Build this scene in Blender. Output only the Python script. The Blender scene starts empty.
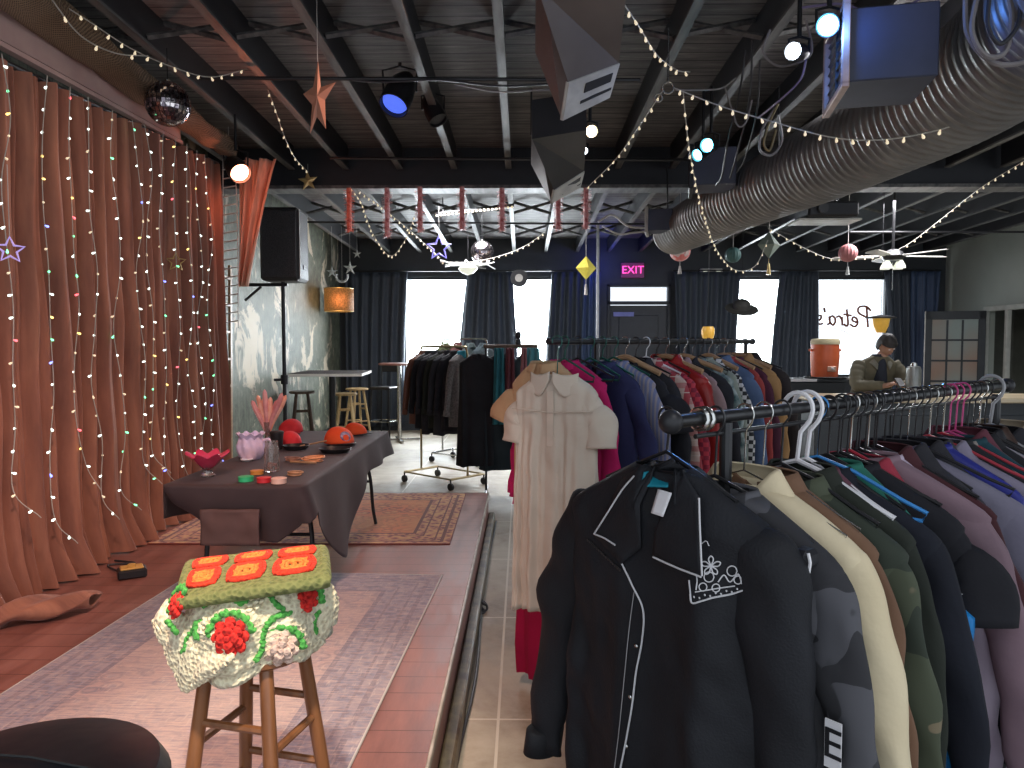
import bpy, math, random
from mathutils import Vector, Matrix, Euler, noise
R = math.radians
PI = math.pi
rng = random.Random(7)
COL = bpy.context.scene.collection

# ------------------------------------------------------------------ camera
CAM_P = Vector((0, 0, 1.6))
CAM_R = Euler((R(90 - 2.98), 0, R(0.76)), 'XYZ')
CM = CAM_R.to_matrix()
FPX = 750.0
def ray(px, py):
    return CM @ Vector(((px - 512) / FPX, -(py - 384) / FPX, -1))
def at(px, py, Y):
    """point of the room at depth Y seen in that direction of the survey photo"""
    d = ray(px, py)
    return CAM_P + d * (Y / d.y)
def onz(px, py, z):
    d = ray(px, py)
    return CAM_P + d * ((z - 1.6) / d.z)
def onx(px, py, x):
    d = ray(px, py)
    return CAM_P + d * (x / d.x)
cam = bpy.data.cameras.new('camera')
camo = bpy.data.objects.new('camera', cam)
COL.objects.link(camo)
camo.location = CAM_P
camo.rotation_euler = CAM_R
cam.sensor_width = 36
cam.lens = FPX / 1024 * 36
cam.clip_start = 0.05
bpy.context.scene.camera = camo

# ------------------------------------------------------------------ materials
def mat(name, c1, c2=None, scale=8.0, rough=0.6, metal=0.0, bump=0.0, bscale=None, emit=0.0, ecol=None,
        stretch=(1, 1, 1), sheen=0.0, trans=0.0, alpha=1.0, lo=0.35, hi=0.65, detail=4, coat=0.0, tex='noise', spec=None):
    m = bpy.data.materials.new(name)
    m.use_nodes = True
    nt = m.node_tree
    N, L = nt.nodes, nt.links
    b = N['Principled BSDF']
    b.inputs['Roughness'].default_value = rough
    b.inputs['Metallic'].default_value = metal
    b.inputs['Transmission Weight'].default_value = trans
    b.inputs['Alpha'].default_value = alpha
    b.inputs['Coat Weight'].default_value = coat
    if spec is not None: b.inputs['Specular IOR Level'].default_value = spec
    if sheen:
        b.inputs['Sheen Weight'].default_value = sheen
        b.inputs['Sheen Roughness'].default_value = 0.4
        b.inputs['Sheen Tint'].default_value = (*[min(1, x * 1.6 + .15) for x in c1], 1)
    tc = N.new('ShaderNodeTexCoord')
    mp = N.new('ShaderNodeMapping')
    mp.inputs['Scale'].default_value = stretch
    L.new(tc.outputs['Object'], mp.inputs['Vector'])
    if tex == 'noise':
        tx = N.new('ShaderNodeTexNoise'); tx.inputs['Scale'].default_value = scale; tx.inputs['Detail'].default_value = detail
        fac = tx.outputs['Fac']
    else:
        tx = N.new('ShaderNodeTexVoronoi'); tx.inputs['Scale'].default_value = scale
        fac = tx.outputs['Distance']
    L.new(mp.outputs['Vector'], tx.inputs['Vector'])
    cr = N.new('ShaderNodeValToRGB')
    cr.color_ramp.elements[0].position = lo
    cr.color_ramp.elements[1].position = hi
    if c2 is None: c2 = tuple(x * 0.82 for x in c1)
    cr.color_ramp.elements[0].color = (*c2, 1)
    cr.color_ramp.elements[1].color = (*c1, 1)
    L.new(fac, cr.inputs['Fac'])
    L.new(cr.outputs['Color'], b.inputs['Base Color'])
    if bump:
        bp = N.new('ShaderNodeBump'); bp.inputs['Strength'].default_value = bump
        bp.inputs['Distance'].default_value = 0.01
        t2 = N.new('ShaderNodeTexNoise') if tex == 'noise' else N.new('ShaderNodeTexVoronoi')
        t2.inputs['Scale'].default_value = bscale or scale * 3
        L.new(mp.outputs['Vector'], t2.inputs['Vector'])
        L.new(t2.outputs[0], bp.inputs['Height'])
        L.new(bp.outputs['Normal'], b.inputs['Normal'])
    if emit:
        b.inputs['Emission Color'].default_value = (*(ecol or c1), 1)
        b.inputs['Emission Strength'].default_value = emit
    return m

class G:
    """small node-graph writer for the special surfaces"""
    def __init__(s, name):
        s.m = bpy.data.materials.new(name); s.m.use_nodes = True
        s.N, s.L = s.m.node_tree.nodes, s.m.node_tree.links
        s.b = s.N['Principled BSDF']
        s.tc = s.N.new('ShaderNodeTexCoord')
    def mp(s, sc=(1, 1, 1), loc=(0, 0, 0), rot=(0, 0, 0)):
        n = s.N.new('ShaderNodeMapping'); n.inputs['Scale'].default_value = sc
        n.inputs['Location'].default_value = loc; n.inputs['Rotation'].default_value = rot
        s.L.new(s.tc.outputs['Object'], n.inputs['Vector']); return n.outputs['Vector']
    def noise(s, v, scale, detail=4, rough=.5, dist=0):
        n = s.N.new('ShaderNodeTexNoise'); n.inputs['Scale'].default_value = scale
        n.inputs['Detail'].default_value = detail; n.inputs['Roughness'].default_value = rough
        n.inputs['Distortion'].default_value = dist
        s.L.new(v, n.inputs['Vector']); return n.outputs['Fac']
    def wave(s, v, scale, dist=0, prof='SIN', dr='X', typ='BANDS'):
        n = s.N.new('ShaderNodeTexWave'); n.wave_type = typ; n.wave_profile = prof
        if typ == 'BANDS': n.bands_direction = dr
        n.inputs['Scale'].default_value = scale; n.inputs['Distortion'].default_value = dist
        s.L.new(v, n.inputs['Vector']); return n.outputs['Fac']
    def vor(s, v, scale, out='Distance', feat='F1'):
        n = s.N.new('ShaderNodeTexVoronoi'); n.feature = feat; n.inputs['Scale'].default_value = scale
        s.L.new(v, n.inputs['Vector']); return n.outputs[out]
    def ramp(s, f, stops, const=False):
        n = s.N.new('ShaderNodeValToRGB'); e = n.color_ramp.elements
        if const: n.color_ramp.interpolation = 'CONSTANT'
        while len(e) < len(stops): e.new(0.5)
        for k, (p, c) in enumerate(stops):
            e[k].position = p
            e[k].color = (*c, 1) if not isinstance(c, (int, float)) else (c, c, c, 1)
        s.L.new(f, n.inputs['Fac']); return n.outputs['Color']
    def mix(s, f, a, b, typ='MIX'):
        n = s.N.new('ShaderNodeMix'); n.data_type = 'RGBA'; n.blend_type = typ
        for key, v in ((0, f), (6, a), (7, b)):
            if isinstance(v, (int, float)): n.inputs[key].default_value = v
            elif isinstance(v, tuple): n.inputs[key].default_value = (*v, 1)
            else: s.L.new(v, n.inputs[key])
        return n.outputs[2]
    def math(s, op, a, b=0.0):
        n = s.N.new('ShaderNodeMath'); n.operation = op
        for k, v in ((0, a), (1, b)):
            if isinstance(v, (int, float)): n.inputs[k].default_value = v
            else: s.L.new(v, n.inputs[k])
        return n.outputs[0]
    def xyz(s, v):
        n = s.N.new('ShaderNodeSeparateXYZ'); s.L.new(v, n.inputs[0]); return n.outputs
    def bump(s, h, st=.4, dist=.01):
        n = s.N.new('ShaderNodeBump'); n.inputs['Strength'].default_value = st; n.inputs['Distance'].default_value = dist
        s.L.new(h, n.inputs['Height']); s.L.new(n.outputs['Normal'], s.b.inputs['Normal'])
    def out(s, col=None, rough=None, metal=0.0, sheen=0.0):
        if col is not None:
            if isinstance(col, tuple): s.b.inputs['Base Color'].default_value = (*col, 1)
            else: s.L.new(col, s.b.inputs['Base Color'])
        if rough is not None:
            if isinstance(rough, (int, float)): s.b.inputs['Roughness'].default_value = rough
            else: s.L.new(rough, s.b.inputs['Roughness'])
        s.b.inputs['Metallic'].default_value = metal
        s.b.inputs['Sheen Weight'].default_value = sheen
        return s.m

# ------------------------------------------------------------------ mesh builder
class MB:
    def __init__(s):
        s.v = []; s.f = []; s.mi = []; s.cur = 0
    def add(s, vs, fs):
        o = len(s.v)
        s.v += [tuple(v) for v in vs]
        s.f += [tuple(o + i for i in f) for f in fs]
        s.mi += [s.cur] * len(fs)
        return s
    def box(s, c, d, rot=None, bev=0.0):
        x, y, z = (k / 2 for k in d)
        if bev:
            e = min(bev, x * .9, y * .9, z * .9)
            pts = []
            for sx in (-1, 1):
                for sy in (-1, 1):
                    for sz in (-1, 1):
                        pts += [(sx * x, sy * (y - e), sz * (z - e)), (sx * (x - e), sy * y, sz * (z - e)), (sx * (x - e), sy * (y - e), sz * z)]
            import bmesh
            bm = bmesh.new()
            for p in pts: bm.verts.new(p)
            bmesh.ops.convex_hull(bm, input=list(bm.verts))
            bmesh.ops.recalc_face_normals(bm, faces=list(bm.faces))
            bmesh.ops.dissolve_limit(bm, angle_limit=.01, verts=list(bm.verts), edges=list(bm.edges))
            bm.verts.index_update()
            vs = [v.co.copy() for v in bm.verts]; fs = [tuple(v.index for v in f.verts) for f in bm.faces]
            bm.free()
        else:
            vs = [Vector((sx * x, sy * y, sz * z)) for sx in (-1, 1) for sy in (-1, 1) for sz in (-1, 1)]
            fs = [(0, 1, 3, 2), (4, 6, 7, 5), (0, 4, 5, 1), (2, 3, 7, 6), (0, 2, 6, 4), (1, 5, 7, 3)]
        M = Matrix.Identity(3) if rot is None else (Euler(rot).to_matrix() if not isinstance(rot, Matrix) else rot)
        return s.add([M @ v + Vector(c) for v in vs], fs)
    def tube(s, path, r, n=8, cap=True, closed=False, flat=1.0):
        P = [Vector(p) for p in path]
        rs = r if isinstance(r, (list, tuple)) else [r] * len(P)
        rings = []
        up = None
        m = len(P)
        for i, p in enumerate(P):
            if closed: t = P[(i + 1) % m] - P[i - 1]
            else: t = P[min(i + 1, m - 1)] - P[max(i - 1, 0)]
            t = t.normalized() if t.length > 1e-9 else Vector((0, 0, 1))
            if up is None:
                up = Vector((0, 0, 1)) if abs(t.z) < .9 else Vector((0, 1, 0))
            a = t.cross(up)
            if a.length < 1e-6: a = t.cross(Vector((1, 0, 0)))
            a.normalize(); b = a.cross(t).normalized(); up = b
            rings.append([p + a * (rs[i] * math.cos(2 * PI * k / n)) + b * (rs[i] * flat * math.sin(2 * PI * k / n)) for k in range(n)])
        vs = [v for rg in rings for v in rg]
        fs = []
        for i in range(m if closed else m - 1):
            j = (i + 1) % m
            for k in range(n):
                fs.append((i * n + k, i * n + (k + 1) % n, j * n + (k + 1) % n, j * n + k))
        if cap and not closed:
            fs.append(tuple(range(n - 1, -1, -1))); fs.append(tuple((m - 1) * n + k for k in range(n)))
        return s.add(vs, fs)
    def cyl(s, a, b, r, r2=None, n=16):
        return s.tube([a, b], [r, r if r2 is None else r2], n)
    def lathe(s, prof, c=(0, 0, 0), n=24, rot=None, fn=None, sy=1.0):
        M = Matrix.Identity(3) if rot is None else Euler(rot).to_matrix()
        vs = []
        for i, (r, z) in enumerate(prof):
            for k in range(n):
                th = 2 * PI * k / n
                rr, zz = (r, z) if fn is None else fn(r, z, th, i)
                vs.append(M @ Vector((rr * math.cos(th), sy * rr * math.sin(th), zz)) + Vector(c))
        fs = []
        for i in range(len(prof) - 1):
            for k in range(n):
                fs.append((i * n + k, i * n + (k + 1) % n, (i + 1) * n + (k + 1) % n, (i + 1) * n + k))
        if prof[0][0] > 1e-4: fs.append(tuple(range(n - 1, -1, -1)))
        if prof[-1][0] > 1e-4: fs.append(tuple((len(prof) - 1) * n + k for k in range(n)))
        return s.add(vs, fs)
    def ball(s, c, r, n=12, m=8, rot=None):
        rx, ry, rz = (r, r, r) if isinstance(r, (int, float)) else r
        M = Matrix.Identity(3) if rot is None else (rot if isinstance(rot, Matrix) else Euler(rot).to_matrix())
        vs = [M @ Vector((0, 0, -rz)) + Vector(c)]
        for i in range(1, m):
            ph = -PI / 2 + PI * i / m
            for k in range(n):
                th = 2 * PI * k / n
                vs.append(M @ Vector((rx * math.cos(ph) * math.cos(th), ry * math.cos(ph) * math.sin(th), rz * math.sin(ph))) + Vector(c))
        vs.append(M @ Vector((0, 0, rz)) + Vector(c))
        fs = [(0, 1 + (k + 1) % n, 1 + k) for k in range(n)]
        for i in range(m - 2):
            for k in range(n):
                a = 1 + i * n
                fs.append((a + k, a + (k + 1) % n, a + n + (k + 1) % n, a + n + k))
        t = len(vs) - 1; a = 1 + (m - 2) * n
        fs += [(a + k, a + (k + 1) % n, t) for k in range(n)]
        return s.add(vs, fs)
    def torus(s, c, R0, r, n=20, m=8, rot=None, arc=1.0):
        M = Matrix.Identity(3) if rot is None else Euler(rot).to_matrix()
        pts = [M @ Vector((R0 * math.cos(2 * PI * k / n * arc), R0 * math.sin(2 * PI * k / n * arc), 0)) + Vector(c) for k in range(n if arc >= 1 else n + 1)]
        return s.tube(pts, r, m, closed=arc >= 1)
    def prism(s, poly, d0, d1, M=None):
        """outline in local xz, thickness along local y"""
        n = len(poly)
        vs = [Vector((x, d0, z)) for x, z in poly] + [Vector((x, d1, z)) for x, z in poly]
        if M is not None: vs = [M @ v for v in vs]
        fs = [tuple(range(n)), tuple(range(2 * n - 1, n - 1, -1))] + [(k, n + k, n + (k + 1) % n, (k + 1) % n) for k in range(n)]
        return s.add(vs, fs)
    def grid(s, fn, nu, nv, close_u=False):
        vs = [fn(i / (nu if close_u else nu - 1), j / (nv - 1)) for j in range(nv) for i in range(nu)]
        fs = []
        for j in range(nv - 1):
            for i in range(nu if close_u else nu - 1):
                k = (i + 1) % nu
                fs.append((j * nu + i, j * nu + k, (j + 1) * nu + k, (j + 1) * nu + i))
        return s.add(vs, fs)
    def build(s, name, mats, parent=None, smooth=True, loc=None, sharp=35, solid=0.0, sub=0):
        me = bpy.data.meshes.new(name)
        me.from_pydata(s.v, [], s.f)
        if not isinstance(mats, (list, tuple)): mats = [mats]
        for m in mats: me.materials.append(m)
        me.polygons.foreach_set('material_index', s.mi)
        me.polygons.foreach_set('use_smooth', [bool(smooth)] * len(s.f))
        if smooth and sharp:
            try: me.set_sharp_from_angle(angle=R(sharp))
            except Exception: pass
        me.update()
        o = bpy.data.objects.new(name, me)
        COL.objects.link(o)
        if parent is not None: o.parent = parent
        if loc is not None: o.location = loc
        if solid:
            md = o.modifiers.new('thick', 'SOLIDIFY'); md.thickness = solid; md.offset = 0
        if sub:
            md = o.modifiers.new('sub', 'SUBSURF'); md.levels = sub; md.render_levels = sub
        return o

def tag(o, label=None, cat=None, group=None, kind=None):
    if label: o['label'] = label
    if cat: o['category'] = cat
    if group: o['group'] = group
    if kind: o['kind'] = kind
    return o
def thing(name, label, cat, loc=(0, 0, 0), rz=0.0, group=None, rot=None):
    o = bpy.data.objects.new(name, None)
    COL.objects.link(o)
    o.location = loc
    o.rotation_euler = rot if rot is not None else (0, 0, rz)
    o.empty_display_size = .1
    return tag(o, label, cat, group)
def struct(o): o['kind'] = 'structure'; return o
def curve_pts(ctrl, n=8):
    """Catmull-Rom through the points"""
    P = [Vector(p) for p in ctrl]
    P = [P[0] * 2 - P[1]] + P + [P[-1] * 2 - P[-2]]
    out = []
    for i in range(1, len(P) - 2):
        for k in range(n):
            t = k / n
            a, b, c, d = P[i - 1], P[i], P[i + 1], P[i + 2]
            out.append(0.5 * ((2 * b) + (c - a) * t + (2 * a - 5 * b + 4 * c - d) * t * t + (3 * b - a - 3 * c + d) * t ** 3))
    out.append(P[-2])
    return out
def text_mesh(body, size, m, parent, loc, rot, name='lettering', depth=.002, shear=0.0, mirror=False, bold=0.0):
    cu = bpy.data.curves.new('t', 'FONT'); cu.body = body; cu.size = size; cu.extrude = depth; cu.shear = shear; cu.offset = bold
    cu.align_x = 'CENTER'; cu.align_y = 'CENTER'
    to = bpy.data.objects.new('t', cu); COL.objects.link(to)
    bpy.context.view_layer.update()
    me = bpy.data.meshes.new_from_object(to.evaluated_get(bpy.context.evaluated_depsgraph_get()))
    bpy.data.objects.remove(to)
    if mirror:
        for v in me.vertices: v.co.x = -v.co.x
        me.flip_normals()
    me.materials.clear(); me.materials.append(m)
    o = bpy.data.objects.new(name, me); COL.objects.link(o)
    o.parent = parent; o.location = loc; o.rotation_euler = rot
    return o

# ------------------------------------------------------------------ shared materials
M = {}
M['black'] = mat('black_paint', (.018, .018, .02), rough=.55)
M['blackmetal'] = mat('black_metal', (.02, .02, .022), rough=.35, metal=.3)
M['blackplastic'] = mat('black_plastic', (.022, .022, .025), rough=.4, spec=.3)
M['chrome'] = mat('chrome', (.6, .6, .58), rough=.25, metal=1)
M['brass'] = mat('worn_brass', (.45, .36, .2), rough=.35, metal=.9)
M['white'] = mat('white_plastic', (.75, .74, .76), rough=.35)
M['offwhite'] = mat('off_white', (.6, .58, .54), rough=.6)
M['cable'] = mat('cable_rubber', (.03, .03, .035), rough=.5)
M['wirewhite'] = mat('clear_wire', (.5, .48, .42), rough=.4)
M['bulb'] = mat('warm_bulb', (1, .85, .6), emit=.5, ecol=(1, .82, .55))
M['bulboff'] = mat('unlit_bulb', (.75, .68, .62), rough=.2, emit=.25, ecol=(1, .85, .7))
M['bg'] = mat('green_bulb', (.2, 1, .4), emit=2.0, ecol=(.2, 1, .45))
M['br'] = mat('red_bulb', (1, .2, .2), emit=2.0, ecol=(1, .12, .15))
M['bb'] = mat('blue_bulb', (.2, .3, 1), emit=2.5, ecol=(.2, .25, 1))
M['by'] = mat('yellow_bulb', (1, .75, .2), emit=2.0, ecol=(1, .7, .2))
M['bw'] = mat('white_bulb', (.9, .95, .9), emit=2.2, ecol=(.85, 1, .9))
M['pine'] = mat('pine_wood', (.55, .4, .2), (.42, .28, .13), scale=4, stretch=(8, 8, 1), rough=.45)
M['oak'] = mat('honey_wood', (.3, .12, .045), (.19, .07, .025), scale=5, stretch=(6, 6, .8), rough=.35, coat=.3)
M['darkwood'] = mat('dark_wood', (.12, .07, .045), (.07, .04, .028), scale=5, stretch=(6, 6, .8), rough=.4)
M['hangwood'] = mat('hanger_wood', (.42, .26, .14), (.33, .19, .1), scale=9, stretch=(1, 6, 6), rough=.4)
M['teal'] = mat('teal_cloth', (.0, .22, .3), rough=.7)
WORLD = 1.0
FILL = [(1.2, .3, 12), (2.6, 5.0, 38), (-.6, 9.5, 75), (4.5, 9.0, 90)]  # position and power of the added fill lamps
EXPO = 0.45
# ================================================================== ROOM
def ceil_b(Y): return 3.70 - .0267 * Y        # underside of the joists
# floor: stained concrete tiles
g = G('stained_concrete'); v = g.mp(); n1 = g.noise(v, 1.3, 8, .6, .6); n2 = g.noise(v, 9, 6, .7)
c = g.ramp(n1, [(.3, (.16, .12, .075)), (.5, (.34, .28, .2)), (.68, (.5, .45, .36))])
c = g.mix(g.ramp(n2, [(.35, 0.0), (.7, 1.0)]), c, (.52, .48, .4), 'MIX')
c = g.mix(.55, g.ramp(n1, [(.3, (.13, .095, .06)), (.45, (.27, .22, .155)), (.65, (.44, .39, .3))]), c)
x = g.xyz(g.mp(loc=(.1, -.73, 0)))
def seam(co, per, w):
    a = g.math('ABSOLUTE', g.math('SUBTRACT', g.math('FRACT', g.math('ADD', g.math('DIVIDE', co, per), .5)), .5))
    return g.math('LESS_THAN', a, w / per)
sm = g.math('MAXIMUM', seam(x[0], 1.2, .006), seam(x[1], 1.2, .006))
c = g.mix(sm, c, (.6, .55, .45))
M['concrete'] = g.out(c, g.ramp(n2, [(.3, .5), (.7, .75)]))
g.bump(n2, .15)
struct(MB().box((2.2, 6.5, -.05), (11.4, 15.2, .1)).build('floor', M['concrete'], smooth=False))

# stage platform
g = G('painted_stage_boards'); v = g.mp((1, 1, 1)); n = g.noise(g.mp((3, .6, 3)), 3, 6, .65)
c = g.ramp(n, [(.3, (.17, .07, .058)), (.55, (.29, .125, .1)), (.75, (.38, .185, .15))])
x = g.xyz(g.mp()); a = g.math('ABSOLUTE', g.math('SUBTRACT', g.math('FRACT', g.math('DIVIDE', x[1], .14)), .5))
c = g.mix(g.math('GREATER_THAN', a, .485), c, (.07, .02, .015))
sc_ = g.noise(v, 22, 8, .8)
c = g.mix(g.ramp(sc_, [(.66, 0.0), (.74, .5)]), c, (.45, .3, .24))
M['stageboards'] = g.out(c, g.ramp(n, [(.3, .3), (.7, .5)])); g.bump(n, .12)
ST = .27
struct(MB().box((-1.85, 2.84, ST / 2), (3.1, 7.68, ST)).build('stage_floor', M['stageboards'], smooth=False))
struct(MB().box((-.298, 2.84, ST - .012), (.012, 7.69, .03), bev=.003).box((-1.85, 6.683, ST - .012), (3.1, .012, .03), bev=.003).build('trim_1', mat('stage_nosing', (.5, .45, .38), (.3, .26, .2), scale=14, rough=.4), smooth=False))
struct(MB().box((-.27, 2.84, .05), (.055, 7.68, .1), bev=.01).build('baseboard_stage', mat('stage_skirting', (.17, .14, .08), (.05, .04, .03), scale=10, rough=.5), smooth=False))

# left wall: peeling plaster, grey-green boards with cream patches
g = G('peeling_green_plaster'); n1 = g.noise(g.mp((1, 1, .7)), 1.6, 9, .65, .8); n2 = g.noise(g.mp(), 7, 8, .7, .4)
c = g.ramp(n2, [(.3, (.055, .066, .048)), (.5, (.13, .15, .11)), (.7, (.23, .25, .19))])
x = g.xyz(g.mp()); a = g.math('ABSOLUTE', g.math('SUBTRACT', g.math('FRACT', g.math('DIVIDE', x[1], .09)), .5))
c = g.mix(g.math('GREATER_THAN', a, .46), c, (.06, .075, .06))
c = g.mix(g.ramp(n1, [(.56, 0.0), (.6, 1.0)]), c, (.62, .55, .42))
c = g.mix(g.ramp(g.noise(g.mp(loc=(3, 5, 2)), 2.1, 6, .6), [(.62, 0.0), (.72, .6)]), c, (.24, .1, .06))
M['wallgreen'] = g.out(c, .6); g.bump(n2, .4)
struct(MB().box((-3.45, 6.5, 2.03), (.1, 15.2, 4.06)).build('wall_left', M['wallgreen'], smooth=False))
M['walldark'] = mat('dark_slate_paint', (.045, .052, .06), (.036, .043, .05), scale=2, rough=.6, bump=.1)
M['wallgrey'] = mat('pale_grey_paint', (.34, .37, .33), (.29, .32, .28), scale=1.2, rough=.55, bump=.05)
BW = 14.0
WZ0, WZ1 = 1.0, 2.86
wins = [(403, 473), (506, 556), (735, 783), (815, 889)]
wx = [(at(a, 300, BW).x, at(b, 300, BW).x) for a, b in wins]
DX0, DX1 = at(607, 300, BW).x, at(671, 300, BW).x
mb = MB()
def wallbox(m, x0, x1, z0, z1, y=BW, t=.16): m.box(((x0 + x1) / 2, y + t / 2, (z0 + z1) / 2), (x1 - x0, t, z1 - z0))
ops = [(a, b, WZ0, WZ1) for a, b in wx[:2]] + [(DX0, DX1, 0, 2.72)] + [(a, b, WZ0, WZ1) for a, b in wx[2:]]
px_ = -3.5
for (a, b, z0, z1) in ops:
    wallbox(mb, px_, a, 0, 3.8)
    if z0 > 0: wallbox(mb, a, b, 0, z0)
    wallbox(mb, a, b, z1, 3.8)
    px_ = b
wallbox(mb, px_, 7.95, 0, 3.8)
struct(mb.build('wall_back', M['walldark'], smooth=False))
# right wall with a doorway near the back
RX = 7.8
mb = MB()
mb.box((RX + .06, 13.4, 2.0), (.12, 1.4, 4.0)).box((RX + .06, 11.95, 3.1), (.12, 1.5, 1.84)).box((RX + .06, 7.6, 2.0), (.12, 7.2, 4.0))
struct(mb.build('wall_right', M['wallgrey'], smooth=False))
mb = MB()
for y in (11.2, 12.13, 12.7): mb.box((RX - .03, y, 1.09), (.08, .07, 2.18), bev=.01)
mb.box((RX - .03, 11.95, 2.2), (.08, 1.56, .08), bev=.01)
struct(mb.build('trim_2', mat('greyed_white_trim', (.45, .46, .42), rough=.5), smooth=False))
struct(MB().box((RX + .9, 11.95, 1.2), (.05, 3.0, 2.6)).box((RX + .5, 13.4, 1.2), (.8, .05, 2.6)).box((RX + .5, 10.5, 1.2), (.8, .05, 2.6)).box((RX + .5, 11.95, 2.5), (.8, 3, .05)).build('wall_passage', mat('passage_paint', (.1, .1, .08), rough=.6), smooth=False))
struct(MB().box((2.2, -1.05, 1.8), (11.4, .1, 3.7)).build('wall_behind', M['walldark'], smooth=False)) if False else None

# windows: frame, glass and sill; lace film on the outside
M['glass'] = mat('window_glass', (.9, .95, .95), rough=.05, trans=1.0, alpha=.25)
M['frame'] = mat('window_frame_paint', (.03, .035, .04), rough=.5)
for i, ((x0, x1), n_) in enumerate(zip(wx, range(1, 5))):
    w = thing('window_%d' % n_, '', '', ((x0 + x1) / 2, BW + .08, WZ0))
    w['kind'] = 'structure'
    W_, H_ = x1 - x0, WZ1 - WZ0
    m = MB()
    for sx in (-1, 1): m.box((sx * (W_ / 2 - .025), 0, H_ / 2), (.05, .09, H_), bev=.006)
    for z in (.025, H_ - .025): m.box((0, 0, z), (W_, .09, .05), bev=.006)
    m.build('window_frame', M['frame'], w, smooth=False)
    MB().box((0, 0, H_ / 2), (W_ - .1, .008, H_ - .1)).build('window_pane', M['glass'], w, smooth=False)
    MB().box((0, -.12, -.02), (W_ + .1, .2, .035), bev=.006).build('window_sill', M['offwhite'], w, smooth=False)

# ceiling deck and joists
g = G('black_ceiling_boards'); n = g.noise(g.mp((.5, 4, 1)), 5, 7, .7)
c = g.ramp(n, [(.3, (.06, .056, .056)), (.55, (.15, .142, .14)), (.75, (.3, .28, .26))])
x = g.xyz(g.mp()); a = g.math('ABSOLUTE', g.math('SUBTRACT', g.math('FRACT', g.math('DIVIDE', x[1], .15)), .5))
c = g.mix(g.math('GREATER_THAN', a, .46), c, (.008, .008, .01))
M['deck'] = g.out(c, .7); g.bump(n, .3)
sl = math.atan(.0267)
m = MB().box((0, 0, 0), (11.4, 15.3, .08), rot=(-sl, 0, 0))
struct(m.build('ceiling', M['deck'], smooth=False, loc=(2.2, 6.5, ceil_b(6.5) + .28)))
M['joist'] = mat('painted_joist', (.14, .135, .13), (.05, .05, .05), scale=6, stretch=(3, .4, 3), rough=.55)
M['joistdark'] = mat('black_beam', (.016, .017, .022), rough=.5)
tn = 3
GY = 8.1
jx = [-.144 + .58 * i for i in range(-5, 14)]
for X in jx:
    for (y0, y1) in ((-1, GY), (GY + .3, BW)):
        cy = (y0 + y1) / 2
        m = MB(); m.box((0, 0, .125), (.045, y1 - y0, .25), rot=(-sl, 0, 0))
        m.cur = 1; m.box((0, 0, -.003), (.062, y1 - y0, .018), rot=(-sl, 0, 0))
        struct(m.build('trim_%d' % tn, [M['joistdark'], M['joist']], smooth=False, loc=(X, cy, ceil_b(cy)))); tn += 1
# cross bridging between joists
for Yb in (4.95, 10.6, 12.4):
    for X0, X1 in zip(jx, jx[1:]):
        z0, z1 = ceil_b(Yb) + .03, ceil_b(Yb) + .22
        m = MB(); m.tube([(X0 + .03, Yb, z0), (X1 - .03, Yb + .25, z1)], .02, 4); m.tube([(X0 + .03, Yb + .25, z1), (X1 - .03, Yb + .06, z0)], .02, 4)
        struct(m.build('trim_%d' % tn, M['joist'], smooth=False)); tn += 1
# girder
m = MB().box((2.2, GY + .15, 3.5), (11.2, .12, .44)); m.cur = 1; m.box((2.2, GY + .12, 3.285), (11.2, .28, .035))
struct(m.build('trim_%d' % tn, [M['joistdark'], M['joist']], smooth=False)); tn += 1
m = MB().box((-1.2, GY - .05, 3.9 - .42), (4.4, .08, .38))
# conduits
for (pa, pb) in ((at(200, 78, 5.4), at(640, 80, 5.4)), (at(330, 158, 7.4), at(720, 160, 7.4)), (at(300, 222, 10.4), at(780, 225, 10.4)), (at(850, 232, 9.6), at(1060, 232, 9.6))):
    struct(MB().tube([pa, pb], .014, 8).build('trim_%d' % tn, M['blackmetal'])); tn += 1
# steel column by the door
p = at(598, 235, 11.0)
tag(MB().cyl((0, 0, 0), (0, 0, 3.35), .022, n=12).cyl((0, 0, 0), (0, 0, .02), .07).build('support_pole', mat('pale_steel_pole', (.4, .42, .45), rough=.4), loc=(p.x, 11.0, 0)), 'thin pale floor-to-ceiling pole just left of the exit door', 'pole')

# exit door
dcx = (DX0 + DX1) / 2; DW = DX1 - DX0
d = thing('door_1', '', '', (dcx, BW + .05, 0)); d['kind'] = 'structure'
m = MB()
for sx in (-1, 1): m.box((sx * (DW / 2 - .03), 0, 1.36), (.06, .16, 2.72), bev=.008)
m.box((0, 0, 2.7), (DW, .16, .05), bev=.008).box((0, 0, 2.38), (DW, .16, .06), bev=.008)
m.build('door_frame', M['frame'], d, smooth=False)
m = MB().box((0, .02, 1.17), (DW - .13, .05, 2.33), bev=.004)
for z0, z1 in ((.25, 1.05), (1.2, 2.15)): m.box((0, -.01, (z0 + z1) / 2), (DW - .45, .02, z1 - z0), bev=.008)
m.build('door_panel', mat('door_paint', (.03, .036, .045), rough=.45), d, smooth=False)
MB().box((0, .03, 2.54), (DW - .12, .01, .24)).build('transom_pane', M['glass'], d, smooth=False)
MB().box((0, -.06, 1.0), (DW - .35, .04, .05), bev=.01).build('push_bar', M['chrome'], d, smooth=False)
MB().box((-.28, -.04, 2.17), (.38, .012, .08)).build('door_notice', mat('pale_blue_notice', (.25, .28, .6), rough=.6), d, smooth=False)

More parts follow.
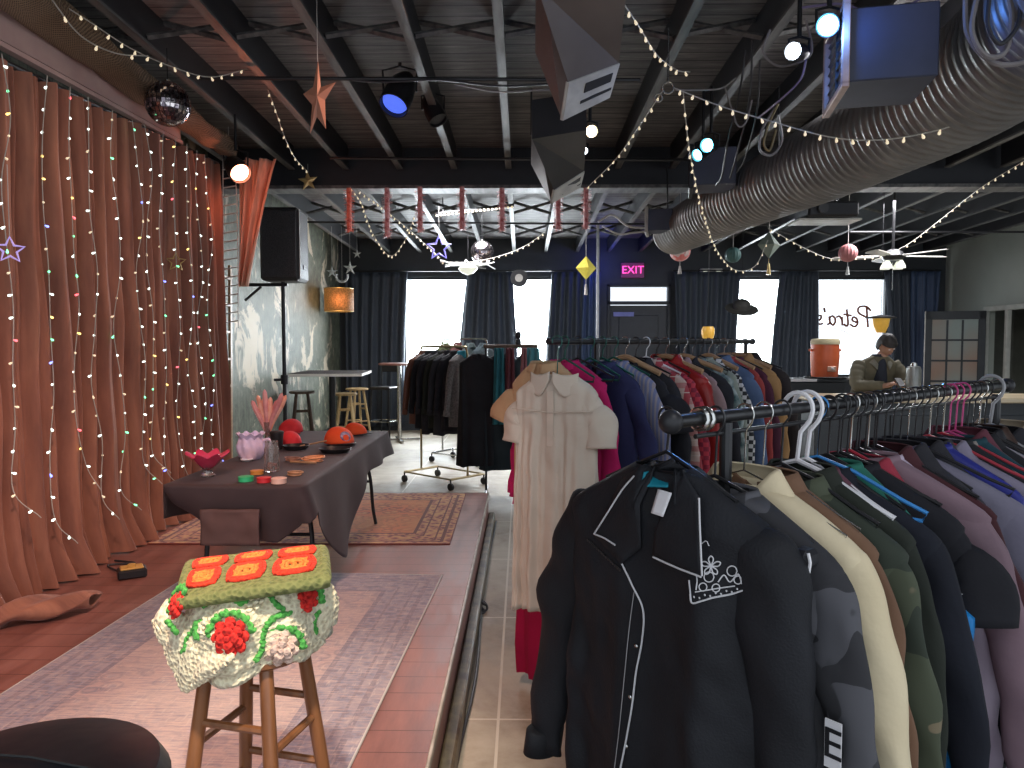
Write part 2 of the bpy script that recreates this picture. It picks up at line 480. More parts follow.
# glazed door leaf standing open at the right
hl, hr = Vector((6.86, 12.9, 0)), Vector((7.72, 12.62, 0))
hv = (hr - hl); hv.z = 0; LW = hv.length
d = thing('door_2', '', '', (hl.x, hl.y, .01), math.atan2(hv.y, hv.x)); d['kind'] = 'structure'
DH = 2.16
m = MB(); st = .11
m.box((st / 2, 0, DH / 2), (st, .04, DH), bev=.005).box((LW - st / 2, 0, DH / 2), (st, .04, DH), bev=.005)
m.box((LW / 2, 0, DH - .07), (LW, .04, .14), bev=.005).box((LW / 2, 0, .14), (LW, .04, .28), bev=.005)
iw = (LW - 2 * st)
for k in (1, 2): m.box((st + iw * k / 3, 0, DH / 2), (.03, .03, DH - .3))
for k in range(1, 5): m.box((LW / 2, 0, .28 + (DH - .42) * k / 5), (iw, .03, .03))
m.build('door_frame', M['frame'], d, smooth=False)
MB().box((LW / 2, 0, .28 + (DH - .42) / 2), (iw, .006, DH - .42)).build('door_panes', mat('frosted_door_glass', (.42, .5, .46), (.5, .3, .2), scale=1.3, rough=.35, trans=.5, detail=1), d, smooth=False)
MB().box((.0, -.025, DH / 2), (.015, .02, DH)).build('door_edge_strip', M['offwhite'], d, smooth=False)
MB().cyl((LW - .05, -.02, 1.0), (LW - .05, -.09, 1.0), .025).ball((LW - .05, -.1, 1.0), .032).build('door_knob', M['brass'], d)

# baseboards
struct(MB().box((-3.38, 10.4, .07), (.03, 7.2, .14), bev=.005).build('baseboard_left', M['walldark'], smooth=False))
struct(MB().box((.2 - 1.0, BW - .02, .07), (4.9, .03, .14), bev=.005).build('baseboard_back', M['walldark'], smooth=False))

# ------------------------------------------------------------------ window curtains (navy)
M['navy'] = mat('navy_curtain', (.05, .066, .09), (.034, .045, .064), scale=3, stretch=(14, 14, .3), rough=.6, sheen=.3)
M['navyb'] = mat('blue_curtain', (.06, .1, .19), (.035, .055, .11), scale=3, stretch=(14, 14, .3), rough=.6, sheen=.3)
def drape(name, label, cat, group, xt0, xt1, xb0, xb1, z0, z1, Y, m, folds=5, amp=.05, ph=0.0):
    cx = (xt0 + xt1) / 2
    nu = max(24, folds * 10)
    def fn(u, v):
        z = z1 + (z0 - z1) * v
        k = v ** .8
        a = xt0 + (xb0 - xt0) * k; b = xt1 + (xb1 - xt1) * k
        w = math.sin(u * folds * 2 * PI + ph + .5 * math.sin(v * 3 + ph))
        return Vector((a + (b - a) * u - cx, amp * (.6 + .4 * v) * w + .012 * noise.noise(Vector((u * 9, v * 6, ph))), z - z0))
    o = MB().grid(fn, nu, 26).build(name, m, loc=(cx, Y, z0), solid=.006, sharp=0)
    return tag(o, label, cat, group)
def X(px, Y): return at(px, 300, Y).x
YC = 13.78
cdefs = [
    (345, 408, 345, 402, .1, M['navy'], 'navy curtain in the left corner beside the first window', 6),
    (468, 512, 452, 521, .1, M['navy'], 'dark curtain hanging between the two left windows', 5),
    (552, 583, 542, 580, .1, M['navy'], 'navy curtain on the right edge of the second window', 4),
    (583, 600, 580, 600, .1, M['navyb'], 'bluish curtain left of the pale pole and exit door', 3),
    (674, 740, 680, 733, .1, M['navy'], 'wide dark curtain right of the exit door', 6),
    (780, 818, 768, 822, .1, M['navy'], 'dark curtain between the two windows on the right', 5),
    (884, 912, 896, 915, .1, M['navy'], 'dark curtain behind the person at the right window', 3),
    (910, 940, 912, 936, .1, M['navyb'], 'blue curtain in the right back corner', 3),
]
for k, (a, b, c_, e, z0, m_, lab, fo) in enumerate(cdefs):
    drape('window_curtain', lab, 'curtain', 'dark curtains along the back wall', X(a, YC), X(b, YC), X(c_, YC), X(e, YC), z0, 2.93, YC, m_, fo, .05, k * 1.3)
for a, b, lab in ((345, 600, 'curtain rail over the two left windows'), (672, 940, 'curtain rail over the two right windows')):
    x0, x1 = X(a, YC), X(b, YC)
    t = thing('curtain_rail', 'thin black ' + lab, 'curtain rail', (0, YC - .02, 2.95))
    MB().cyl((x0, 0, 0), (x1, 0, 0), .012, n=8).build('rail', M['blackmetal'], t)
    for f in (0.02, .5, .98): MB().box((x0 + (x1 - x0) * f, .12, 0), (.02, .26, .02)).build('bracket', M['blackmetal'], t, smooth=False)

# ------------------------------------------------------------------ rugs
def rug(name, label, cx, cy, w, l, rz, m, fringe=None):
    t = thing(name, label, 'rug', (cx, cy, ST), rz)
    def fn(u, v):
        x, y = (u - .5) * w, (v - .5) * l
        return Vector((x, y, .009 + .002 * noise.noise(Vector((x * 3, y * 3, cx)))))
    MB().grid(fn, 60, 60).build('pile', m, t, sharp=0)
    MB().tube([(-w / 2, -l / 2, .005), (w / 2, -l / 2, .005), (w / 2, l / 2, .005), (-w / 2, l / 2, .005)], .0055, 6, closed=True).build('bound_edge', fringe, t)
    return t
def rug_mat(name, w, l, base, mid, dark, wear, border_c, med, wearlo=.45, fine=70, streak=None):
    g = G(name); v = g.mp(); x = g.xyz(v)
    ax = g.math('SUBTRACT', w / 2, g.math('ABSOLUTE', x[0])); ay = g.math('SUBTRACT', l / 2, g.math('ABSOLUTE', x[1]))
    e = g.math('MINIMUM', ax, ay)                       # distance from the edge
    vf = g.vor(v, 13, 'Distance'); nz = g.noise(v, 30, 3, .6); big = g.noise(v, 1.7, 5, .6)
    motif = g.ramp(g.math('ADD', vf, g.math('MULTIPLY', nz, .25)), [(.3, mid), (.42, base), (.62, dark), (.72, base)])
    motif = g.mix(g.ramp(big, [(.38, 0.0), (.62, 1.0)]), motif, med, 'MIX') if med else motif
    bmot = g.ramp(g.vor(v, 24, 'Distance'), [(.25, dark), (.4, border_c), (.7, mid)])
    inb = g.math('LESS_THAN', e, .26)
    c = g.mix(inb, motif, bmot)
    for d_, w_ in ((.27, .012), (.06, .012), (.2, .006), (.11, .006)):
        c = g.mix(g.math('LESS_THAN', g.math('ABSOLUTE', g.math('SUBTRACT', e, d_)), w_), c, dark)
    st = g.noise(g.mp((1, 7, 1)), fine / 6, 6, .75)
    c = g.mix(g.ramp(st, [(wearlo, 0.0), (wearlo + .2, .85)]), c, wear)
    if streak:
        s1 = g.noise(g.mp((2, 26, 1)), 3.5, 8, .8, .3); s2 = g.noise(g.mp((16, 2.5, 1)), 4, 6, .75, .2)
        c = g.mix(g.ramp(s1, [(.46, 0.0), (.62, .75)]), c, streak)
        c = g.mix(g.ramp(s2, [(.55, 0.0), (.7, .5)]), c, (.72, .6, .52))
    g.bump(g.noise(v, 90, 3), .25)
    return g.out(c, .95, sheen=.2)
m1 = rug_mat('faded_persian_pile', 1.45, 2.6, (.5, .34, .31), (.36, .31, .34), (.22, .19, .23), (.58, .43, .38), (.24, .24, .31), (.56, .43, .38), .46, streak=(.2, .19, .25))
rug('area_rug', 'large faded pink and grey oriental rug under the wooden stool', -1.24, 2.95, 1.45, 2.66, R(-2.4), m1, M['offwhite'])
m2 = rug_mat('orange_persian_pile', 2.02, 1.68, (.62, .17, .07), (.6, .34, .14), (.16, .05, .04), (.55, .32, .18), (.45, .16, .12), (.6, .25, .1), .56)
rug('oriental_rug', 'orange and red oriental rug under the black clothed table', -1.5, 5.76, 2.02, 1.68, R(.6), m2, mat('dark_red_binding', (.2, .04, .03)))
# ================================================================== STAGE CURTAIN
g = G('rust_velvet'); x = g.xyz(g.mp()); n = g.noise(g.mp((1, 6, .5)), 2.2, 6, .6)
c = g.ramp(n, [(.3, (.18, .074, .052)), (.5, (.3, .125, .08)), (.72, (.45, .2, .12))])
M['velvet'] = g.out(c, .85, sheen=.15)
CX = -2.64
def curtain_fn(u, v):
    y = 1.3 + u * 5.28
    zt = 3.03 + .14 * max(0, (y - 3.8)) / 2.8
    zz = zt + (ST + .012 - zt) * v
    s = y / .118
    ph = s * 2 * PI * (.95 - .0 * v) + 1.8 * math.sin(s * .37) + .9 * math.sin(s * 1.31 + v)
    a = .034 + .02 * v + .012 * math.sin(s * .9)
    w_ = math.sin(ph)
    dx = a * (abs(w_) ** .7) * (1 if w_ > 0 else -1) + .02 * math.sin(ph * .47 + v * 1.5) + .006 * math.sin(ph * 2.7 + v * 3)
    flare = .07 * max(0, v - .55) ** 1.5 * (1 + .5 * math.sin(s * .8))
    if v > .93: flare += (v - .93) * .8 * (1 + .6 * math.sin(s * 1.1))
    y += .02 * math.sin(v * 4 + s) + .04 * v * noise.noise(Vector((s * .3, v * 2, 1)))
    return Vector((dx + flare + .02 * noise.noise(Vector((y * 3, zz * 2, 0))), y, zz))
t = thing('stage_curtain', 'tall pleated rust velvet curtain along the left side of the stage', 'curtain', (CX, 0, 0))
MB().grid(curtain_fn, 1000, 40).build('fabric', M['velvet'], t, sharp=0)
m = MB().tube([(-.02, 1.3, 3.045), (-.02, 3.8, 3.045), (-.02, 6.6, 3.18)], .018, 8)
m.build('curtain_rod', M['blackmetal'], t)
# folds spilled on the floor at the near end
def spill(u, v):
    th = v * 2 * PI
    r = .035 + .05 * math.sin(u * PI) ** .6
    base = Vector((.05 + .42 * u, 3.55 + .15 * u - .25 * (1 - u), .0))
    return base + Vector((.05 * math.sin(u * 9), .13 * math.cos(th) * (.5 + .5 * math.sin(u * PI)), ST + .055 + r * .55 * math.sin(th) + .012 * math.sin(u * 22 + th * 2)))
MB().grid(spill, 40, 18).build('spilled_hem', M['velvet'], t, sharp=0)

# pelmet board above the curtain and the netting draped over it
p0, p1 = Vector((CX - .02, 1.3, 3.16)), Vector((CX - .02, 6.3, 3.27))
t = thing('pelmet_board', 'long pinkish white board above the rust stage curtain', 'board', (CX - .02, 3.8, 3.2))
def pel(z0, z1, x0, x1, nm, m_):
    mm = MB()
    vs = []
    for (y, dz) in ((1.3 - 3.8, -.03), (5.9 - 3.8, .07)):
        for xx, zz in ((x0, z0), (x1, z0), (x1, z1), (x0, z1)): vs.append((xx, y, zz + dz))
    mm.add(vs, [(0, 1, 2, 3), (7, 6, 5, 4), (0, 4, 5, 1), (1, 5, 6, 2), (2, 6, 7, 3), (3, 7, 4, 0)])
    mm.build(nm, m_, t, smooth=False)
M['pelmet'] = mat('painted_pelmet', (.5, .36, .33), (.4, .28, .26), scale=3, rough=.5)
pel(-.07, .09, -.03, .0, 'face_board', M['pelmet'])
pel(-.11, -.085, -.03, .02, 'lower_moulding', M['pelmet'])
g = G('brown_netting'); v = g.mp(); nx = g.wave(g.mp(rot=(.5, .3, .7)), 28, 2.0); ny = g.wave(g.mp(rot=(1.2, .8, 0)), 28, 2.0)
c = g.ramp(g.math('MAXIMUM', nx, ny), [(.4, (.06, .035, .02)), (.95, (.27, .17, .1))])
M['netting'] = g.out(c, .9); g.bump(g.math('MAXIMUM', nx, ny), .6, .02)
mpts = [(CX + .02, 1.5, 3.5), (CX + .03, 2.6, 3.42), (CX + .05, 3.6, 3.38), (CX + .03, 4.3, 3.42), (CX + .06, 5.0, 3.36), (CX + .06, 5.6, 3.35), (CX + .1, 6.1, 3.3), (CX + .16, 6.45, 3.27)]
path = curve_pts(mpts, 8)
def net(u, v):
    f = v * (len(path) - 1); i = min(int(f), len(path) - 2); p = path[i].lerp(path[i + 1], f - i)
    th = u * 2 * PI
    r = .15 - .07 * v + .035 * noise.noise(Vector((math.cos(th) * 1.5, math.sin(th) * 1.5, v * 14)))
    return p + Vector((math.cos(th) * r * .8, 0, math.sin(th) * r))
tag(MB().grid(net, 24, 90, close_u=True).build('draped_netting', M['netting'], sharp=0), 'bunched brown netting draped along the top of the stage curtain', 'netting')
# sheer salmon drape and rope ladder at the far end of the curtain
M['sheer'] = mat('salmon_sheer', (.75, .42, .3), (.6, .3, .2), scale=5, stretch=(6, 6, .5), rough=.8)
def sheer(u, v):
    w = .36 * (1 - .72 * v ** .8)
    x = (u - .5) * w + .16 * (1 - v) - .05
    return Vector((x, .05 * math.sin(u * 17 + v) + .02 * math.sin(u * 40), -1.15 * v))
pS = at(246, 165, 6.9)
tag(MB().grid(sheer, 50, 24).build('sheer_drape', M['sheer'], loc=(pS.x, 6.9, pS.z + .05), solid=.004, sharp=0), 'narrow salmon sheer drape beyond the end of the stage curtain', 'drape')
pL = at(232, 200, 6.75)
t = thing('rope_ladder', 'pale string ladder decoration hanging at the curtain end', 'decoration', (pL.x - .02, 6.75, 1.75))
for sx in (-.055, .055): MB().tube([(sx, 0, 0), (sx * 1.2, 0, .8), (sx, 0, 1.5), (0, 0, 1.62), (0, 0, ceil_b(6.75) - 1.73)], .004, 5).build('rope', M['offwhite'], t)
for k in range(18): MB().tube([(-.06, 0, .05 + k * .08), (.06, 0, .07 + k * .08)], .006, 5).build('rung', M['offwhite'], t)
t = thing('wall_ladder', 'old tan wooden ladder frame leaning on the peeling left wall', 'ladder', (-3.28, 8.15, .0), R(90), rot=(0, R(2), R(90)))
for sx in (-.2, .2): MB().box((sx, 0, 1.25), (.05, .03, 2.5), bev=.005).build('rail', M['hangwood'], t, smooth=False)
for k in range(8): MB().box((0, 0, .25 + k * .3), (.4, .025, .03), bev=.004).build('rung', M['hangwood'], t, smooth=False)

# ================================================================== STRING LIGHTS
bulb_me = {}
def bulb_obj(parent, loc, kind, r=.007, direction=(0, 0, -1)):
    key = (kind, round(r, 4))
    if key not in bulb_me:
        o = MB().lathe([(r * .5, 0), (r * .6, -r * 1.0), (r * 1.0, -r * 1.9), (r * .9, -r * 3.0), (0, -r * 3.6)], n=8).build('bulb', M[kind], parent)
        bulb_me[key] = o
    else:
        o = bulb_me[key].copy(); COL.objects.link(o); o.parent = parent
    o.location = loc
    o.rotation_euler = Vector((0, 0, -1)).rotation_difference(Vector(direction)).to_euler()
    return o
def string_lights(label, ctrl, n, group='strings of fairy lights overhead', kinds=('bulb',), r=.0085, wr=.004, sag=.0, wire='wirewhite', name='string_lights', jit=.5):
    P = [Vector(c) for c in ctrl]
    pts = curve_pts(P, 8) if len(P) > 2 else curve_pts([P[0], (P[0] + P[1]) / 2 - Vector((0, 0, sag)), P[1]], 10)
    t = thing(name, label, 'string lights', pts[0], group=group)
    loc = [p - pts[0] for p in pts]
    MB().tube(loc, wr, 5).build('wire', M[wire], t)
    # arc length placement
    L = [0]
    for a, b in zip(loc, loc[1:]): L.append(L[-1] + (b - a).length)
    rr = random.Random(label)
    for k in range(n):
        s = L[-1] * (k + .5) / n
        i = max(j for j in range(len(L)) if L[j] <= s)
        i = min(i, len(loc) - 2)
        p = loc[i].lerp(loc[i + 1], (s - L[i]) / max(1e-6, L[i + 1] - L[i]))
        bulb_obj(t, p, kinds[rr.randrange(len(kinds))], r, (rr.uniform(-jit, jit), rr.uniform(-jit, jit), -1))
    return t
# strands in front of the curtain: each hangs from the rod
SXC = CX + .1
spx = [(8, 'leftmost'), (47, None), (74, None), (93, None), (117, None), (140, None), (150, None), (163, None), (177, None), (190, None), (200, None), (210, None)]
names = ['leftmost strand of curtain lights, beside the purple star', 'second strand of curtain lights from the left', 'third strand of curtain lights from the left', 'fourth strand of curtain lights from the left',
         'fifth strand of curtain lights from the left', 'sixth strand of curtain lights from the left', 'seventh strand of curtain lights from the left', 'eighth strand of curtain lights from the left',
         'fifth strand of curtain lights from the far end', 'fourth strand of curtain lights from the far end', 'next to next-to-last strand of curtain lights at the far end', 'last strand of curtain lights at the far end']
names[10] = 'second last strand of curtain lights before the far end'
for k, (px, _) in enumerate(spx):
    y = -SXC * 750 / (522 - px)
    zt = 3.02 + .14 * max(0, (y - 3.8)) / 2.8
    rr = random.Random(k)
    zb = ST + .35 + rr.random() * .3
    ctrl = [(SXC + .02 * math.sin(j * 1.7 + k), y + .025 * math.sin(j * 2.3 + k * 2), zt + (zb - zt) * j / 7) for j in range(8)]
    ctrl.append((SXC + .1, y + .03, zb - .15))
    string_lights(names[k], ctrl, 21, group='light strands hanging down the stage curtain', kinds=('bw', 'bw', 'bulb', 'bw', 'bg', 'bw', 'by', 'bulb', 'bb' if k % 2 else 'br', 'bw'), r=.0062, wr=.0028, name='curtain_light_strand', jit=3.0)

# swags overhead
string_lights('fairy lights swagging over the stage from the top left corner', [at(55, 0, 4.2), at(90, 22, 4.4), at(130, 48, 4.7), at(170, 66, 5.0), at(210, 77, 5.3), at(247, 69, 5.6)], 15)
string_lights('double white cord looping beneath the stage fairy lights', [at(50, -3, 4.0), at(80, 35, 4.2), at(115, 53, 4.4), at(148, 56, 4.6)], 3, wire='wirewhite')
string_lights('fairy lights dropping past the copper star to the small gold star', [at(268, 90, 6.2), at(276, 112, 6.6), at(285, 138, 7.0), at(295, 158, 7.4), at(308, 172, 7.9)], 12)
string_lights('fairy lights along the ceiling from the big speaker to the joist hub', [at(620, -2, 3.8), at(640, 28, 4.1), at(657, 55, 4.4), at(677, 70, 4.7), at(690, 72, 4.8)], 12)
string_lights('fairy lights sweeping across in front of the big duct', [at(674, 88, 4.6), at(720, 106, 4.5), at(770, 121, 4.4), at(830, 137, 4.3), at(880, 140, 4.2), at(935, 131, 4.1), at(985, 115, 4.0), at(1026, 104, 3.9)], 22)
string_lights('straight fairy lights running down to the left from the joist hub', [at(662, 92, 4.8), at(640, 125, 5.6), at(615, 160, 6.8), at(586, 189, 7.9)], 13)
string_lights('fairy lights hanging from the joist hub down past the duct', [at(683, 92, 4.7), at(688, 140, 5.2), at(696, 185, 6.0), at(707, 225, 7.0), at(718, 252, 7.8), at(735, 270, 8.4), at(755, 266, 8.6), at(768, 240, 8.8)], 34)
string_lights('fairy lights draped under the right ceiling bay to the pink ball', [at(768, 228, 9), at(800, 246, 9), at(828, 258, 9), at(850, 258, 9), at(880, 256, 9), at(905, 246, 8.9), at(930, 228, 8.6), at(960, 204, 8.2), at(985, 185, 7.8), at(1026, 160, 7.2)], 36)
string_lights('fairy light garland looping under the tinsel left of the disco ball', [at(350, 187, 8.0), at(362, 205, 8.2), at(372, 232, 8.4), at(390, 256, 8.6), at(405, 240, 8.7), at(415, 215, 8.6)], 26)
string_lights('fairy lights rising right from the mirrored chandelier', [at(440, 262, 9.6), at(470, 262, 9.6), at(500, 256, 9.6), at(525, 246, 9.6), at(545, 232, 9.7)], 18)
string_lights('fairy lights slanting from the girder to the purple star', [at(358, 190, 8.1), at(385, 210, 8.6), at(415, 235, 9.1), at(440, 258, 9.6)], 20)

# ================================================================== WOODEN STOOL WITH CROCHET BLANKETS
M['crochet'] = None
def crochet(name, c1, c2, sc=90):
    return mat(name, c1, c2, scale=sc, rough=.95, bump=.55, bscale=sc, tex='vor', lo=.1, hi=.6, sheen=.2)
M['ccream'] = crochet('cream_yarn', (.88, .8, .56), (.62, .5, .32))
M['cpink'] = crochet('shell_pink_yarn', (.72, .52, .42), (.55, .36, .3), 110)
M['cgreen'] = crochet('green_yarn', (.1, .42, .08), (.04, .22, .04))
M['cred'] = crochet('red_yarn', (.75, .03, .02), (.4, .01, .01))
M['colive'] = crochet('olive_yarn', (.19, .2, .07), (.1, .12, .035), 80)
M['corange'] = crochet('orange_yarn', (.85, .24, .06), (.7, .12, .03))
M['cyellow'] = crochet('amber_yarn', (.85, .24, .04), (.75, .12, .02))
SX, SY = at(256, 650, 1.86).x, 1.86
SRZ = R(-14)
SH = .575
def stool(name, label, loc, rz, h, rt, rb, m, group=None, legr=.017, seat_r=.16):
    t = thing(name, label, 'stool', loc, rz, group)
    MB().lathe([(0, h - .035), (seat_r - .015, h - .035), (seat_r, h - .024), (seat_r, h - .01), (seat_r - .012, h), (0, h)], n=28).build('seat', m, t)
    cs = []
    for k in range(4):
        a = PI / 4 + k * PI / 2
        p0 = Vector((rb * math.cos(a), rb * math.sin(a), 0)); p1 = Vector((rt * math.cos(a), rt * math.sin(a), h - .03))
        MB().tube([p0, p0.lerp(p1, .1), p0.lerp(p1, .5), p1], [legr * .72, legr * .85, legr, legr * .9], 12).build('leg', m, t)
        cs.append((p0, p1))
    for k in range(4):
        for f in ((.28, .62) if k % 2 else (.38, .72)):
            a, b = cs[k], cs[(k + 1) % 4]
            MB().tube([a[0].lerp(a[1], f), b[0].lerp(b[1], f)], legr * .55, 8).build('rung', m, t)
    return t
stool('wooden_stool', 'honey coloured wooden stool standing on the faded rug under two crocheted blankets', (SX, SY, ST + .012), SRZ, SH, .115, .195, M['oak'], legr=.0185, seat_r=.15)

SZ = ST + .012 + SH
# cream blanket: a folded heap over the seat, hanging down at the front left
bt = thing('crochet_blanket', 'cream crocheted blanket with red roses draped over the wooden stool', 'blanket', (SX, SY, SZ))
rb = random.Random(3)
def heap(u, v):
    th = u * 2 * PI
    # v from the underside rim to the crown
    fx, fy = math.cos(th), math.sin(th)
    R0 = .178 + .014 * math.sin(3 * th + .5) + .01 * math.sin(7 * th)
    front = max(0, -fy)
    left = max(0, -fx)
    prof = math.sin(min(1, (1 - v) * 1.25) * PI / 2) ** .55
    r = R0 * prof
    low = -.012 - .02 * front - .045 * left * front + .015 * math.sin(5 * th)
    top = .165 + .012 * fx
    z = low + (top - low) * (1 - (1 - min(1, v * 1.15)) ** 1.6)
    if v < .08: r *= .93
    nn = noise.noise(Vector((fx * r * 22, fy * r * 22, z * 22)))
    r += .006 * nn + .0035 * math.sin(z * 420 + 2 * math.sin(th * 9)) + .002 * math.sin(th * 70)
    z += .004 * nn
    return Vector((r * fx * 1.0, r * fy * .95, z))
MB().grid(heap, 96, 40, close_u=True).build('knitted_body', M['ccream'], bt, sharp=0, solid=.006)
from mathutils.bvhtree import BVHTree
_hm = MB().grid(heap, 96, 40, close_u=True)
HB = BVHTree.FromPolygons([Vector(v) for v in _hm.v], _hm.f)
def bpt(px, py, dy):
    """local point on the front of the heap"""
    return at(px, py, SY + dy) - Vector((SX, SY, SZ))
def hpt(px, py, dy=0, lift=.004):
    o = CAM_P - Vector((SX, SY, SZ)); d = ray(px, py).normalized()
    h_ = HB.ray_cast(o, d)
    return bpt(px, py, dy) if h_[0] is None else h_[0] - d * lift
def rosette(parent, name, c, nrm, R0, m, layers=3, petals=8, depth=.35):
    q = Vector((0, 0, 1)).rotation_difference(Vector(nrm).normalized()).to_matrix()
    mb = MB()
    for L in range(layers):
        n_ = petals - L * 2; rr = R0 * (1 - L / layers * .9) * .72
        for k in range(max(3, n_)):
            a = 2 * PI * (k + L * .5) / max(3, n_)
            p = Vector((rr * math.cos(a), rr * math.sin(a), L * R0 * depth * .45))
            rot = q @ Matrix.Rotation(a, 3, 'Z') @ Matrix.Rotation(R(-25), 3, 'Y')
            mb.ball(q @ p + Vector(c), (R0 * .32, R0 * .3, R0 * .16), 8, 6, rot=rot)
    mb.ball(q @ Vector((0, 0, layers * R0 * depth * .4)) + Vector(c), R0 * .16, 8, 6)
    o = mb.build(name, m, parent, sharp=0)
    return o
def leaves(parent, c, nrm, R0, m, angs, size=.014):
    q = Vector((0, 0, 1)).rotation_difference(Vector(nrm).normalized()).to_matrix()
    mb = MB()
    for a in angs:
        a = R(a)
        for j in range(3):
            p = Vector((R0 * math.cos(a + (j - 1) * .13), R0 * math.sin(a + (j - 1) * .13), .002 + .003 * (j == 1)))
            mb.ball(q @ p + Vector(c), (size, size * .6, size * .35), 8, 6, rot=q @ Matrix.Rotation(a + j, 3, 'Z'))
    return mb.build('leaf_trim', m, parent, sharp=0)
fr = [  # px, py, depth offset, radius, material, normal
    (231, 637, -.205, .046, 'cred', (-.1, -1, .15)),
    (281, 648, -.19, .043, 'cpink', (.25, -1, 0)),
    (304, 599, -.13, .036, 'cred', (.45, -.8, .5)),
    (178, 605, -.14, .034, 'cred', (-.8, -.7, .4)),
    (196, 655, -.17, .034, 'ccream', (-.5, -1, -.1)),
    (206, 628, -.175, .026, 'ccream', (-.5, -1, .3)),
    (252, 601, -.16, .03, 'ccream', (.0, -.7, .8)),
]
for (px, py, dy, r_, m_, nn) in fr:
    o = rosette(bt, 'crochet_rose' if m_ != 'ccream' else 'crochet_flower', hpt(px, py, dy, .002), nn, r_, M[m_], 3 if m_ != 'ccream' else 2)
    leaves(bt, hpt(px, py, dy, .0), nn, r_ * 1.18, M['cgreen'], [20, 50, 75, 105, 130, 160] if m_ != 'ccream' else [150, 165, 180, 195], .012)
for chain in ([(205, 606), (212, 599), (220, 596), (230, 599), (240, 603), (248, 600)], [(262, 590), (270, 596), (276, 604), (283, 609)], [(256, 660), (262, 650), (263, 638), (266, 627), (273, 619), (281, 615), (290, 613)], [(186, 650), (187, 640), (193, 631), (200, 622)], [(168, 622), (176, 632)], [(318, 612), (314, 622), (316, 632)]):
    mb = MB()
    for k, p in enumerate(curve_pts([hpt(a_, b_, -.15) for a_, b_ in chain], 3)): mb.ball(p, (.0095, .006, .007), 8, 6, rot=(k, k * .7, k * 1.3))
    mb.build('leaf_chain', M['cgreen'], bt, sharp=0)
# left hanging flap with scalloped edge
def flap(u, v):
    a = bpt(168, 600, -.05); b = bpt(236, 655, -.2)
    c_ = bpt(186, 690, -.13); d_ = bpt(222, 668, -.2)
    e_ = bpt(155, 622, -.06)
    top = a.lerp(b, u); bot = (e_.lerp(c_, min(1, u * 1.6)) if u < .62 else c_.lerp(d_, (u - .62) / .38))
    p = top.lerp(bot, v)
    k = noise.noise(Vector((u * 12, v * 12, 4)))
    return p + Vector((.004 * k, -.012 * math.sin(v * PI) - .008 * abs(math.sin(u * 14)), .004 * k))
MB().grid(flap, 40, 24).build('hanging_flap', M['ccream'], bt, sharp=0, solid=.012)
mbf = MB()
for k in range(26):
    p = flap(k / 25, 1.0); mbf.ball(p, (.009, .007, .009), 8, 6)
mbf.build('scalloped_edge', M['cgreen'] if False else M['ccream'], bt, sharp=0)

# olive blanket folded on top
ot = thing('folded_blanket', 'olive crocheted blanket with orange squares folded on top of the cream one', 'blanket', (SX, SY, SZ + .13))
# rows: back -> front over the crown (px, py, Y offset)
c00 = [(191, 561, .10), (258, 553, .115), (322, 546, .12)]      # far edge
c10 = [(184, 590, -.05), (250, 572, -.03), (325, 556, -.03)]
c20 = [(181, 598, -.145), (240, 589, -.155), (325, 577, -.125)]
c30 = [(192, 603, -.15), (238, 590, -.15), (322, 578, -.10)]
cor = [[at(a, b, SY + d_) - Vector((SX, SY, SZ + .13)) for a, b, d_ in row] for row in (c00, c20)]
cor.insert(1, [(a_ + b_) / 2 + Vector((0, 0, .012)) for a_, b_ in zip(cor[0], cor[1])])
def quad(u, v):
    def row(r_):
        a, b, c_ = r_
        return (a * (1 - u) * (1 - 2 * u) + b * 4 * u * (1 - u) + c_ * u * (2 * u - 1))
    p = row(cor[0]) * (1 - v) * (1 - 2 * v) + row(cor[1]) * 4 * v * (1 - v) + row(cor[2]) * v * (2 * v - 1)
    return p
def slab(u, v):
    k = .003 * noise.noise(Vector((u * 20, v * 20, 2)))
    return quad(u, v) + Vector((0, 0, k - .012))
ob = MB().grid(slab, 70, 40).build('knitted_slab', M['colive'], ot, sharp=0)
md = ob.modifiers.new('thick', 'SOLIDIFY'); md.thickness = .026; md.offset = 0
mb = MB()
edge = [quad(k / 30, 1.0) for k in range(31)] + [quad(1, 1 - k / 16) for k in range(1, 17)] + [quad(1 - k / 30, 0) for k in range(1, 31)] + [quad(0, k / 16) for k in range(1, 16)]
mb.tube([p + Vector((0, 0, -.012)) for p in edge], .0165, 8, closed=True)
mb.build('edging', M['colive'], ot, sharp=0)
def square(uc, vc, du, dv):
    def ring(f):
        pts = []
        for k in range(24):
            a = 2 * PI * k / 24
            cu, cv = math.cos(a), math.sin(a)
            s_ = 1 / max(abs(cu), abs(cv)) ** .6
            pts.append(quad(uc + du * f * cu * s_, vc + dv * f * cv * s_) + Vector((0, -.001, .005)))
        return pts
    mb = MB()
    for f in (1.0, .8): mb.tube(ring(f), .0055, 6, closed=True)
    o = mb.build('orange_square', M['cred2'], ot, sharp=0)
    mb = MB()
    for f in (.58, .36): mb.tube(ring(f), .0055, 6, closed=True)
    for p in ring(.7)[::3]: mb.ball(p, .005, 6, 5)
    mb.ball(quad(uc, vc) + Vector((0, 0, .005)), (.008, .008, .005), 8, 6)
    mb.build('square_centre', M['cyellow'], o, sharp=0)
M['cred2'] = crochet('vermilion_yarn', (.8, .045, .015), (.5, .025, .01))
for i, uc in enumerate((.17, .5, .82)):
    square(uc, .69, .125, .18); square(uc, .26, .125, .165)

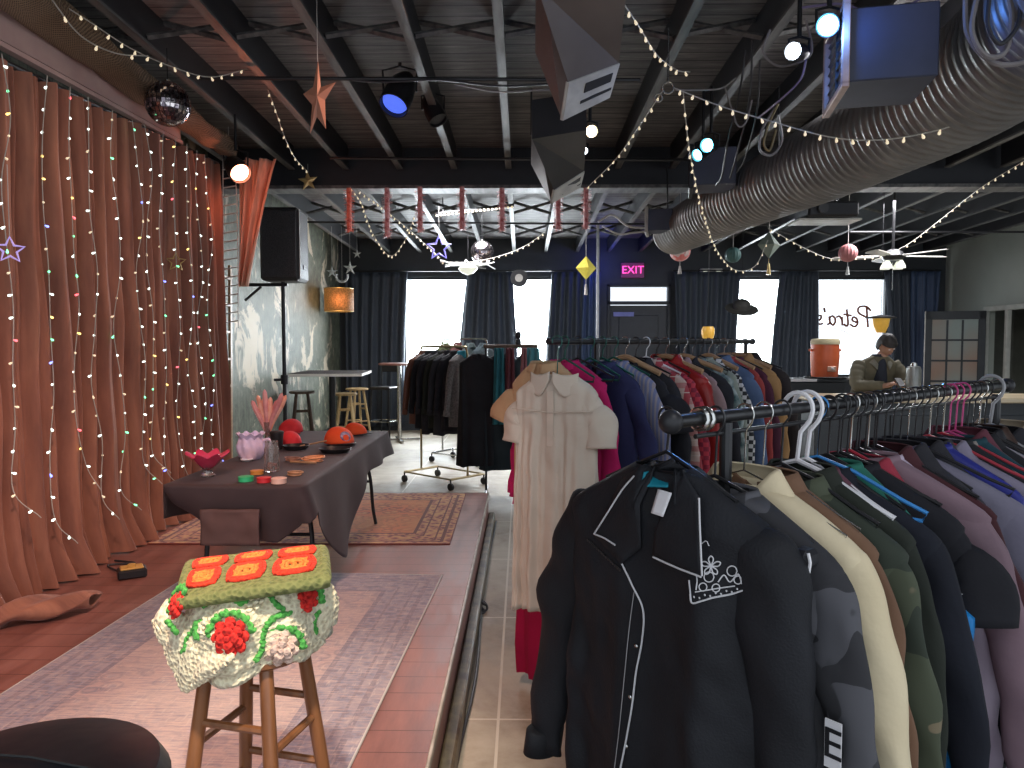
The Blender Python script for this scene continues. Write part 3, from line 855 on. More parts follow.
# ================================================================== BLACK CLOTHED TABLE
TX0, TX1, TY0, TY1, TZ = -1.71, -1.05, 3.52, 5.8, .93
M['tcloth'] = mat('mauve_black_cloth', (.045, .029, .031), (.033, .021, .024), scale=6, rough=.75, sheen=.25)
tcx, tcy = (TX0 + TX1) / 2, (TY0 + TY1) / 2
t = thing('folding_table', 'long folding table under a black cloth on the stage', 'table', (tcx, tcy, ST + .012))
hh = TZ - ST - .012 - .006
MB().box((0, 0, hh - .02), (TX1 - TX0 - .02, TY1 - TY0 - .02, .038), bev=.01).build('tabletop', M['offwhite'], t, smooth=False)
for sy in (-1, 1):
    for sx in (-1, 1):
        x_, y_ = sx * .27, sy * (1.13 - .34)
        MB().tube(curve_pts([(x_ * .8, y_ * .93, hh - .03), (x_ * 1.0, y_ * .97, hh * .55), (x_ * 1.05, y_, hh * .2), (x_ * 1.12, y_ + .01, .0)], 6), .0125, 10).build('leg', M['blackmetal'], t)
    MB().tube([(-.27, sy * .77, hh * .5), (.27, sy * .77, hh * .5)], .01, 8).build('crossbar', M['blackmetal'], t)
# cloth
def hang(s):
    """length of hanging cloth along the rim, s in 0..4 : near, right, far, left"""
    side, f = int(s) % 4, s - int(s)
    if side == 0:
        return .04 + .24 * math.sin(min(1, f * 1.25) * PI / 2) ** .8 - (.10 * max(0, (f - .8) / .2))
    if side == 1:
        if f < .06: return .18 - .06 * f / .06
        return .12 + .36 * math.exp(-((f - .30) / .17) ** 2) + .05
    if side == 2: return .14
    return .16 + .1 * math.sin(f * PI)
def rim(s):
    side, f = int(s) % 4, s - int(s)
    e = .012
    x0, x1, y0, y1 = TX0 - e - tcx, TX1 + e - tcx, TY0 - e - tcy, TY1 + e - tcy
    P = [(x0, y0), (x1, y0), (x1, y1), (x0, y1)]
    a, b = P[side], P[(side + 1) % 4]
    x, y = a[0] + (b[0] - a[0]) * f, a[1] + (b[1] - a[1]) * f
    # rounded corners
    r = .05
    cx_ = max(x0 + r, min(x1 - r, x)); cy_ = max(y0 + r, min(y1 - r, y))
    dx, dy = x - cx_, y - cy_
    d_ = math.hypot(dx, dy)
    if d_ > 1e-6:
        nx, ny = dx / d_, dy / d_
        return (cx_ + nx * r, cy_ + ny * r, nx, ny)
    return (x, y, 0, 0)
def cloth(u, v):
    s = u * 4
    x, y, nx, ny = rim(s)
    if v < .35:      # top surface, from the middle out
        k = v / .35
        return Vector((x * k, y * k, .004 + .0015 * noise.noise(Vector((x * k * 6, y * k * 6, 0)))))
    k = (v - .35) / .65
    h = hang(s)
    side = int(s) % 4
    N = [(0, -1), (1, 0), (0, 1), (-1, 0)][side]
    wv = .018 * math.sin(s * 26) * k
    if side == 1: out_ = .03 * k + wv
    elif side == 0: out_ = -.05 * k * k + wv * .4
    else: out_ = wv
    return Vector((x + N[0] * out_, y + N[1] * out_, .004 - h * k - (.0 if k > 0 else 0)))
tag(MB().grid(cloth, 200, 40, close_u=True).build('tablecloth', M['tcloth'], loc=(tcx, tcy, TZ - .004), sharp=0, solid=.004), 'black stretch cloth hanging unevenly over the long stage table', 'tablecloth')
# brown end panel of the cover
a, b = at(206, 512, TY0 + .02), at(264, 512, TY0 + .02)
M['brownpanel'] = mat('brown_panel_cloth', (.11, .06, .055), (.08, .045, .04), scale=5, rough=.8)
def panel(u, v):
    return Vector((a.x + (b.x - a.x) * u - (a.x + b.x) / 2, .006 * math.sin(u * 9 + v * 3) + .01 * noise.noise(Vector((u * 4, v * 3, 2))), .17 * (1 - v)))
tag(MB().grid(panel, 24, 12).build('cloth_panel', M['brownpanel'], loc=((a.x + b.x) / 2, TY0 - .045, at(230, 545, TY0 - .04).z), solid=.012, sharp=0), 'square brown cloth panel hanging at the near end of the table', 'cloth')

# things on the table
def tp(px, py): return onz(px, py, TZ + .004)
M['pinkglass'] = mat('cranberry_glass', (.85, .12, .22), (.7, .05, .14), rough=.12, trans=.35, coat=.6)
M['clearglass'] = mat('clear_glass', (.8, .78, .76), rough=.05, trans=.9)
p = tp(208, 476); s = .1
def scallop(r, z, th, i):
    k = max(0, (r - .03) / .075)
    return r * (1 + .12 * k * math.cos(8 * th)), z + .012 * k * math.cos(8 * th)
t = thing('glass_bowl', 'ruffled cranberry glass bowl on a clear foot at the table corner', 'bowl', p)
MB().lathe([(.0, 0), (.033, 0), (.036, .006), (.022, .018), (.02, .03), (.03, .042), (0, .045)], n=24).build('glass_foot', M['clearglass'], t)
MB().lathe([(.0, .04), (.034, .046), (.056, .066), (.078, .09), (.103, .112), (.1, .116), (.074, .096), (.05, .072), (.03, .055), (0, .05)], n=64, fn=scallop).build('ruffled_bowl', M['pinkglass'], t)
# lilac bag-like pot
p = tp(251, 459)
M['lilac'] = mat('lilac_ceramic', (.75, .56, .66), (.6, .52, .75), scale=9, rough=.5)
t = thing('ruffled_pot', 'lilac gathered pot with ruffled rim behind the glass jar', 'pot', p)
def ruf(r, z, th, i):
    k = 1 + .07 * math.sin(9 * th + i) + .05 * noise.noise(Vector((math.cos(th) * 2, math.sin(th) * 2, z * 20)))
    return r * k, z + (.008 * math.sin(9 * th) if i > 5 else 0)
MB().lathe([(0, 0), (.05, 0), (.066, .02), (.078, .05), (.08, .08), (.068, .11), (.062, .125), (.078, .15), (.074, .152), (.056, .125), (0, .1)], n=60, fn=ruf).build('pot_body', M['lilac'], t)
MB().tube(curve_pts([(.075, 0, .11), (.108, 0, .115), (.112, 0, .07), (.08, 0, .045)], 5), .008, 8).build('handle', M['lilac'], t)
# glass jar
p = tp(272, 471)
t = thing('glass_jar', 'tall clear glass jar with pink beads standing behind the coloured rings', 'jar', p)
MB().lathe([(.0, 0), (.036, 0), (.038, .01), (.038, .12), (.033, .135), (.033, .16), (.031, .16), (.031, .135), (.035, .118), (.035, .006), (0, .006)], n=28).build('jar_glass', M['clearglass'], t)
mb = MB(); rr = random.Random(2)
for k in range(26):
    a_ = rr.random() * 2 * PI; q = rr.random() ** .5 * .026
    mb.ball((q * math.cos(a_), q * math.sin(a_), .014 + rr.random() * .03), .006, 6, 5)
tag(mb.build('pink_beads', mat('pink_beads', (.7, .3, .25)), loc=p), 'pink beads lying in the bottom of the glass jar', 'beads', kind='stuff')
# coral sprays
p = tp(268, 446)
M['coral'] = mat('coral_orange', (.85, .33, .2), (.95, .55, .42), scale=20, rough=.5)
M['coralpink'] = mat('coral_pink', (.8, .38, .36), (.6, .2, .2), scale=16, rough=.6)
t = thing('coral_vase', 'spray of orange and pink coral fingers in a slim clear vase', 'vase', p)
MB().lathe([(0, 0), (.03, 0), (.026, .01), (.018, .07), (.03, .16), (.028, .16), (.016, .07), (0, .03)], n=20).build('slim_vase', M['clearglass'], t)
fing = [(-.075, .27, 'coralpink'), (-.05, .3, 'coral'), (-.025, .285, 'coral'), (-.008, .335, 'coralpink'), (.018, .29, 'coral'), (.045, .27, 'coralpink'), (.085, .315, 'coralpink'), (.1, .3, 'coral')]
for k, (dx, h_, m_) in enumerate(fing):
    h_ *= 1.12; dx *= 1.25
    pts = curve_pts([(0, 0, .07), (dx * .3, .01 * (k % 3 - 1), h_ * .5), (dx * .75, .015 * (k % 3 - 1), h_ * .8), (dx, .02 * (k % 3 - 1), h_)], 4)
    n_ = len(pts)
    MB().tube(pts, [.009 + .009 * math.sin(i / n_ * 3) for i in range(n_ - 1)] + [.003], 8).build('coral_finger', M[m_], t)
# small dish, tins
p = tp(247, 461)
tag(MB().lathe([(0, 0), (.025, 0), (.036, .01), (.034, .013), (.0, .006)], n=24).build('white_saucer', M['white'], loc=p), 'small white saucer in front of the lilac pot', 'saucer')
def tin(px, py, r, h, m_, lab):
    t = thing('candle_tin', lab, 'tin', tp(px, py), group='coloured tins at the table corner')
    MB().lathe([(0, 0), (r, 0), (r, h * .75), (0, h * .75)], n=28).build('tin_body', m_, t)
    MB().lathe([(0, h * .72), (r * 1.03, h * .72), (r * 1.04, h * .95), (r * .95, h), (0, h)], n=28).build('tin_lid', m_, t)
tin(246, 481, .036, .024, mat('green_tin', (.04, .5, .2), rough=.4), 'bright green round tin, leftmost on the table corner')
tin(257, 474, .033, .02, mat('amber_tin', (.6, .25, .05), rough=.4), 'amber tin tucked behind the red and green tins')
tin(264, 482, .034, .024, mat('red_tin', (.6, .03, .04), rough=.4), 'red round tin between the green and cream tins')
tin(279, 483, .036, .026, mat('cream_tin', (.8, .52, .42), rough=.4), 'cream round tin, rightmost beside the bangles')
def coil(px, py, R0, n, m_, lab, nm='bangle'):
    t = thing(nm, lab, 'bangles', tp(px, py), group='coiled jewellery on the table')
    rr = random.Random(lab)
    for k in range(n):
        MB().torus((rr.uniform(-.015, .015), rr.uniform(-.015, .015), .006 + .004 * k), R0 * rr.uniform(.8, 1.05), .0035, 24, 6, rot=(rr.uniform(-.08, .08), rr.uniform(-.08, .08), 0)).build('ring', m_, t)
M['tan'] = mat('tan_cord', (.5, .27, .14), (.35, .17, .08), scale=30, rough=.5)
coil(294, 475, .04, 3, M['tan'], 'tan bangles right of the cream tin')
coil(313, 461, .055, 6, mat('orange_cord', (.75, .33, .15), rough=.5), 'coil of orange tan necklaces in front of the black pan')
coil(292, 461, .04, 4, mat('brown_cord', (.3, .14, .09), rough=.5), 'brown bead strings left of the orange coil')
p = tp(300, 464)
tag(MB().tube([(-.06, .02, .01), (.1, -.03, .012)], .006, 8).build('wooden_stick', M['hangwood'], loc=p), 'thin pinkish stick lying across the table', 'stick')
p = tp(310, 447)
tag(MB().tube([(-.05, -.05, .012), (.09, .09, .03)], .006, 8).build('wooden_spoon', M['hangwood'], loc=p), 'pale stick resting on the rim of the black dish', 'stick')
# caps
def cap(px, py, r, m1_, m2_, lab, rz, patch=None, brimdir=1):
    t = thing('baseball_cap', lab, 'cap', tp(px, py), rz, 'caps at the far end of the table')
    def dome(u, v):
        th = u * 2 * PI; ph = v * PI / 2
        k = 1 + .06 * math.cos(th) + .02 * noise.noise(Vector((math.cos(th) * 3, math.sin(th) * 3, v * 3)))
        return Vector((r * math.cos(th) * math.cos(ph) * k, r * .86 * math.sin(th) * math.cos(ph), .01 + r * .95 * math.sin(ph) ** .85 * (1 - .12 * math.cos(th) * math.cos(ph))))
    MB().grid(dome, 36, 14, close_u=True).build('crown', m1_, t, sharp=0, solid=.003)
    def brim(u, v):
        a_ = (u - .5) * PI * .85
        rr_ = r * (.95 + .62 * v * math.cos(a_ * .95))
        return Vector((rr_ * math.cos(a_), r * .88 * math.sin(a_) * (1 + .05 * v), .014 - .012 * (a_ / 1.3) ** 2 + .004 * v))
    MB().grid(brim, 24, 8).build('brim', m2_, t, sharp=0, solid=.005)
    MB().ball((0, 0, r * .96), .007, 8, 6).build('top_button', m1_, t)
    if patch:
        q = MB().lathe([(0, 0), (r * .34, 0), (r * .32, .005), (0, .006)], n=24, rot=(0, R(60), 0), c=(r * .86, 0, r * .54))
        q.build('round_patch', patch, t)
M['capred'] = mat('red_cap_cloth', (.7, .03, .04), (.55, .02, .03), scale=8, rough=.8)
M['caporange'] = mat('orange_cap_cloth', (.85, .1, .02), (.75, .07, .015), scale=8, rough=.8)
patch = mat('pale_patch', (.5, .42, .55), (.1, .08, .2), scale=50, rough=.6)
cap(291, 433, .1, M['capred'], M['capred'], 'pinkish red cap standing left at the far end of the table', R(-100))
cap(290, 445, .085, M['capred'], M['black'], 'small red cap on the black dish', R(-60))
cap(339, 444, .11, M['caporange'], M['blackplastic'], 'orange cap with a round patch and dark brim near the table edge', R(-50), patch)
cap(355, 435, .085, M['caporange'], M['black'], 'orange and black cap behind the patched orange cap', R(-10))
p = tp(277, 449)
t = thing('black_tumbler', 'black tumbler beside the coral spray', 'tumbler', p)
MB().lathe([(0, 0), (.036, 0), (.042, .1), (.042, .105), (0, .105)], n=24).build('tumbler_body', M['blackplastic'], t)
MB().lathe([(.0, .1), (.044, .1), (.044, .112), (.03, .118), (0, .118)], n=24).build('tumbler_lid', M['black'], t)
for (px, py, r_, lab) in ((296, 449, .085, 'flat black dish under the small red cap'), (335, 452, .1, 'shallow black dish in front of the orange cap')):
    tag(MB().lathe([(0, 0), (r_ * .8, 0), (r_, .025), (r_ * .97, .027), (r_ * .78, .006), (0, .006)], n=32).build('black_dish', M['blackplastic'], loc=tp(px, py)), lab, 'dish', 'black dishes on the table')
# ================================================================== PEDAL BOX, BLACK SEAT
p = onz(132, 577, ST)
t = thing('foot_switch', 'small black switch box with yellow buttons on the stage floor', 'switch box', (p.x, p.y, ST), R(32))
MB().box((0, 0, .028), (.15, .11, .05), bev=.008).build('switch_housing', M['blackplastic'], t, smooth=False)
MB().box((0, 0, .057), (.12, .085, .012), bev=.005).cyl((0, .0, .06), (0, 0, .075), .022).build('yellow_button', mat('yellow_plastic', (.75, .45, .12), rough=.4), t, smooth=False)
tag(MB().tube(curve_pts([(p.x - .07, p.y + .03, ST + .012), (p.x - .25, p.y + .2, ST + .008), (-2.35, p.y + .25, ST + .008), (-2.5, p.y + .3, ST + .008)], 6), .006, 6).build('power_cord', M['cable']), 'thin dark cord running from the curtain to the switch box', 'cord')
q = at(40, 760, 1.02)
t = thing('padded_bar_stool', 'round black vinyl padded seat in the bottom left corner', 'stool', (q.x - .02, 1.0, ST))
zs = at(60, 727, 1.12).z - ST
MB().lathe([(0, zs - .09), (.17, zs - .09), (.19, zs - .075), (.195, zs - .04), (.18, zs - .015), (.12, zs - .002), (0, zs)], n=48).build('cushion', mat('black_vinyl', (.022, .024, .03), (.015, .016, .02), scale=6, rough=.38, bump=.25, bscale=14), t)
MB().tube([(-.15, .05, zs + .0), (0, .03, zs + .003), (.14, .0, zs - .003)], .0022, 5).build('seam', M['black'], t)
MB().cyl((0, 0, .02), (0, 0, zs - .09), .03).build('post', M['chrome'], t)
MB().lathe([(0, 0), (.2, 0), (.2, .012), (.05, .03), (0, .03)], n=32).build('base', M['chrome'], t)
MB().torus((0, 0, .25), .14, .01, 28, 8).build('foot_ring', M['chrome'], t)

# cable along the stage side
pts = [(-.24 + .012 * math.sin(y * 2.1) + .02 * noise.noise(Vector((y, 0, 0))), y, .012) for y in [1.2 + .25 * k for k in range(23)]]
tag(MB().tube(curve_pts(pts, 4), .007, 6).build('floor_cable', M['cable']), 'black cable lying along the foot of the stage', 'cable')
p = onz(475, 612, .0)
mb = MB()
for k in range(4): mb.torus((.02 * math.sin(k), .02 * k, .02 + .012 * k), .045 - .006 * k, .007, 18, 6, rot=(.5 * math.sin(k * 2), .5, 0))
tag(mb.build('cable_knot', M['cable'], loc=(p.x + .02, p.y, 0)), 'small tangled knot of black cable beside the stage', 'cable')

# ================================================================== SPEAKERS, STANDS
M['spk'] = mat('speaker_black', (.025, .025, .028), rough=.5, bump=.2, bscale=120)
M['grille'] = mat('speaker_grille', (.05, .05, .055), (.015, .015, .017), scale=160, rough=.5, tex='vor', bump=.4, bscale=160)
a, b = at(262, 246, 8.3), at(307, 246, 8.0)
w_ = .62
t = thing('pa_speaker', 'tall black loudspeaker on a wall bracket beyond the stage curtain', 'speaker', (at(285, 280, 8.2).x, 8.2, at(285, 282, 8.2).z), R(1))
h_ = at(285, 210, 8.2).z - at(285, 282, 8.2).z
MB().box((0, .0, h_ / 2), (.42, .4, h_), bev=.03).build('cabinet', M['spk'], t, smooth=False)
MB().box((0, -.205, h_ / 2), (.37, .015, h_ - .08), bev=.006).build('front_grille', M['grille'], t, smooth=False)
MB().box((.213, -.17, h_ / 2), (.006, .012, h_ - .05)).build('edge_trim', M['offwhite'], t, smooth=False)
MB().box((.21, .02, h_ * .2), (.012, .12, .05), bev=.01).build('side_handle', M['blackmetal'], t, smooth=False)
tx, tz = at(283, 282, 8.2).x, at(285, 282, 8.2).z
t = thing('speaker_stand', 'black pole with a side bracket holding the tall speaker', 'stand', (tx, 8.2, 0))
MB().cyl((0, 0, .0), (0, 0, tz), .022, n=14).build('pole', M['blackmetal'], t)
MB().cyl((0, 0, 1.17), (0, 0, 1.27), .04, n=14).cyl((0, -.03, 1.22), (-.09, -.08, 1.22), .015).build('clamp_knob', M['blackplastic'], t)
MB().box((-.2, 0, tz - .03), (.5, .04, .035), bev=.005).build('bracket_arm', M['blackmetal'], t, smooth=False)
MB().tube([(-.42, 0, tz - .2), (-.24, 0, tz - .05)], .015, 8).build('brace', M['blackmetal'], t)
for k in range(3):
    a_ = k * 2 * PI / 3 + .4
    MB().tube([(0, 0, .55), (.45 * math.cos(a_), .45 * math.sin(a_), .015)], .012, 8).build('leg', M['blackmetal'], t)

# hanging wedge speakers: sloping underside, pale baffle facing the room, deep sides
M['spkgrey'] = mat('worn_speaker_paint', (.13, .11, .1), (.09, .075, .07), scale=2, rough=.5)
M['spkblack'] = mat('black_speaker_paint', (.04, .037, .037), (.025, .024, .025), scale=2, rough=.5)
M['spkedge'] = mat('speaker_face_grey', (.5, .48, .43), (.36, .34, .31), scale=9, rough=.45)
def build_hung(label, Ya, P, mcab, mface):
    p1, p2, p3, p4, p5, p6, k1 = [at(x, y, Y) for x, y, Y in P]
    o = (p1 + p2 + p5 + p6) / 4
    p1, p2, p3, p4, p5, p6, k1 = [v - o for v in (p1, p2, p3, p4, p5, p6, k1)]
    k2 = k1 + (p5 - p6) * 1.05
    t1, t2 = p1 + Vector((0, .12, .3)), p2 + Vector((0, .12, .3))
    t = thing('ceiling_speaker', label, 'speaker', o)
    MB().add([p1, p2, p3, p4, p5, p6, k1, k2, t1, t2], [(0, 3, 2, 1), (3, 5, 4, 2), (0, 8, 6, 5, 3), (1, 2, 4, 7, 9), (5, 6, 7, 4), (6, 8, 9, 7), (0, 1, 9, 8)]).build('cabinet', mcab, t, smooth=False)
    n_ = (p3 - p4).cross(p6 - p4).normalized()
    if n_.y > 0: n_ = -n_
    def q(u, v, k=.006): return p4 + (p3 - p4) * u + ((p6 - p4) * (1 - u) + (p5 - p3) * u) * v + n_ * k
    def plate(mb, u0, u1, v0, v1, k):
        mb.add([q(u0, v0, k), q(u1, v0, k), q(u1, v1, k), q(u0, v1, k), q(u0, v0, -.002), q(u1, v0, -.002), q(u1, v1, -.002), q(u0, v1, -.002)], [(0, 1, 2, 3), (4, 7, 6, 5), (0, 4, 5, 1), (1, 5, 6, 2), (2, 6, 7, 3), (3, 7, 4, 0)])
        return mb
    plate(MB(), 0, 1, 0, 1, .008).build('baffle', mface, t, smooth=False)
    for a in ((.36, .9, .2, .46), (.32, .96, .66, .74)): plate(MB(), *a, .0095).build('port_slot', M['black'], t, smooth=False)
    MB().tube([p4 - n_ * .004, p6 - n_ * .004], .008, 6).build('corner_trim', mface, t)
    for v_ in (t1 * .5 + k1 * .5, t2 * .5 + k2 * .5):
        MB().tube([v_, Vector((v_.x, v_.y, ceil_b(o.y + v_.y) - o.z + .02))], .008, 6).build('hanging_chain', M['blackmetal'], t)
    return t
build_hung('large grey wedge speaker hung from the ceiling, nearest of the two', 3.4,
           [(537, -14, 3.1), (627, -14, 3.15), (619, 63, 3.65), (568, 82, 3.55), (609, 97, 3.78), (562, 120, 3.68), (535, 52, 4.0)], M['spkgrey'], M['spkedge'])
build_hung('smaller black wedge speaker hung behind the large grey one', 5.4,
           [(532, 139, 5.2), (587, 130, 5.25), (584, 171, 5.9), (554, 190, 5.8), (580, 187, 6.05), (551, 203, 5.95), (531, 164, 6.4)], M['spkblack'], M['spkedge'])

# par cans and lit lenses
def par(label, px, py, Y, aim, r=.09, lens='off', L_=.22):
    p = at(px, py, Y)
    t = thing('stage_light', label, 'stage light', p)
    d_ = Vector(aim).normalized()
    q = Vector((0, 0, 1)).rotation_difference(d_).to_euler()
    o = MB().lathe([(0, -L_ * .55), (r * .5, -L_ * .55), (r * .85, -L_ * .3), (r, L_ * .1), (r, L_ * .5), (r * .93, L_ * .5), (r * .9, L_ * .2), (0, L_ * .15)], n=24, rot=q)
    o.build('housing', M['blackmetal'], t)
    lm = {'off': M['spk'], 'cyan': M['lcyan'], 'white': M['lwhite'], 'warm': M['lwarm'], 'red': M['lred'], 'blue': M['lblue']}[lens]
    MB().lathe([(0, L_ * .36), (r * .86, L_ * .36), (r * .8, L_ * .42), (0, L_ * .46)], n=24, rot=q).build('lens', lm, t)
    yz = min(.5, ceil_b(Y) - p.z)
    MB().tube([(-r * 1.1, 0, 0), (-r * 1.15, 0, r * 1.4), (0, 0, r * 1.7), (r * 1.15, 0, r * 1.4), (r * 1.1, 0, 0)], .008, 6).build('yoke', M['blackmetal'], t)
    MB().cyl((0, 0, r * 1.65), (0, 0, max(r * 1.9, ceil_b(Y) - p.z + .01)), .012).build('hanger_bolt', M['blackmetal'], t)
    return p, d_
M['lcyan'] = mat('cyan_lens', (.3, .9, 1), emit=14, ecol=(.15, .75, 1))
M['lwhite'] = mat('white_lens', (.9, .95, 1), emit=12, ecol=(.8, .9, 1))
M['lwarm'] = mat('warm_lens', (1, .85, .5), emit=14, ecol=(1, .8, .45))
M['lred'] = mat('red_lens', (1, .4, .2), emit=9, ecol=(1, .35, .2))
M['lblue'] = mat('blue_lens', (.1, .2, .9), emit=.8, ecol=(.08, .15, .8))
par('black stage light with a dull blue lens hung from the left joists', 400, 92, 5.6, (-.3, -.6, -1), .11, 'blue', .3)
par('small dark stage light right of the blue lensed one', 433, 110, 6.2, (.5, -.3, -1), .08, 'off')
par('cyan stage light glowing brightly above the duct outlet', 829, 26, 3.6, (-.5, -1, -.35), .052, 'cyan', .16)
par('white lit stage light left of the bright cyan one', 799, 52, 3.9, (-.9, -1, -.3), .045, 'white', .16)
par('pale cyan stage light, right one of the pair beside the duct', 711, 145, 5.8, (-.8, -1, -.3), .055, 'cyan', .16)
par('pale cyan stage light, left one of the pair beside the duct', 703, 152, 5.9, (-1.4, -1, -.9), .05, 'cyan', .16)
par('warm lit spotlight behind the large wedge speaker', 590, 132, 5.4, (.1, -1, -.2), .045, 'warm', .14)
par('white lit spotlight on top of the smaller wedge speaker', 583, 150, 6.4, (.1, -1, -.4), .035, 'white', .12)
par('glaring orange stage lamp above the end of the curtain', 236, 168, 6.4, (.75, -.75, -.75), .09, 'red', .22)

# ================================================================== SPIRAL DUCT
g = G('spiral_duct_metal'); n = g.noise(g.mp(), 3, 6, .6)
M['duct'] = g.out(g.ramp(n, [(.3, (.17, .165, .165)), (.7, (.32, .31, .3))]), .42, metal=.55)
ctl = [at(1120, -50, 3.0), at(1040, 28, 3.6), at(955, 92, 4.3), at(862, 142, 5.2), at(780, 182, 6.3), at(720, 208, 7.4), at(672, 234, 8.6)]
ctl[-2].z -= .02
cp = curve_pts(ctl, 60)
Ls = [0]
for a, b in zip(cp, cp[1:]): Ls.append(Ls[-1] + (b - a).length)
NR = 640
pts, rad = [], []
j = 0
for k in range(NR):
    s_ = Ls[-1] * k / (NR - 1)
    while j < len(Ls) - 2 and Ls[j + 1] < s_: j += 1
    f = (s_ - Ls[j]) / max(1e-6, Ls[j + 1] - Ls[j])
    pts.append(cp[j].lerp(cp[j + 1], f))
    base = .33 - .1 * (k / NR)
    ph = (s_ / .072) % 1.0
    rad.append(base + (.013 * math.sin(ph / .5 * PI) if ph < .5 else 0) + .003 * math.sin(s_ * 3))
o = pts[0]
t = thing('spiral_duct', 'big ribbed spiral air duct running along the ceiling at right', 'duct', tuple(o))
MB().tube([p - o for p in pts], rad, 44).build('ribbed_pipe', M['duct'], t, sharp=60)
for k in range(5):
    i = int(NR * (.1 + .2 * k)); p_ = pts[i] - o
    MB().tube([p_ + Vector((-.26, 0, .1)), p_ + Vector((-.27, 0, ceil_b(pts[i].y) - pts[i].z))], .008, 6).build('strap', M['blackmetal'], t)
M['ductframe'] = mat('rusty_frame', (.45, .3, .24), (.3, .2, .16), scale=8, rough=.45, metal=.3)
M['ductbox'] = mat('dark_blue_box', (.045, .05, .085), (.03, .035, .06), scale=4, rough=.5)
def outlet(label, px, py, Y, s, rz, frame):
    p = at(px, py, Y)
    t = thing('duct_outlet', label, 'air outlet', p, rz)
    MB().box((.21 * s, 0, 0), (.42 * s, .46 * s, .36 * s), bev=.006).build('outlet_box', M['ductbox'], t, smooth=False)
    m = MB(); w2, h2 = .25 * s, .2 * s
    for sy in (-1, 1): m.box((-.01, sy * w2, 0), (.035, .03, h2 * 2), bev=.004)
    for sz in (-1, 1): m.box((-.01, 0, sz * h2), (.035, w2 * 2 + .03, .03), bev=.004)
    m.build('outlet_frame', frame, t, smooth=False)
    m = MB()
    for k in range(7): m.box((.0, 0, -h2 + .045 + k * (2 * h2 - .09) / 6), (.02, w2 * 1.85, .004), rot=(0, .5, 0))
    m.box((-.005, 0, 0), (.012, .012, h2 * 1.9))
    m.build('louvres', M['blackmetal'], t, smooth=False)
outlet('square blue lit duct outlet with a rusty frame near the ceiling', 838, 62, 3.75, .92, R(-12), M['ductframe'])
outlet('duct outlet box behind the pair of cyan lights', 692, 172, 6.6, .85, R(-12), M['blackmetal'])
outlet('black duct outlet at the far end of the duct', 648, 222, 8.2, .62, R(-12), M['spkedge'])

# cables tangled round the duct
def cab(label, pts_, r=.007, m_=None, name='hanging_cable', group='loose cables hanging round the duct'):
    P = [at(*p) for p in pts_]
    o = P[0]
    tag(MB().tube([p - o for p in curve_pts(P, 7)], r, 6).build(name, m_ or M['cable'], loc=o), label, 'cable', group)
M['cablegrey'] = mat('grey_cable', (.22, .2, .2), rough=.5)
M['cablepurple'] = mat('violet_cable', (.2, .16, .3), rough=.5)
cab('thick looped cable hanging in front of the duct at the top right', [(978, -8, 3.2), (972, 30, 3.2), (985, 55, 3.2), (1005, 52, 3.2), (1012, 20, 3.2), (1008, -8, 3.2)], .011, M['cablegrey'])
cab('outer loop of the cable bundle at the top right corner', [(965, -8, 3.25), (968, 35, 3.25), (992, 62, 3.25), (1024, 62, 3.25), (1050, 45, 3.25)], .011, M['cablegrey'])
cab('inner dark loop of the cable bundle at the top right corner', [(990, -8, 3.15), (988, 25, 3.15), (1000, 44, 3.15), (1018, 25, 3.15), (1020, -8, 3.15)], .009)
cab('violet cable drooping above the cyan light to the duct outlet', [(800, 8, 3.9), (840, 4, 3.8), (870, 12, 3.8), (905, 6, 3.8), (930, -6, 3.8)], .006, M['cablepurple'])
cab('cable loop below the white stage light', [(770, 30, 4.2), (763, 52, 4.2), (778, 66, 4.2), (800, 62, 4.2), (812, 50, 4.2), (806, 20, 4.2)], .007, M['cablegrey'])
cab('cable sagging from the joist hub toward the duct', [(676, 90, 4.9), (700, 90, 4.9), (722, 88, 5.0), (736, 78, 5.0)], .006, M['cablegrey'])
cab('u-shaped cable hanging left of the duct', [(725, 88, 5.2), (732, 110, 5.2), (738, 126, 5.2), (746, 122, 5.2), (752, 100, 5.2)], .006, M['cablegrey'])
cab('coiled cable bundle hanging on the left side of the duct', [(775, 108, 5.0), (762, 130, 5.0), (760, 150, 5.0), (772, 155, 5.0), (782, 140, 5.0), (778, 115, 5.0)], .008, M['cablegrey'])
cab('second turn of the cable coil on the left side of the duct', [(778, 104, 4.95), (768, 126, 4.95), (764, 144, 4.95), (770, 150, 4.95), (776, 130, 4.95)], .008, M['brass'])
cab('violet cable running down to the left of the duct outlet', [(806, 60, 4.0), (800, 80, 4.1), (780, 100, 4.3), (758, 118, 4.6)], .006, M['cablepurple'])
cab('dark cable dropping from the ceiling hub past the cyan pair', [(745, 50, 5.2), (740, 90, 5.3), (728, 140, 5.6), (722, 175, 6.0), (716, 185, 6.2)], .007)
cab('second dark cable dropping beside the cyan pair', [(752, 40, 5.1), (750, 95, 5.3), (738, 150, 5.7), (730, 178, 6.0)], .007)
cab('third dark cable running in front of the narrow duct end', [(760, 60, 5.0), (757, 110, 5.2), (745, 158, 5.7), (737, 172, 5.9)], .006)
cab('bundle of pale cables under the girder left of the duct', [(598, 222, 8.6), (612, 215, 8.6), (628, 226, 8.6), (645, 228, 8.6)], .013, M['offwhite'])
cab('lower pale cable under the girder left of the duct', [(602, 226, 8.65), (618, 234, 8.65), (632, 233, 8.65), (648, 231, 8.65)], .011, M['offwhite'])
cab('long black cable strung along the conduit to the left stage light', [(336, 78, 5.4), (380, 82, 5.4), (440, 80, 5.35), (500, 86, 5.35), (560, 84, 5.4), (600, 88, 5.4)], .008)
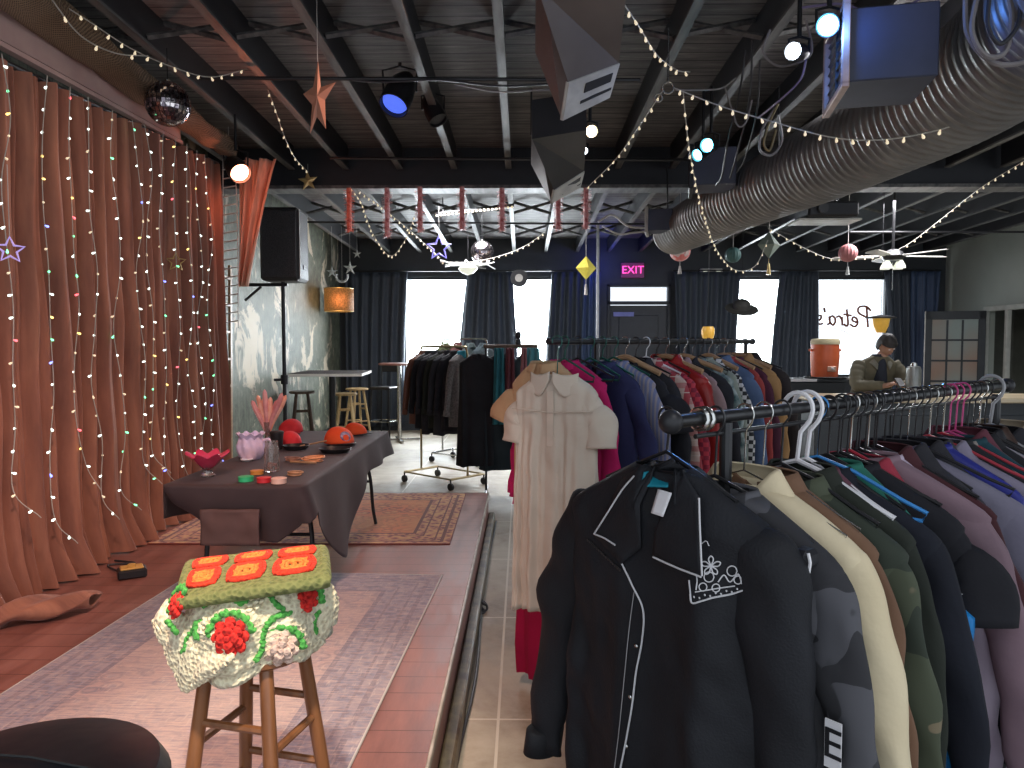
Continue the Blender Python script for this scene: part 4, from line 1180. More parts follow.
cab('grey cable looping between the joists above the wedge speakers', [(455, 84, 5.3), (500, 92, 5.2), (550, 90, 5.2), (590, 96, 5.3)], .006, M['cablegrey'])
tq = at(668, 88, 4.8)
t = thing('ceiling_hook', 'metal hook hub where several fairy light strings meet', 'hook', tq)
MB().torus((0, 0, 0), .035, .006, 18, 6, rot=(R(90), 0, 0)).torus((-.06, 0, -.06), .025, .005, 18, 6, rot=(R(90), 0, 0)).build('ring', M['chrome'], t)
MB().cyl((0, 0, .03), (0, 0, ceil_b(4.8) - tq.z), .005).build('stem', M['chrome'], t)

# projector, air handler block and ceiling fan
p = at(826, 212, 7.7)
t = thing('projector', 'black projector hanging from the girder right of the duct', 'projector', p)
MB().box((0, 0, 0), (.5, .4, .15), bev=.02).build('projector_body', M['blackplastic'], t, smooth=False)
MB().cyl((-.12, -.2, 0), (-.12, -.25, 0), .05, n=20).build('projector_lens', M['spk'], t)
MB().box((0, .05, -.09), (.62, .36, .02), bev=.005).build('mounting_plate', M['spkedge'], t, smooth=False)
MB().cyl((0, 0, .07), (0, 0, 3.3 - p.z), .02).build('mount_pole', M['blackmetal'], t)
for dx in (-.16, .16): MB().tube([(dx, 0, .07), (dx * .5, .02, .17), (0, 0, .2)], .008, 6).build('mount_arm', M['blackmetal'], t)
p = at(893, 256, 9.0)
t = thing('ceiling_fan', 'dark ceiling fan with pale blades and a glass light kit', 'ceiling fan', p, R(8))
MB().lathe([(0, -.06), (.1, -.05), (.13, 0), (.1, .05), (.03, .08), (0, .08)], n=28).build('motor', M['blackmetal'], t)
MB().cyl((0, 0, .07), (0, 0, ceil_b(9) - p.z), .015).build('down_rod', M['blackmetal'], t)
M['blade'] = mat('pale_fan_blade', (.6, .58, .52), (.48, .46, .42), scale=3, rough=.4)
for k in range(5):
    a_ = k * 2 * PI / 5
    c_, s_ = math.cos(a_), math.sin(a_)
    Mx = Matrix.Rotation(a_, 4, 'Z') @ Matrix.Rotation(R(9), 4, 'X')
    mb = MB(); out_ = [(.16, -.045), (.3, -.065), (.62, -.075), (.66, -.05), (.67, 0), (.66, .05), (.62, .075), (.3, .065), (.16, .045)]
    n_ = len(out_); vs = [Mx @ Vector((x_, y_, -.005)) for x_, y_ in out_] + [Mx @ Vector((x_, y_, .005)) for x_, y_ in out_]
    mb.add(vs, [tuple(range(n_ - 1, -1, -1)), tuple(range(n_, 2 * n_))] + [(i, (i + 1) % n_, n_ + (i + 1) % n_, n_ + i) for i in range(n_)])
    bl = mb.build('blade', M['blade'], t, smooth=False)
    MB().tube([(c_ * .1, s_ * .1, 0), (c_ * .2, s_ * .2, 0)], .012, 6).build('blade_iron', M['blackmetal'], bl)
M['lampglass'] = mat('frosted_lamp_glass', (.8, .8, .7), rough=.3, emit=.5, ecol=(.9, .95, .8))
for k in range(4):
    a_ = k * PI / 2 + .4
    MB().lathe([(0, 0), (.02, 0), (.05, -.06), (.055, -.09), (.0, -.08)], c=(.1 * math.cos(a_), .1 * math.sin(a_), -.06), n=18).build('glass_shade', M['lampglass'], t)
MB().cyl((.0, 0, -.06), (.0, 0, -.4), .003).build('pull_chain', M['chrome'], t)

# ================================================================== HANGING DECORATIONS
def star_pts(r, r2, n=5, rot=PI / 2, stretch=1.0):
    return [((r if k % 2 == 0 else r2) * math.cos(rot + k * PI / n), (r if k % 2 == 0 else r2) * math.sin(rot + k * PI / n) * stretch) for k in range(2 * n)]
def solid_star(label, px, py, Y, r, m_, rot=PI / 2, stretch=1.0, r2=.42, thread=.0, tilt=0.0, name='star_ornament', group=None):
    p = at(px, py, Y)
    t = thing(name, label, 'star', p, tilt, group)
    P = star_pts(r, r * r2, 5, rot, stretch)
    mb = MB(); vs = [(x, 0, z) for x, z in P] + [(0, -.02 * r / .15, 0), (0, .02 * r / .15, 0)]
    fs = []
    n_ = len(P)
    for k in range(n_): fs += [(k, (k + 1) % n_, n_), ((k + 1) % n_, k, n_ + 1)]
    mb.add(vs, fs); mb.build('star_body', m_, t, smooth=False)
    if thread: MB().cyl((0, 0, r * .95), (0, 0, ceil_b(Y) - p.z + .01), .002, n=5).build('thread', M['offwhite'], t)
    return t
def open_star(label, px, py, Y, r, m_, tilt=0.0, thread=0, rot=PI / 2, group=None):
    p = at(px, py, Y)
    t = thing('star_outline', label, 'star', p, tilt, group)
    P = star_pts(r, r * .45, 5, rot)
    MB().tube([(x, 0, z) for x, z in P], r * .1, 6, closed=True).build('star_frame', m_, t)
    if thread: MB().cyl((0, 0, r * .95), (0, 0, thread), .002, n=5).build('thread', M['offwhite'], t)
M['copper'] = mat('copper_star', (.42, .19, .12), (.34, .15, .09), scale=6, rough=.55)
M['goldm'] = mat('gold_paint', (.65, .5, .22), rough=.35, metal=.5)
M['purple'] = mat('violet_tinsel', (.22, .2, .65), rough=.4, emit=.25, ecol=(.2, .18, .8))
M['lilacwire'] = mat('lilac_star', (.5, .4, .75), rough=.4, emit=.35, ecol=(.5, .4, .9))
M['silver'] = mat('silver_glitter', (.6, .62, .6), (.4, .42, .4), scale=40, rough=.35, metal=.3)
cst = [(318, 60), (321, 87), (336, 82), (325, 100), (326, 129), (317, 117), (310, 134), (312, 105), (303, 94), (313, 87)]
p = at(318, 97, 4.6)
t = thing('star_ornament', 'long pointed copper star hanging below the left joists', 'star', p)
S_ = [at(a_, b_, 4.6) - p for a_, b_ in cst]
n_ = len(S_)
MB().add([(v.x, 0, v.z) for v in S_] + [(0, -.022, 0), (0, .022, 0)], [(k, (k + 1) % n_, n_) for k in range(n_)] + [((k + 1) % n_, k, n_ + 1) for k in range(n_)]).build('star_body', M['copper'], t, smooth=False)
MB().cyl((0, 0, S_[0].z - .01), (0, 0, .95), .002, n=5).build('thread', M['offwhite'], t)
solid_star('small gold star above the beaded light bar', 308, 181, 7.95, .11, M['goldm'], rot=PI / 2 + .1, r2=.4, thread=.25)
open_star('violet star outline hanging left of the mirrored chandelier', 439, 248, 9.3, .15, M['purple'], thread=.6)
open_star('lilac star outline on the left edge of the curtain', 10, 250, 3.55, .062, M['lilacwire'], R(40), thread=.4)
open_star('dull star outline hanging on the middle of the curtain', 176, 262, 5.6, .07, M['goldm'], R(30), thread=.5)
for (px, py, s_, lab) in ((332, 272, .07, 'white star ornament left of the crescent'), (350, 268, .08, 'white star ornament right of the crescent'), (357, 254, .05, 'small white snowflake above the stars')):
    solid_star(lab, px, py, 11.5, s_ * 1.4, M['silver'], r2=.35, thread=.9, name='star_ornament')
p = at(342, 276, 11.5)
t = thing('crescent_ornament', 'silver crescent moon hanging between two white stars', 'ornament', p)
MB().torus((0, 0, 0), .09, .017, 18, 8, rot=(R(90), R(200), 0), arc=.6).build('crescent', M['silver'], t)
MB().cyl((0, 0, -.1), (0, 0, ceil_b(11.5) - p.z + .01), .002, n=5).build('thread', M['offwhite'], t)
# disco balls
g = G('mirror_tiles')
x = g.tc.outputs['UV']
vt = g.vor(g.mp(), 34, 'Color'); 
M['mirror'] = g.out(g.ramp(vt, [(.2, (.12, .1, .12)), (.55, (.35, .3, .33)), (.85, (.8, .72, .7))]), .12, metal=.95)
def disco(label, px, py, Y, r, m_):
    p = at(px, py, Y)
    t = thing('disco_ball', label, 'mirror ball', p)
    mb = MB(); nl = 16
    for i in range(nl):
        a0, a1 = -PI / 2 + PI * i / nl, -PI / 2 + PI * (i + 1) / nl
        n_ = max(4, int(2 * nl * math.cos((a0 + a1) / 2)))
        for k in range(n_):
            t0, t1 = 2 * PI * k / n_ + .02, 2 * PI * (k + 1) / n_ - .02
            b0, b1 = a0 + .008, a1 - .008
            q = [Vector((math.cos(b) * math.cos(th), math.cos(b) * math.sin(th), math.sin(b))) * r * 1.012 for b, th in ((b0, t0), (b0, t1), (b1, t1), (b1, t0))]
            mb.add(q, [(0, 1, 2, 3)])
    mb.build('mirror_tiles', m_, t, smooth=False, sharp=0)
    MB().ball((0, 0, 0), r * .995, 24, 16).build('ball_core', M['blackmetal'], t)
    MB().cyl((0, 0, r * .9), (0, 0, r * 1.1), r * .12).build('cap', M['chrome'], t)
    MB().cyl((0, 0, r * 1.05), (0, 0, ceil_b(Y) - p.z + .02), .003, n=6).build('chain', M['blackmetal'], t)
disco('mirror ball hanging above the stage curtain', 168, 104, 5.1, .145, M['mirror'])
disco('mirror ball hanging over the left window above the chandelier', 482, 252, 9.9, .15, M['mirror'])
# branchy mirrored chandelier
p = at(468, 266, 9.8)
t = thing('branch_chandelier', 'silvery branch chandelier hanging over the first window', 'chandelier', p)
rr = random.Random(9)
for k in range(13):
    a_ = k * 2 * PI / 13 + rr.uniform(-.2, .2)
    L_ = rr.uniform(.28, .45)
    P = curve_pts([(0, 0, 0), (L_ * .5 * math.cos(a_), L_ * .5 * math.sin(a_), .03 + rr.uniform(-.03, .03)), (L_ * math.cos(a_), L_ * math.sin(a_), rr.uniform(-.04, .06))], 4)
    MB().tube(P, [.016 * (1 - i / len(P)) + .004 for i in range(len(P))], 6).build('branch', M['silver'], t)
MB().lathe([(0, -.12), (.08, -.09), (.13, -.03), (.06, .02), (0, .03)], n=16).build('glass_body', M['lampglass'], t)
MB().cyl((0, 0, .0), (0, 0, ceil_b(9.8) - p.z), .004, n=6).build('chain', M['blackmetal'], t)
# tinsel hangings
g = G('pink_tinsel'); n = g.noise(g.mp(), 30, 4, .7)
M['tinsel'] = g.out(g.ramp(n, [(.35, (.4, .08, .08)), (.5, (.75, .33, .33)), (.7, (.85, .6, .6))]), .4)
M['tinselr'] = mat('red_tinsel', (.8, .2, .14), (.45, .05, .04), scale=30, rough=.4, emit=.05, ecol=(1, .2, .1))
tz0 = [(349, 190, 231, 'tinselr', 'reddest tinsel tassel, leftmost under the girder'), (387, 190, 237, 'tinsel', 'second tinsel tassel from the left under the girder'), (420, 189, 232, 'tinsel', 'third tinsel tassel from the left'),
       (462, 189, 230, 'tinsel', 'tinsel tassel left of the second light bar end'), (502, 190, 231, 'tinsel', 'middle tinsel tassel straight under the double joist'), (558, 194, 230, 'tinsel', 'tinsel tassel under the smaller wedge speaker'), (586, 190, 228, 'tinsel', 'last tinsel tassel on the right where fairy lights end')]
for k, (px, y0, y1, m_, lab) in enumerate(tz0):
    Yt = 8.0
    a, b = at(px, y0, Yt), at(px, y1, Yt)
    t = thing('tinsel_tassel', lab, 'tinsel', a, group='tinsel tassels hanging from the girder')
    H_ = a.z - b.z
    rr = random.Random(k)
    mb = MB()
    for i in range(260):
        z = -H_ * rr.random(); a_ = rr.random() * 2 * PI; r_ = .062 * (1 - .2 * abs(z) / H_)
        c_ = Vector((0, 0, z)); tip = Vector((r_ * math.cos(a_), r_ * math.sin(a_), z - rr.uniform(.0, .03)))
        side = Vector((-math.sin(a_), math.cos(a_), rr.uniform(-.5, .5))) * .006
        mb.add([c_ + side, c_ - side, tip - side * .5, tip + side * .5, c_ + Vector((0, 0, .003))], [(0, 1, 2, 3), (0, 4, 1)])
    mb.build('tinsel_strips', M[m_], t, smooth=False)
    MB().cyl((0, 0, .02), (0, 0, -H_), .026, n=8).build('core_cord', M[m_], t)
# light bars
def lightbar(label, pa, pb, Y, n, m_):
    a, b = at(*pa, Y), at(*pb, Y)
    t = thing('light_bar', label, 'light bar', a)
    d_ = b - a
    MB().tube([(0, 0, .02), d_ + Vector((0, 0, .02))], .025, 6).build('bar_housing', M['blackmetal'], t)
    for k in range(n):
        o = MB().ball(d_ * ((k + .5) / n) + Vector((0, -.02, 0)), .024 if n < 16 else .016, 10, 8).build('led', m_, t)
    for f in (.1, .9): MB().cyl(d_ * f + Vector((0, 0, .03)), (d_.x * f, d_.y * f, max(.1, ceil_b(Y) - a.z)), .006, n=6).build('hanging_wire', M['blackmetal'], t)
M['led'] = mat('led_white', (1, .9, .8), emit=4, ecol=(1, .88, .75))
M['leddim'] = mat('led_dim', (.7, .6, .45), emit=.5, ecol=(1, .85, .6))
lightbar('bright beaded light bar behind the small gold star', (294, 190), (345, 192), 8.6, 14, M['led'])
lightbar('dim beaded light bar beyond the middle tinsel tassels', (435, 216), (514, 207), 9.5, 20, M['leddim'])
# paper lanterns, kites, balls
def tassel(t, z, m_, L_=.14, r=.02):
    MB().cyl((0, 0, z), (0, 0, z - .05), .003, n=5).lathe([(0, z - .05), (r * .5, z - .055), (r * .7, z - .08), (r * 1.3, z - .05 - L_), (0, z - .05 - L_)], n=12).build('tassel', m_, t)
def diamond(label, px, py, Y, w, h, m1_, m2_, thr):
    p = at(px, py, Y)
    t = thing('diamond_lantern', label, 'paper ornament', p, R(12))
    mb = MB(); mb.add([(0, 0, h), (w, 0, 0), (0, w * .8, 0), (-w, 0, 0), (0, -w * .8, 0), (0, 0, -h)], [(0, 4, 1), (0, 1, 2), (0, 2, 3), (0, 3, 4), (5, 1, 4), (5, 2, 1), (5, 3, 2), (5, 4, 3)])
    mb.build('faceted_body', m1_, t, smooth=False)
    tassel(t, -h, m2_)
    MB().cyl((0, 0, h), (0, 0, ceil_b(Y) - p.z + .01), .003, n=5).build('thread', M['offwhite'], t)
diamond('yellow diamond lantern with a white tassel before the blue wall', 586, 268, 9.6, .135, .15, mat('lemon_paper', (.85, .75, .12), (.75, .6, .05), scale=12, rough=.6, emit=.12, ecol=(1, .9, .2)), M['offwhite'], .55)
diamond('grey-green diamond lantern with a yellow tassel under the right bay', 769, 245, 9.0, .15, .16, mat('sage_paper', (.2, .24, .2), (.14, .18, .15), scale=7, rough=.6), M['goldm'], .6)
def ball_orn(label, px, py, Y, r, m_, tas, name='paper_ball'):
    p = at(px, py, Y)
    t = thing(name, label, 'paper ornament', p)
    def rib(rr_, z, th, i): return rr_ * (1 + .03 * math.cos(16 * th)), z
    prof = [(r * math.cos(a), r * math.sin(a)) for a in [(-PI / 2 + PI * i / 12) for i in range(13)]]
    prof[0] = (0, -r); prof[-1] = (0, r)
    MB().lathe(prof, n=64, fn=rib).build('ball_body', m_, t)
    if tas: tassel(t, -r, tas, .1, .02)
    MB().cyl((0, 0, r), (0, 0, ceil_b(Y) - p.z), .003, n=5).build('thread', M['offwhite'], t)
ball_orn('red and white paper ball with a pale tassel at the duct end', 680, 251, 9.2, .125, mat('red_white_paper', (.8, .22, .2), (.7, .55, .52), scale=16, rough=.6, lo=.45, hi=.5), M['offwhite'])
ball_orn('dusty pink paper ball hanging under the right bay', 848, 253, 9.0, .105, mat('pink_paper', (.5, .2, .2), (.38, .13, .14), scale=8, rough=.6), M['silver'])
ball_orn('dark teal paper ball framed by the looping fairy lights', 733, 255, 9.3, .095, mat('teal_paper', (.05, .13, .12), (.03, .08, .08), scale=8, rough=.6), None)
p = at(519, 278, 11.5)
t = thing('hanging_record', 'small black record with a pale label hanging by the second window', 'ornament', p)
MB().lathe([(0, -.008), (.13, -.008), (.135, 0), (.13, .008), (0, .008)], n=32, rot=(R(90), 0, 0), sy=1).build('disc', M['blackplastic'], t)
MB().lathe([(0, -.003), (.06, -.003), (.06, .003), (0, .003)], c=(0, -.012, 0), n=24, rot=(R(90), 0, 0)).build('pale_label', M['offwhite'], t)
MB().cyl((0, 0, .12), (0, 0, ceil_b(11.5) - p.z + .01), .003, n=5).build('thread', M['blackmetal'], t)
p = at(742, 307, 12.0)
t = thing('hanging_hat', 'round dark hat silhouette hanging against the third window', 'hat', p)
MB().lathe([(0, -.05), (.24, -.05), (.26, -.03), (.14, -.02), (.13, .06), (.08, .11), (0, .12)], n=32, rot=(R(25), 0, 0)).build('hat_body', mat('dark_felt', (.05, .05, .045)), t)
MB().cyl((0, 0, .1), (0, 0, ceil_b(12) - p.z + .01), .003, n=5).build('thread', M['blackmetal'], t)
# jack lantern style yellow pots
M['amber'] = mat('amber_plastic', (.75, .42, .06), (.6, .3, .03), scale=9, rough=.4, emit=.15, ecol=(1, .6, .1))
p = at(708, 332, 10.5)
t = thing('amber_lantern', 'small amber lantern hanging above the middle rack', 'lantern', p)
MB().lathe([(0, -.09), (.07, -.09), (.09, -.03), (.09, .03), (.07, .075), (0, .075)], n=24).build('lantern_body', M['amber'], t)
MB().torus((0, 0, .075), .05, .012, 20, 6).build('lantern_rim', M['black'], t)
MB().cyl((0, 0, .07), (0, 0, ceil_b(10.5) - p.z + .01), .003, n=5).build('thread', M['blackmetal'], t)
p = at(881, 322, 9.2)
t = thing('amber_lantern', 'amber lantern with a black lid beside the right window lettering', 'lantern', p)
MB().lathe([(0, -.13), (.05, -.13), (.085, -.05), (.1, .04), (0, .05)], n=24).build('lantern_body', M['amber'], t)
MB().lathe([(0, .05), (.17, .045), (.17, .06), (.08, .075), (0, .09)], n=24).build('lantern_lid', M['black'], t)
MB().cyl((0, 0, .08), (0, 0, ceil_b(9.2) - p.z + .01), .003, n=5).build('thread', M['blackmetal'], t)
# chromed figure by the middle rack rail (dress form head)
p = at(706, 340, 11.5)

# exit sign
p = at(633, 270, 13.9)
t = thing('exit_sign', 'glowing pink EXIT sign above the exit door', 'sign', (p.x, 13.962, p.z))
MB().box((0, 0, 0), (.42, .07, .27), bev=.01).build('sign_housing', mat('exit_housing', (.16, .06, .12), rough=.4, emit=.1, ecol=(.5, .05, .35)), t, smooth=False)
text_mesh('EXIT', .2, mat('exit_letters', (1, .15, .5), emit=1.5, ecol=(1, .06, .38)), t, (0, -.042, 0), (R(90), 0, 0), 'exit_letters')
p = at(712, 271, 13.9)
t = thing('emergency_light', 'flat white emergency light on the wall right of the exit door', 'emergency light', (p.x, 13.957, p.z))
MB().box((0, 0, 0), (.42, .08, .11), bev=.02).build('light_housing', M['offwhite'], t, smooth=False)
for sx in (-.12, .12): MB().ball((sx, -.05, -.02), .04, 12, 8).build('lamp_head', M['lampglass'], t)
# drum sconce
p = at(339, 300, 12.6)
t = thing('drum_lamp', 'glowing amber drum shade lamp by the back left corner', 'lamp', p)
M['shade'] = mat('amber_woven_shade', (.32, .13, .05), (.12, .05, .02), scale=40, rough=.7, emit=.12, ecol=(1, .42, .1), tex='vor')
m = MB(); m.tube([(0, 0, -.19), (0, 0, .19)], .24, 32, cap=False); m.build('shade', M['shade'], t, solid=.008)
MB().ball((0, 0, 0), .05, 12, 8).build('lamp_bulb', mat('lamp_filament', (1, .7, .3), emit=20, ecol=(1, .6, .25)), t)
for z_ in (-.19, .19): MB().torus((0, 0, z_), .24, .008, 32, 6).build('shade_ring', M['goldm'], t)
MB().cyl((0, 0, .05), (0, 0, ceil_b(12.6) - p.z), .006, n=6).build('lamp_cord', M['blackmetal'], t)
# ================================================================== GARMENTS
cloth_mats = {}
def cm(name, c1, c2=None, scale=4, rough=.85, sheen=.15, kind=None, **k):
    if name in cloth_mats: return cloth_mats[name]
    if kind == 'plaid':
        g = G(name); x = g.xyz(g.mp())
        a = g.math('LESS_THAN', g.math('FRACT', g.math('MULTIPLY', x[0], 14)), .35); b = g.math('LESS_THAN', g.math('FRACT', g.math('MULTIPLY', x[2], 14)), .35)
        c = g.mix(a, c1, c2); c = g.mix(g.math('MULTIPLY', b, .6), c, c2)
        c = g.mix(g.math('LESS_THAN', g.math('FRACT', g.math('ADD', g.math('MULTIPLY', x[2], 14), .3)), .06), c, (.5, .4, .35))
        m = g.out(c, .85)
    elif kind == 'stripe':
        g = G(name); x = g.xyz(g.mp())
        a = g.math('LESS_THAN', g.math('FRACT', g.math('MULTIPLY', x[0], k.get('freq', 24))), .45)
        m = g.out(g.mix(a, c1, c2), .8)
    elif kind == 'check':
        g = G(name); x = g.xyz(g.mp())
        a = g.math('LESS_THAN', g.math('FRACT', g.math('MULTIPLY', x[0], 24)), .5); b = g.math('LESS_THAN', g.math('FRACT', g.math('MULTIPLY', x[2], 24)), .5)
        e = g.math('ABSOLUTE', g.math('SUBTRACT', a, b)); m = g.out(g.mix(e, c1, c2), .8)
    elif kind == 'camo':
        g = G(name); n = g.noise(g.mp(), k.get('freq', 7), 2, .4, .6); n2 = g.noise(g.mp(loc=(4, 2, 7)), k.get('freq', 7) * 1.1, 2, .4, .6)
        c = g.ramp(n, [(.42, c1), (.5, c2)], True); c = g.mix(g.ramp(n2, [(.55, 0.0), (.56, 1.0)]), c, k.get('c3', (.2, .17, .09)))
        m = g.out(c, .85)
    else:
        m = mat(name, c1, c2, scale=scale, rough=rough, sheen=sheen if max(c1) > .05 else 0.0, bump=.12, bscale=60, spec=.25)
    cloth_mats[name] = m
    return m
GR = {'black': (.014, .014, .018)}
def garment(label, cat, pos, yaw, m_, W=.44, L=.72, b=.02, sl='long', SL=.58, flare=1.0, amp=.008, k=5, collar='shirt', buttons=0, group=None, name=None, msl=None, seed=0,
            res=1, splay_r=None, sh=.075, neck=.075, drop=.075, sr=.058, splay=.07, mcol=None, pleat=0.0, pocket=False, zip_=None, necko=.0):
    rr = random.Random(label)
    sd = rr.random() * 50
    t = thing(name or cat.replace(' ', '_'), label, cat, pos, yaw, group)
    nu, nv = (int(44 * res) // 2 * 2, int(26 * res))
    if pleat: nu = 260
    z_n = -drop
    def body(u, v):
        th = u * 2 * PI
        cx_, sy_ = math.cos(th), math.sin(th)
        if v < .22:                       # shoulders
            s = v / .22
            a = neck + (W / 2 - neck) * math.sin(s * PI / 2) ** .9
            z = z_n - sh * (a - neck) / (W / 2 - neck) - .02 * s ** 3
            bb = .035 + (b + .008 - .035) * min(1, s * 1.3)
        else:
            s = (v - .22) / .78
            a = W / 2 * (1 - (.13 if sl == 'long' else .05) * math.sin(min(1, s * 4) * PI / 2) + (.05 if sl == 'long' else 0) * s + (flare - 1) * s)
            z = z_n - sh - .02 - (L - sh) * s
            bb = b + .008 + .010 * math.sin(s * PI) + b * .4 * s
        f = max(0, (v - .2)) / .8
        ex = .6
        x = a * (abs(cx_) ** ex) * (1 if cx_ > 0 else -1)
        y = bb * (abs(sy_) ** .8) * (1 if sy_ > 0 else -1)
        A = amp * (.25 + f)
        w1 = math.sin(x / W * k * 2 * PI + sd + 1.2 * noise.noise(Vector((z * 3, sd, 0))))
        w2 = math.sin(x / W * (k * 1.9) * 2 * PI + sd * 2)
        side = 1 if sy_ > 0 else -1
        y += A * (w1 + .4 * w2)
        if pleat: y += pleat * min(1, max(0, v - .3) * 5) * math.sin(x * 2 * PI / (.026 + .008 * math.sin(x * 21 + sd)) + .6 * math.sin(z * 4)) * side
        y += .012 * noise.noise(Vector((x * 7 + sd, z * 6, side))) * min(1, v * 4)
        if res > 1: y += (.009 * noise.noise(Vector((x * 16 + z * 9 + sd, z * 7 - x * 5, side))) + .005 * noise.noise(Vector((x * 30 + sd, z * 20, side)))) * min(1, v * 3)
        if f > .9: z += .008 * math.sin(x * 30 + sd)
        return Vector((x, y, z))
    MB().grid(body, nu, nv, close_u=True).build('torso', m_, t, sharp=0, solid=.003 if res > 1 else 0)
    if sl:
        ztip = z_n - sh - .02
        for s in (-1, 1):
            r_ = random.Random(label + str(s))
            bend = r_.uniform(-.015, .015)
            fl = max(.4, min(.62, b * 15))
            tap = .62 if sl == 'long' else 1.12
            hw = W / 2
            sp = (splay_r if (splay_r is not None and s > 0) else splay) * (1.0 if sl == 'long' else 1.2)
            C_ = [(hw - .1, .0, ztip - .002), (hw - .055, 0, ztip - .035), (hw - .022, -.002, ztip - .085), (hw - .012 + sp * .35, -.006, ztip - SL * .3 - .03), (hw - .015 + sp * .7, bend, ztip - SL * .62), (hw - .02 + sp, bend * 1.5 - .012, ztip - SL)]
            P = curve_pts([(s * x, y, z) for x, y, z in C_], 4 if res == 1 else 8)
            n_ = len(P); nn = 14 if res == 1 else 28
            def rr_(f):
                if f < .22: k = .5 + .55 * math.sin(f / .22 * PI / 2)
                else: k = 1.05 + (tap - 1.05) * (f - .22) / .78
                return sr * k
            mb = MB().tube(P, [rr_(i / (n_ - 1)) * fl for i in range(n_)], nn, flat=1 / fl)
            ns = []
            for (x, y, z) in mb.v:
                q = Vector((x * 8, y * 14 + sd, z * 8 + s * 3))
                w = noise.noise(q) * .011 + .0045 * math.sin(z * 38 + x * 30 + y * 25 + sd) + .006 * noise.noise(Vector((x * 22, y * 22, z * 9 + sd)))
                ns.append((x + w * .8, y + w * .7, z))
            mb.v = ns
            so = mb.build('sleeve', msl or m_, t, sharp=0)
            if sl == 'long':
                e = P[-1] - P[-3]; e.normalize()
                MB().tube([P[-1] - e * .05, P[-1] - e * .045, P[-1] + e * .012, P[-1] + e * .014], [sr * .6 * fl, sr * .69 * fl, sr * .69 * fl, sr * .6 * fl], nn, flat=1 / fl).build('cuff', msl or m_, so, sharp=0)
    if collar:
        H = {'shirt': .035, 'lapel': .045, 'round': .018, 'fur': .05}[collar]
        out_ = {'shirt': .05, 'lapel': .07, 'round': .012, 'fur': .06}[collar]
        V = {'shirt': .05, 'lapel': .16, 'round': .02, 'fur': .12}[collar]
        def col(u, v):
            th = PI * (1.5 + 2 * (u - .5) * .92)       # open at the front (-y)
            th = -PI / 2 + (u * 2 - 1) * PI * .94 + PI
            fx, fy = math.sin((u * 2 - 1) * PI * .94), math.cos((u * 2 - 1) * PI * .94)
            frt = max(0, -fy)
            rad = neck * .92 + out_ * v ** 1.2 * (1 + .3 * frt)
            z = z_n + H * (1 - 2.2 * v) + (0 if v > .02 else -.015) - V * frt ** 2 * (.4 + .6 * v)
            return Vector((rad * fx, (.03 + .018 * v + .006) * fy - (.012 * frt), z))
        MB().grid(col, 40, 7).build('collar', mcol or m_, t, sharp=0, solid=.004)
    if buttons:
        mb = MB().box((0, -b - .019, z_n - sh - L * .42), (.03, .004, L * .75)).build('placket', m_, t, smooth=False) if b < .03 else None
        for i in range(buttons):
            MB().lathe([(0, 0), (.006, 0), (.006, .003), (0, .003)], n=10, rot=(R(90), 0, 0), c=(0, -b - .024 if b < .03 else -.04, z_n - sh - .08 - i * L * .75 / buttons)).build('button', M['chrome'], t)
    return t
hang_me = {}
def hanger(label, pos, yaw, kind='plastic', m_=None, w=.2, group=None, roll=0.0, sh=.075, drop=.075, wide=.003, hookr=.022):
    t = thing('clothes_hanger', label, 'hanger', pos, yaw, group)
    r = {'plastic': .0045, 'wire': .0018, 'wood': .0022, 'tube': .006}[kind]
    key = (kind, m_.name, w, sh, drop, hookr)
    if key in hang_me:
        for o in hang_me[key]:
            c = o.copy(); COL.objects.link(c); c.parent = t
        return t
    zc = -(drop - .03)
    hk = [(hookr * math.cos(a), 0, hookr * math.sin(a)) for a in [R(-150 + -0) + R(300) * i / 12 - R(60) for i in range(13)]]
    hk = [(hookr * math.cos(R(205 - 225 * i / 12)), 0, hookr * math.sin(R(205 - 225 * i / 12)) + .0) for i in range(13)]
    hk += [(hookr * .8, 0, -hookr * .75), (hookr * .2, 0, -hookr * 1.5), (0, 0, zc)]
    hm = M['chrome'] if kind == 'wood' or (kind == 'plastic' and m_ in (M['hgrey'], M['hred'])) else m_
    a = MB().tube(hk, max(.002, r * .6) if kind != 'tube' else .0055, 6).build('hook', hm, t)
    P = [(0, 0, zc), (-w * .35, 0, zc - .025), (-w * .8, 0, zc - sh * .8), (-w, 0, zc - sh), (-w * .96, 0, zc - sh - .018)]
    if kind == 'wood':
        pts = [(-w, 0, zc - sh * .95), (-w * .5, 0, zc - sh * .45), (0, 0, zc), (w * .5, 0, zc - sh * .45), (w, 0, zc - sh * .95)]
        mb = MB().tube(curve_pts(pts, 5), [.011] * 21, 8, flat=1.2)
    else:
        loop = P + [(w * .96, 0, zc - sh - .018), (w, 0, zc - sh), (w * .8, 0, zc - sh * .8), (w * .35, 0, zc - .025)]
        mb = MB().tube(loop, r, 6, closed=True)
    b_ = mb.build('shoulder_bar', m_, t)
    hang_me[key] = [a, b_]
    return t

M['hblack'] = mat('black_hanger', (.02, .02, .022), rough=.3)
M['hgreen'] = mat('dark_green_hanger', (.01, .09, .07), rough=.35)
M['hred'] = mat('red_hanger', (.4, .03, .05), rough=.35)
M['hpink'] = mat('magenta_hanger', (.5, .06, .2), rough=.35)
M['hblue'] = mat('blue_hanger', (.05, .25, .6), rough=.35)
M['hgrey'] = mat('grey_hanger', (.3, .3, .31), rough=.35)

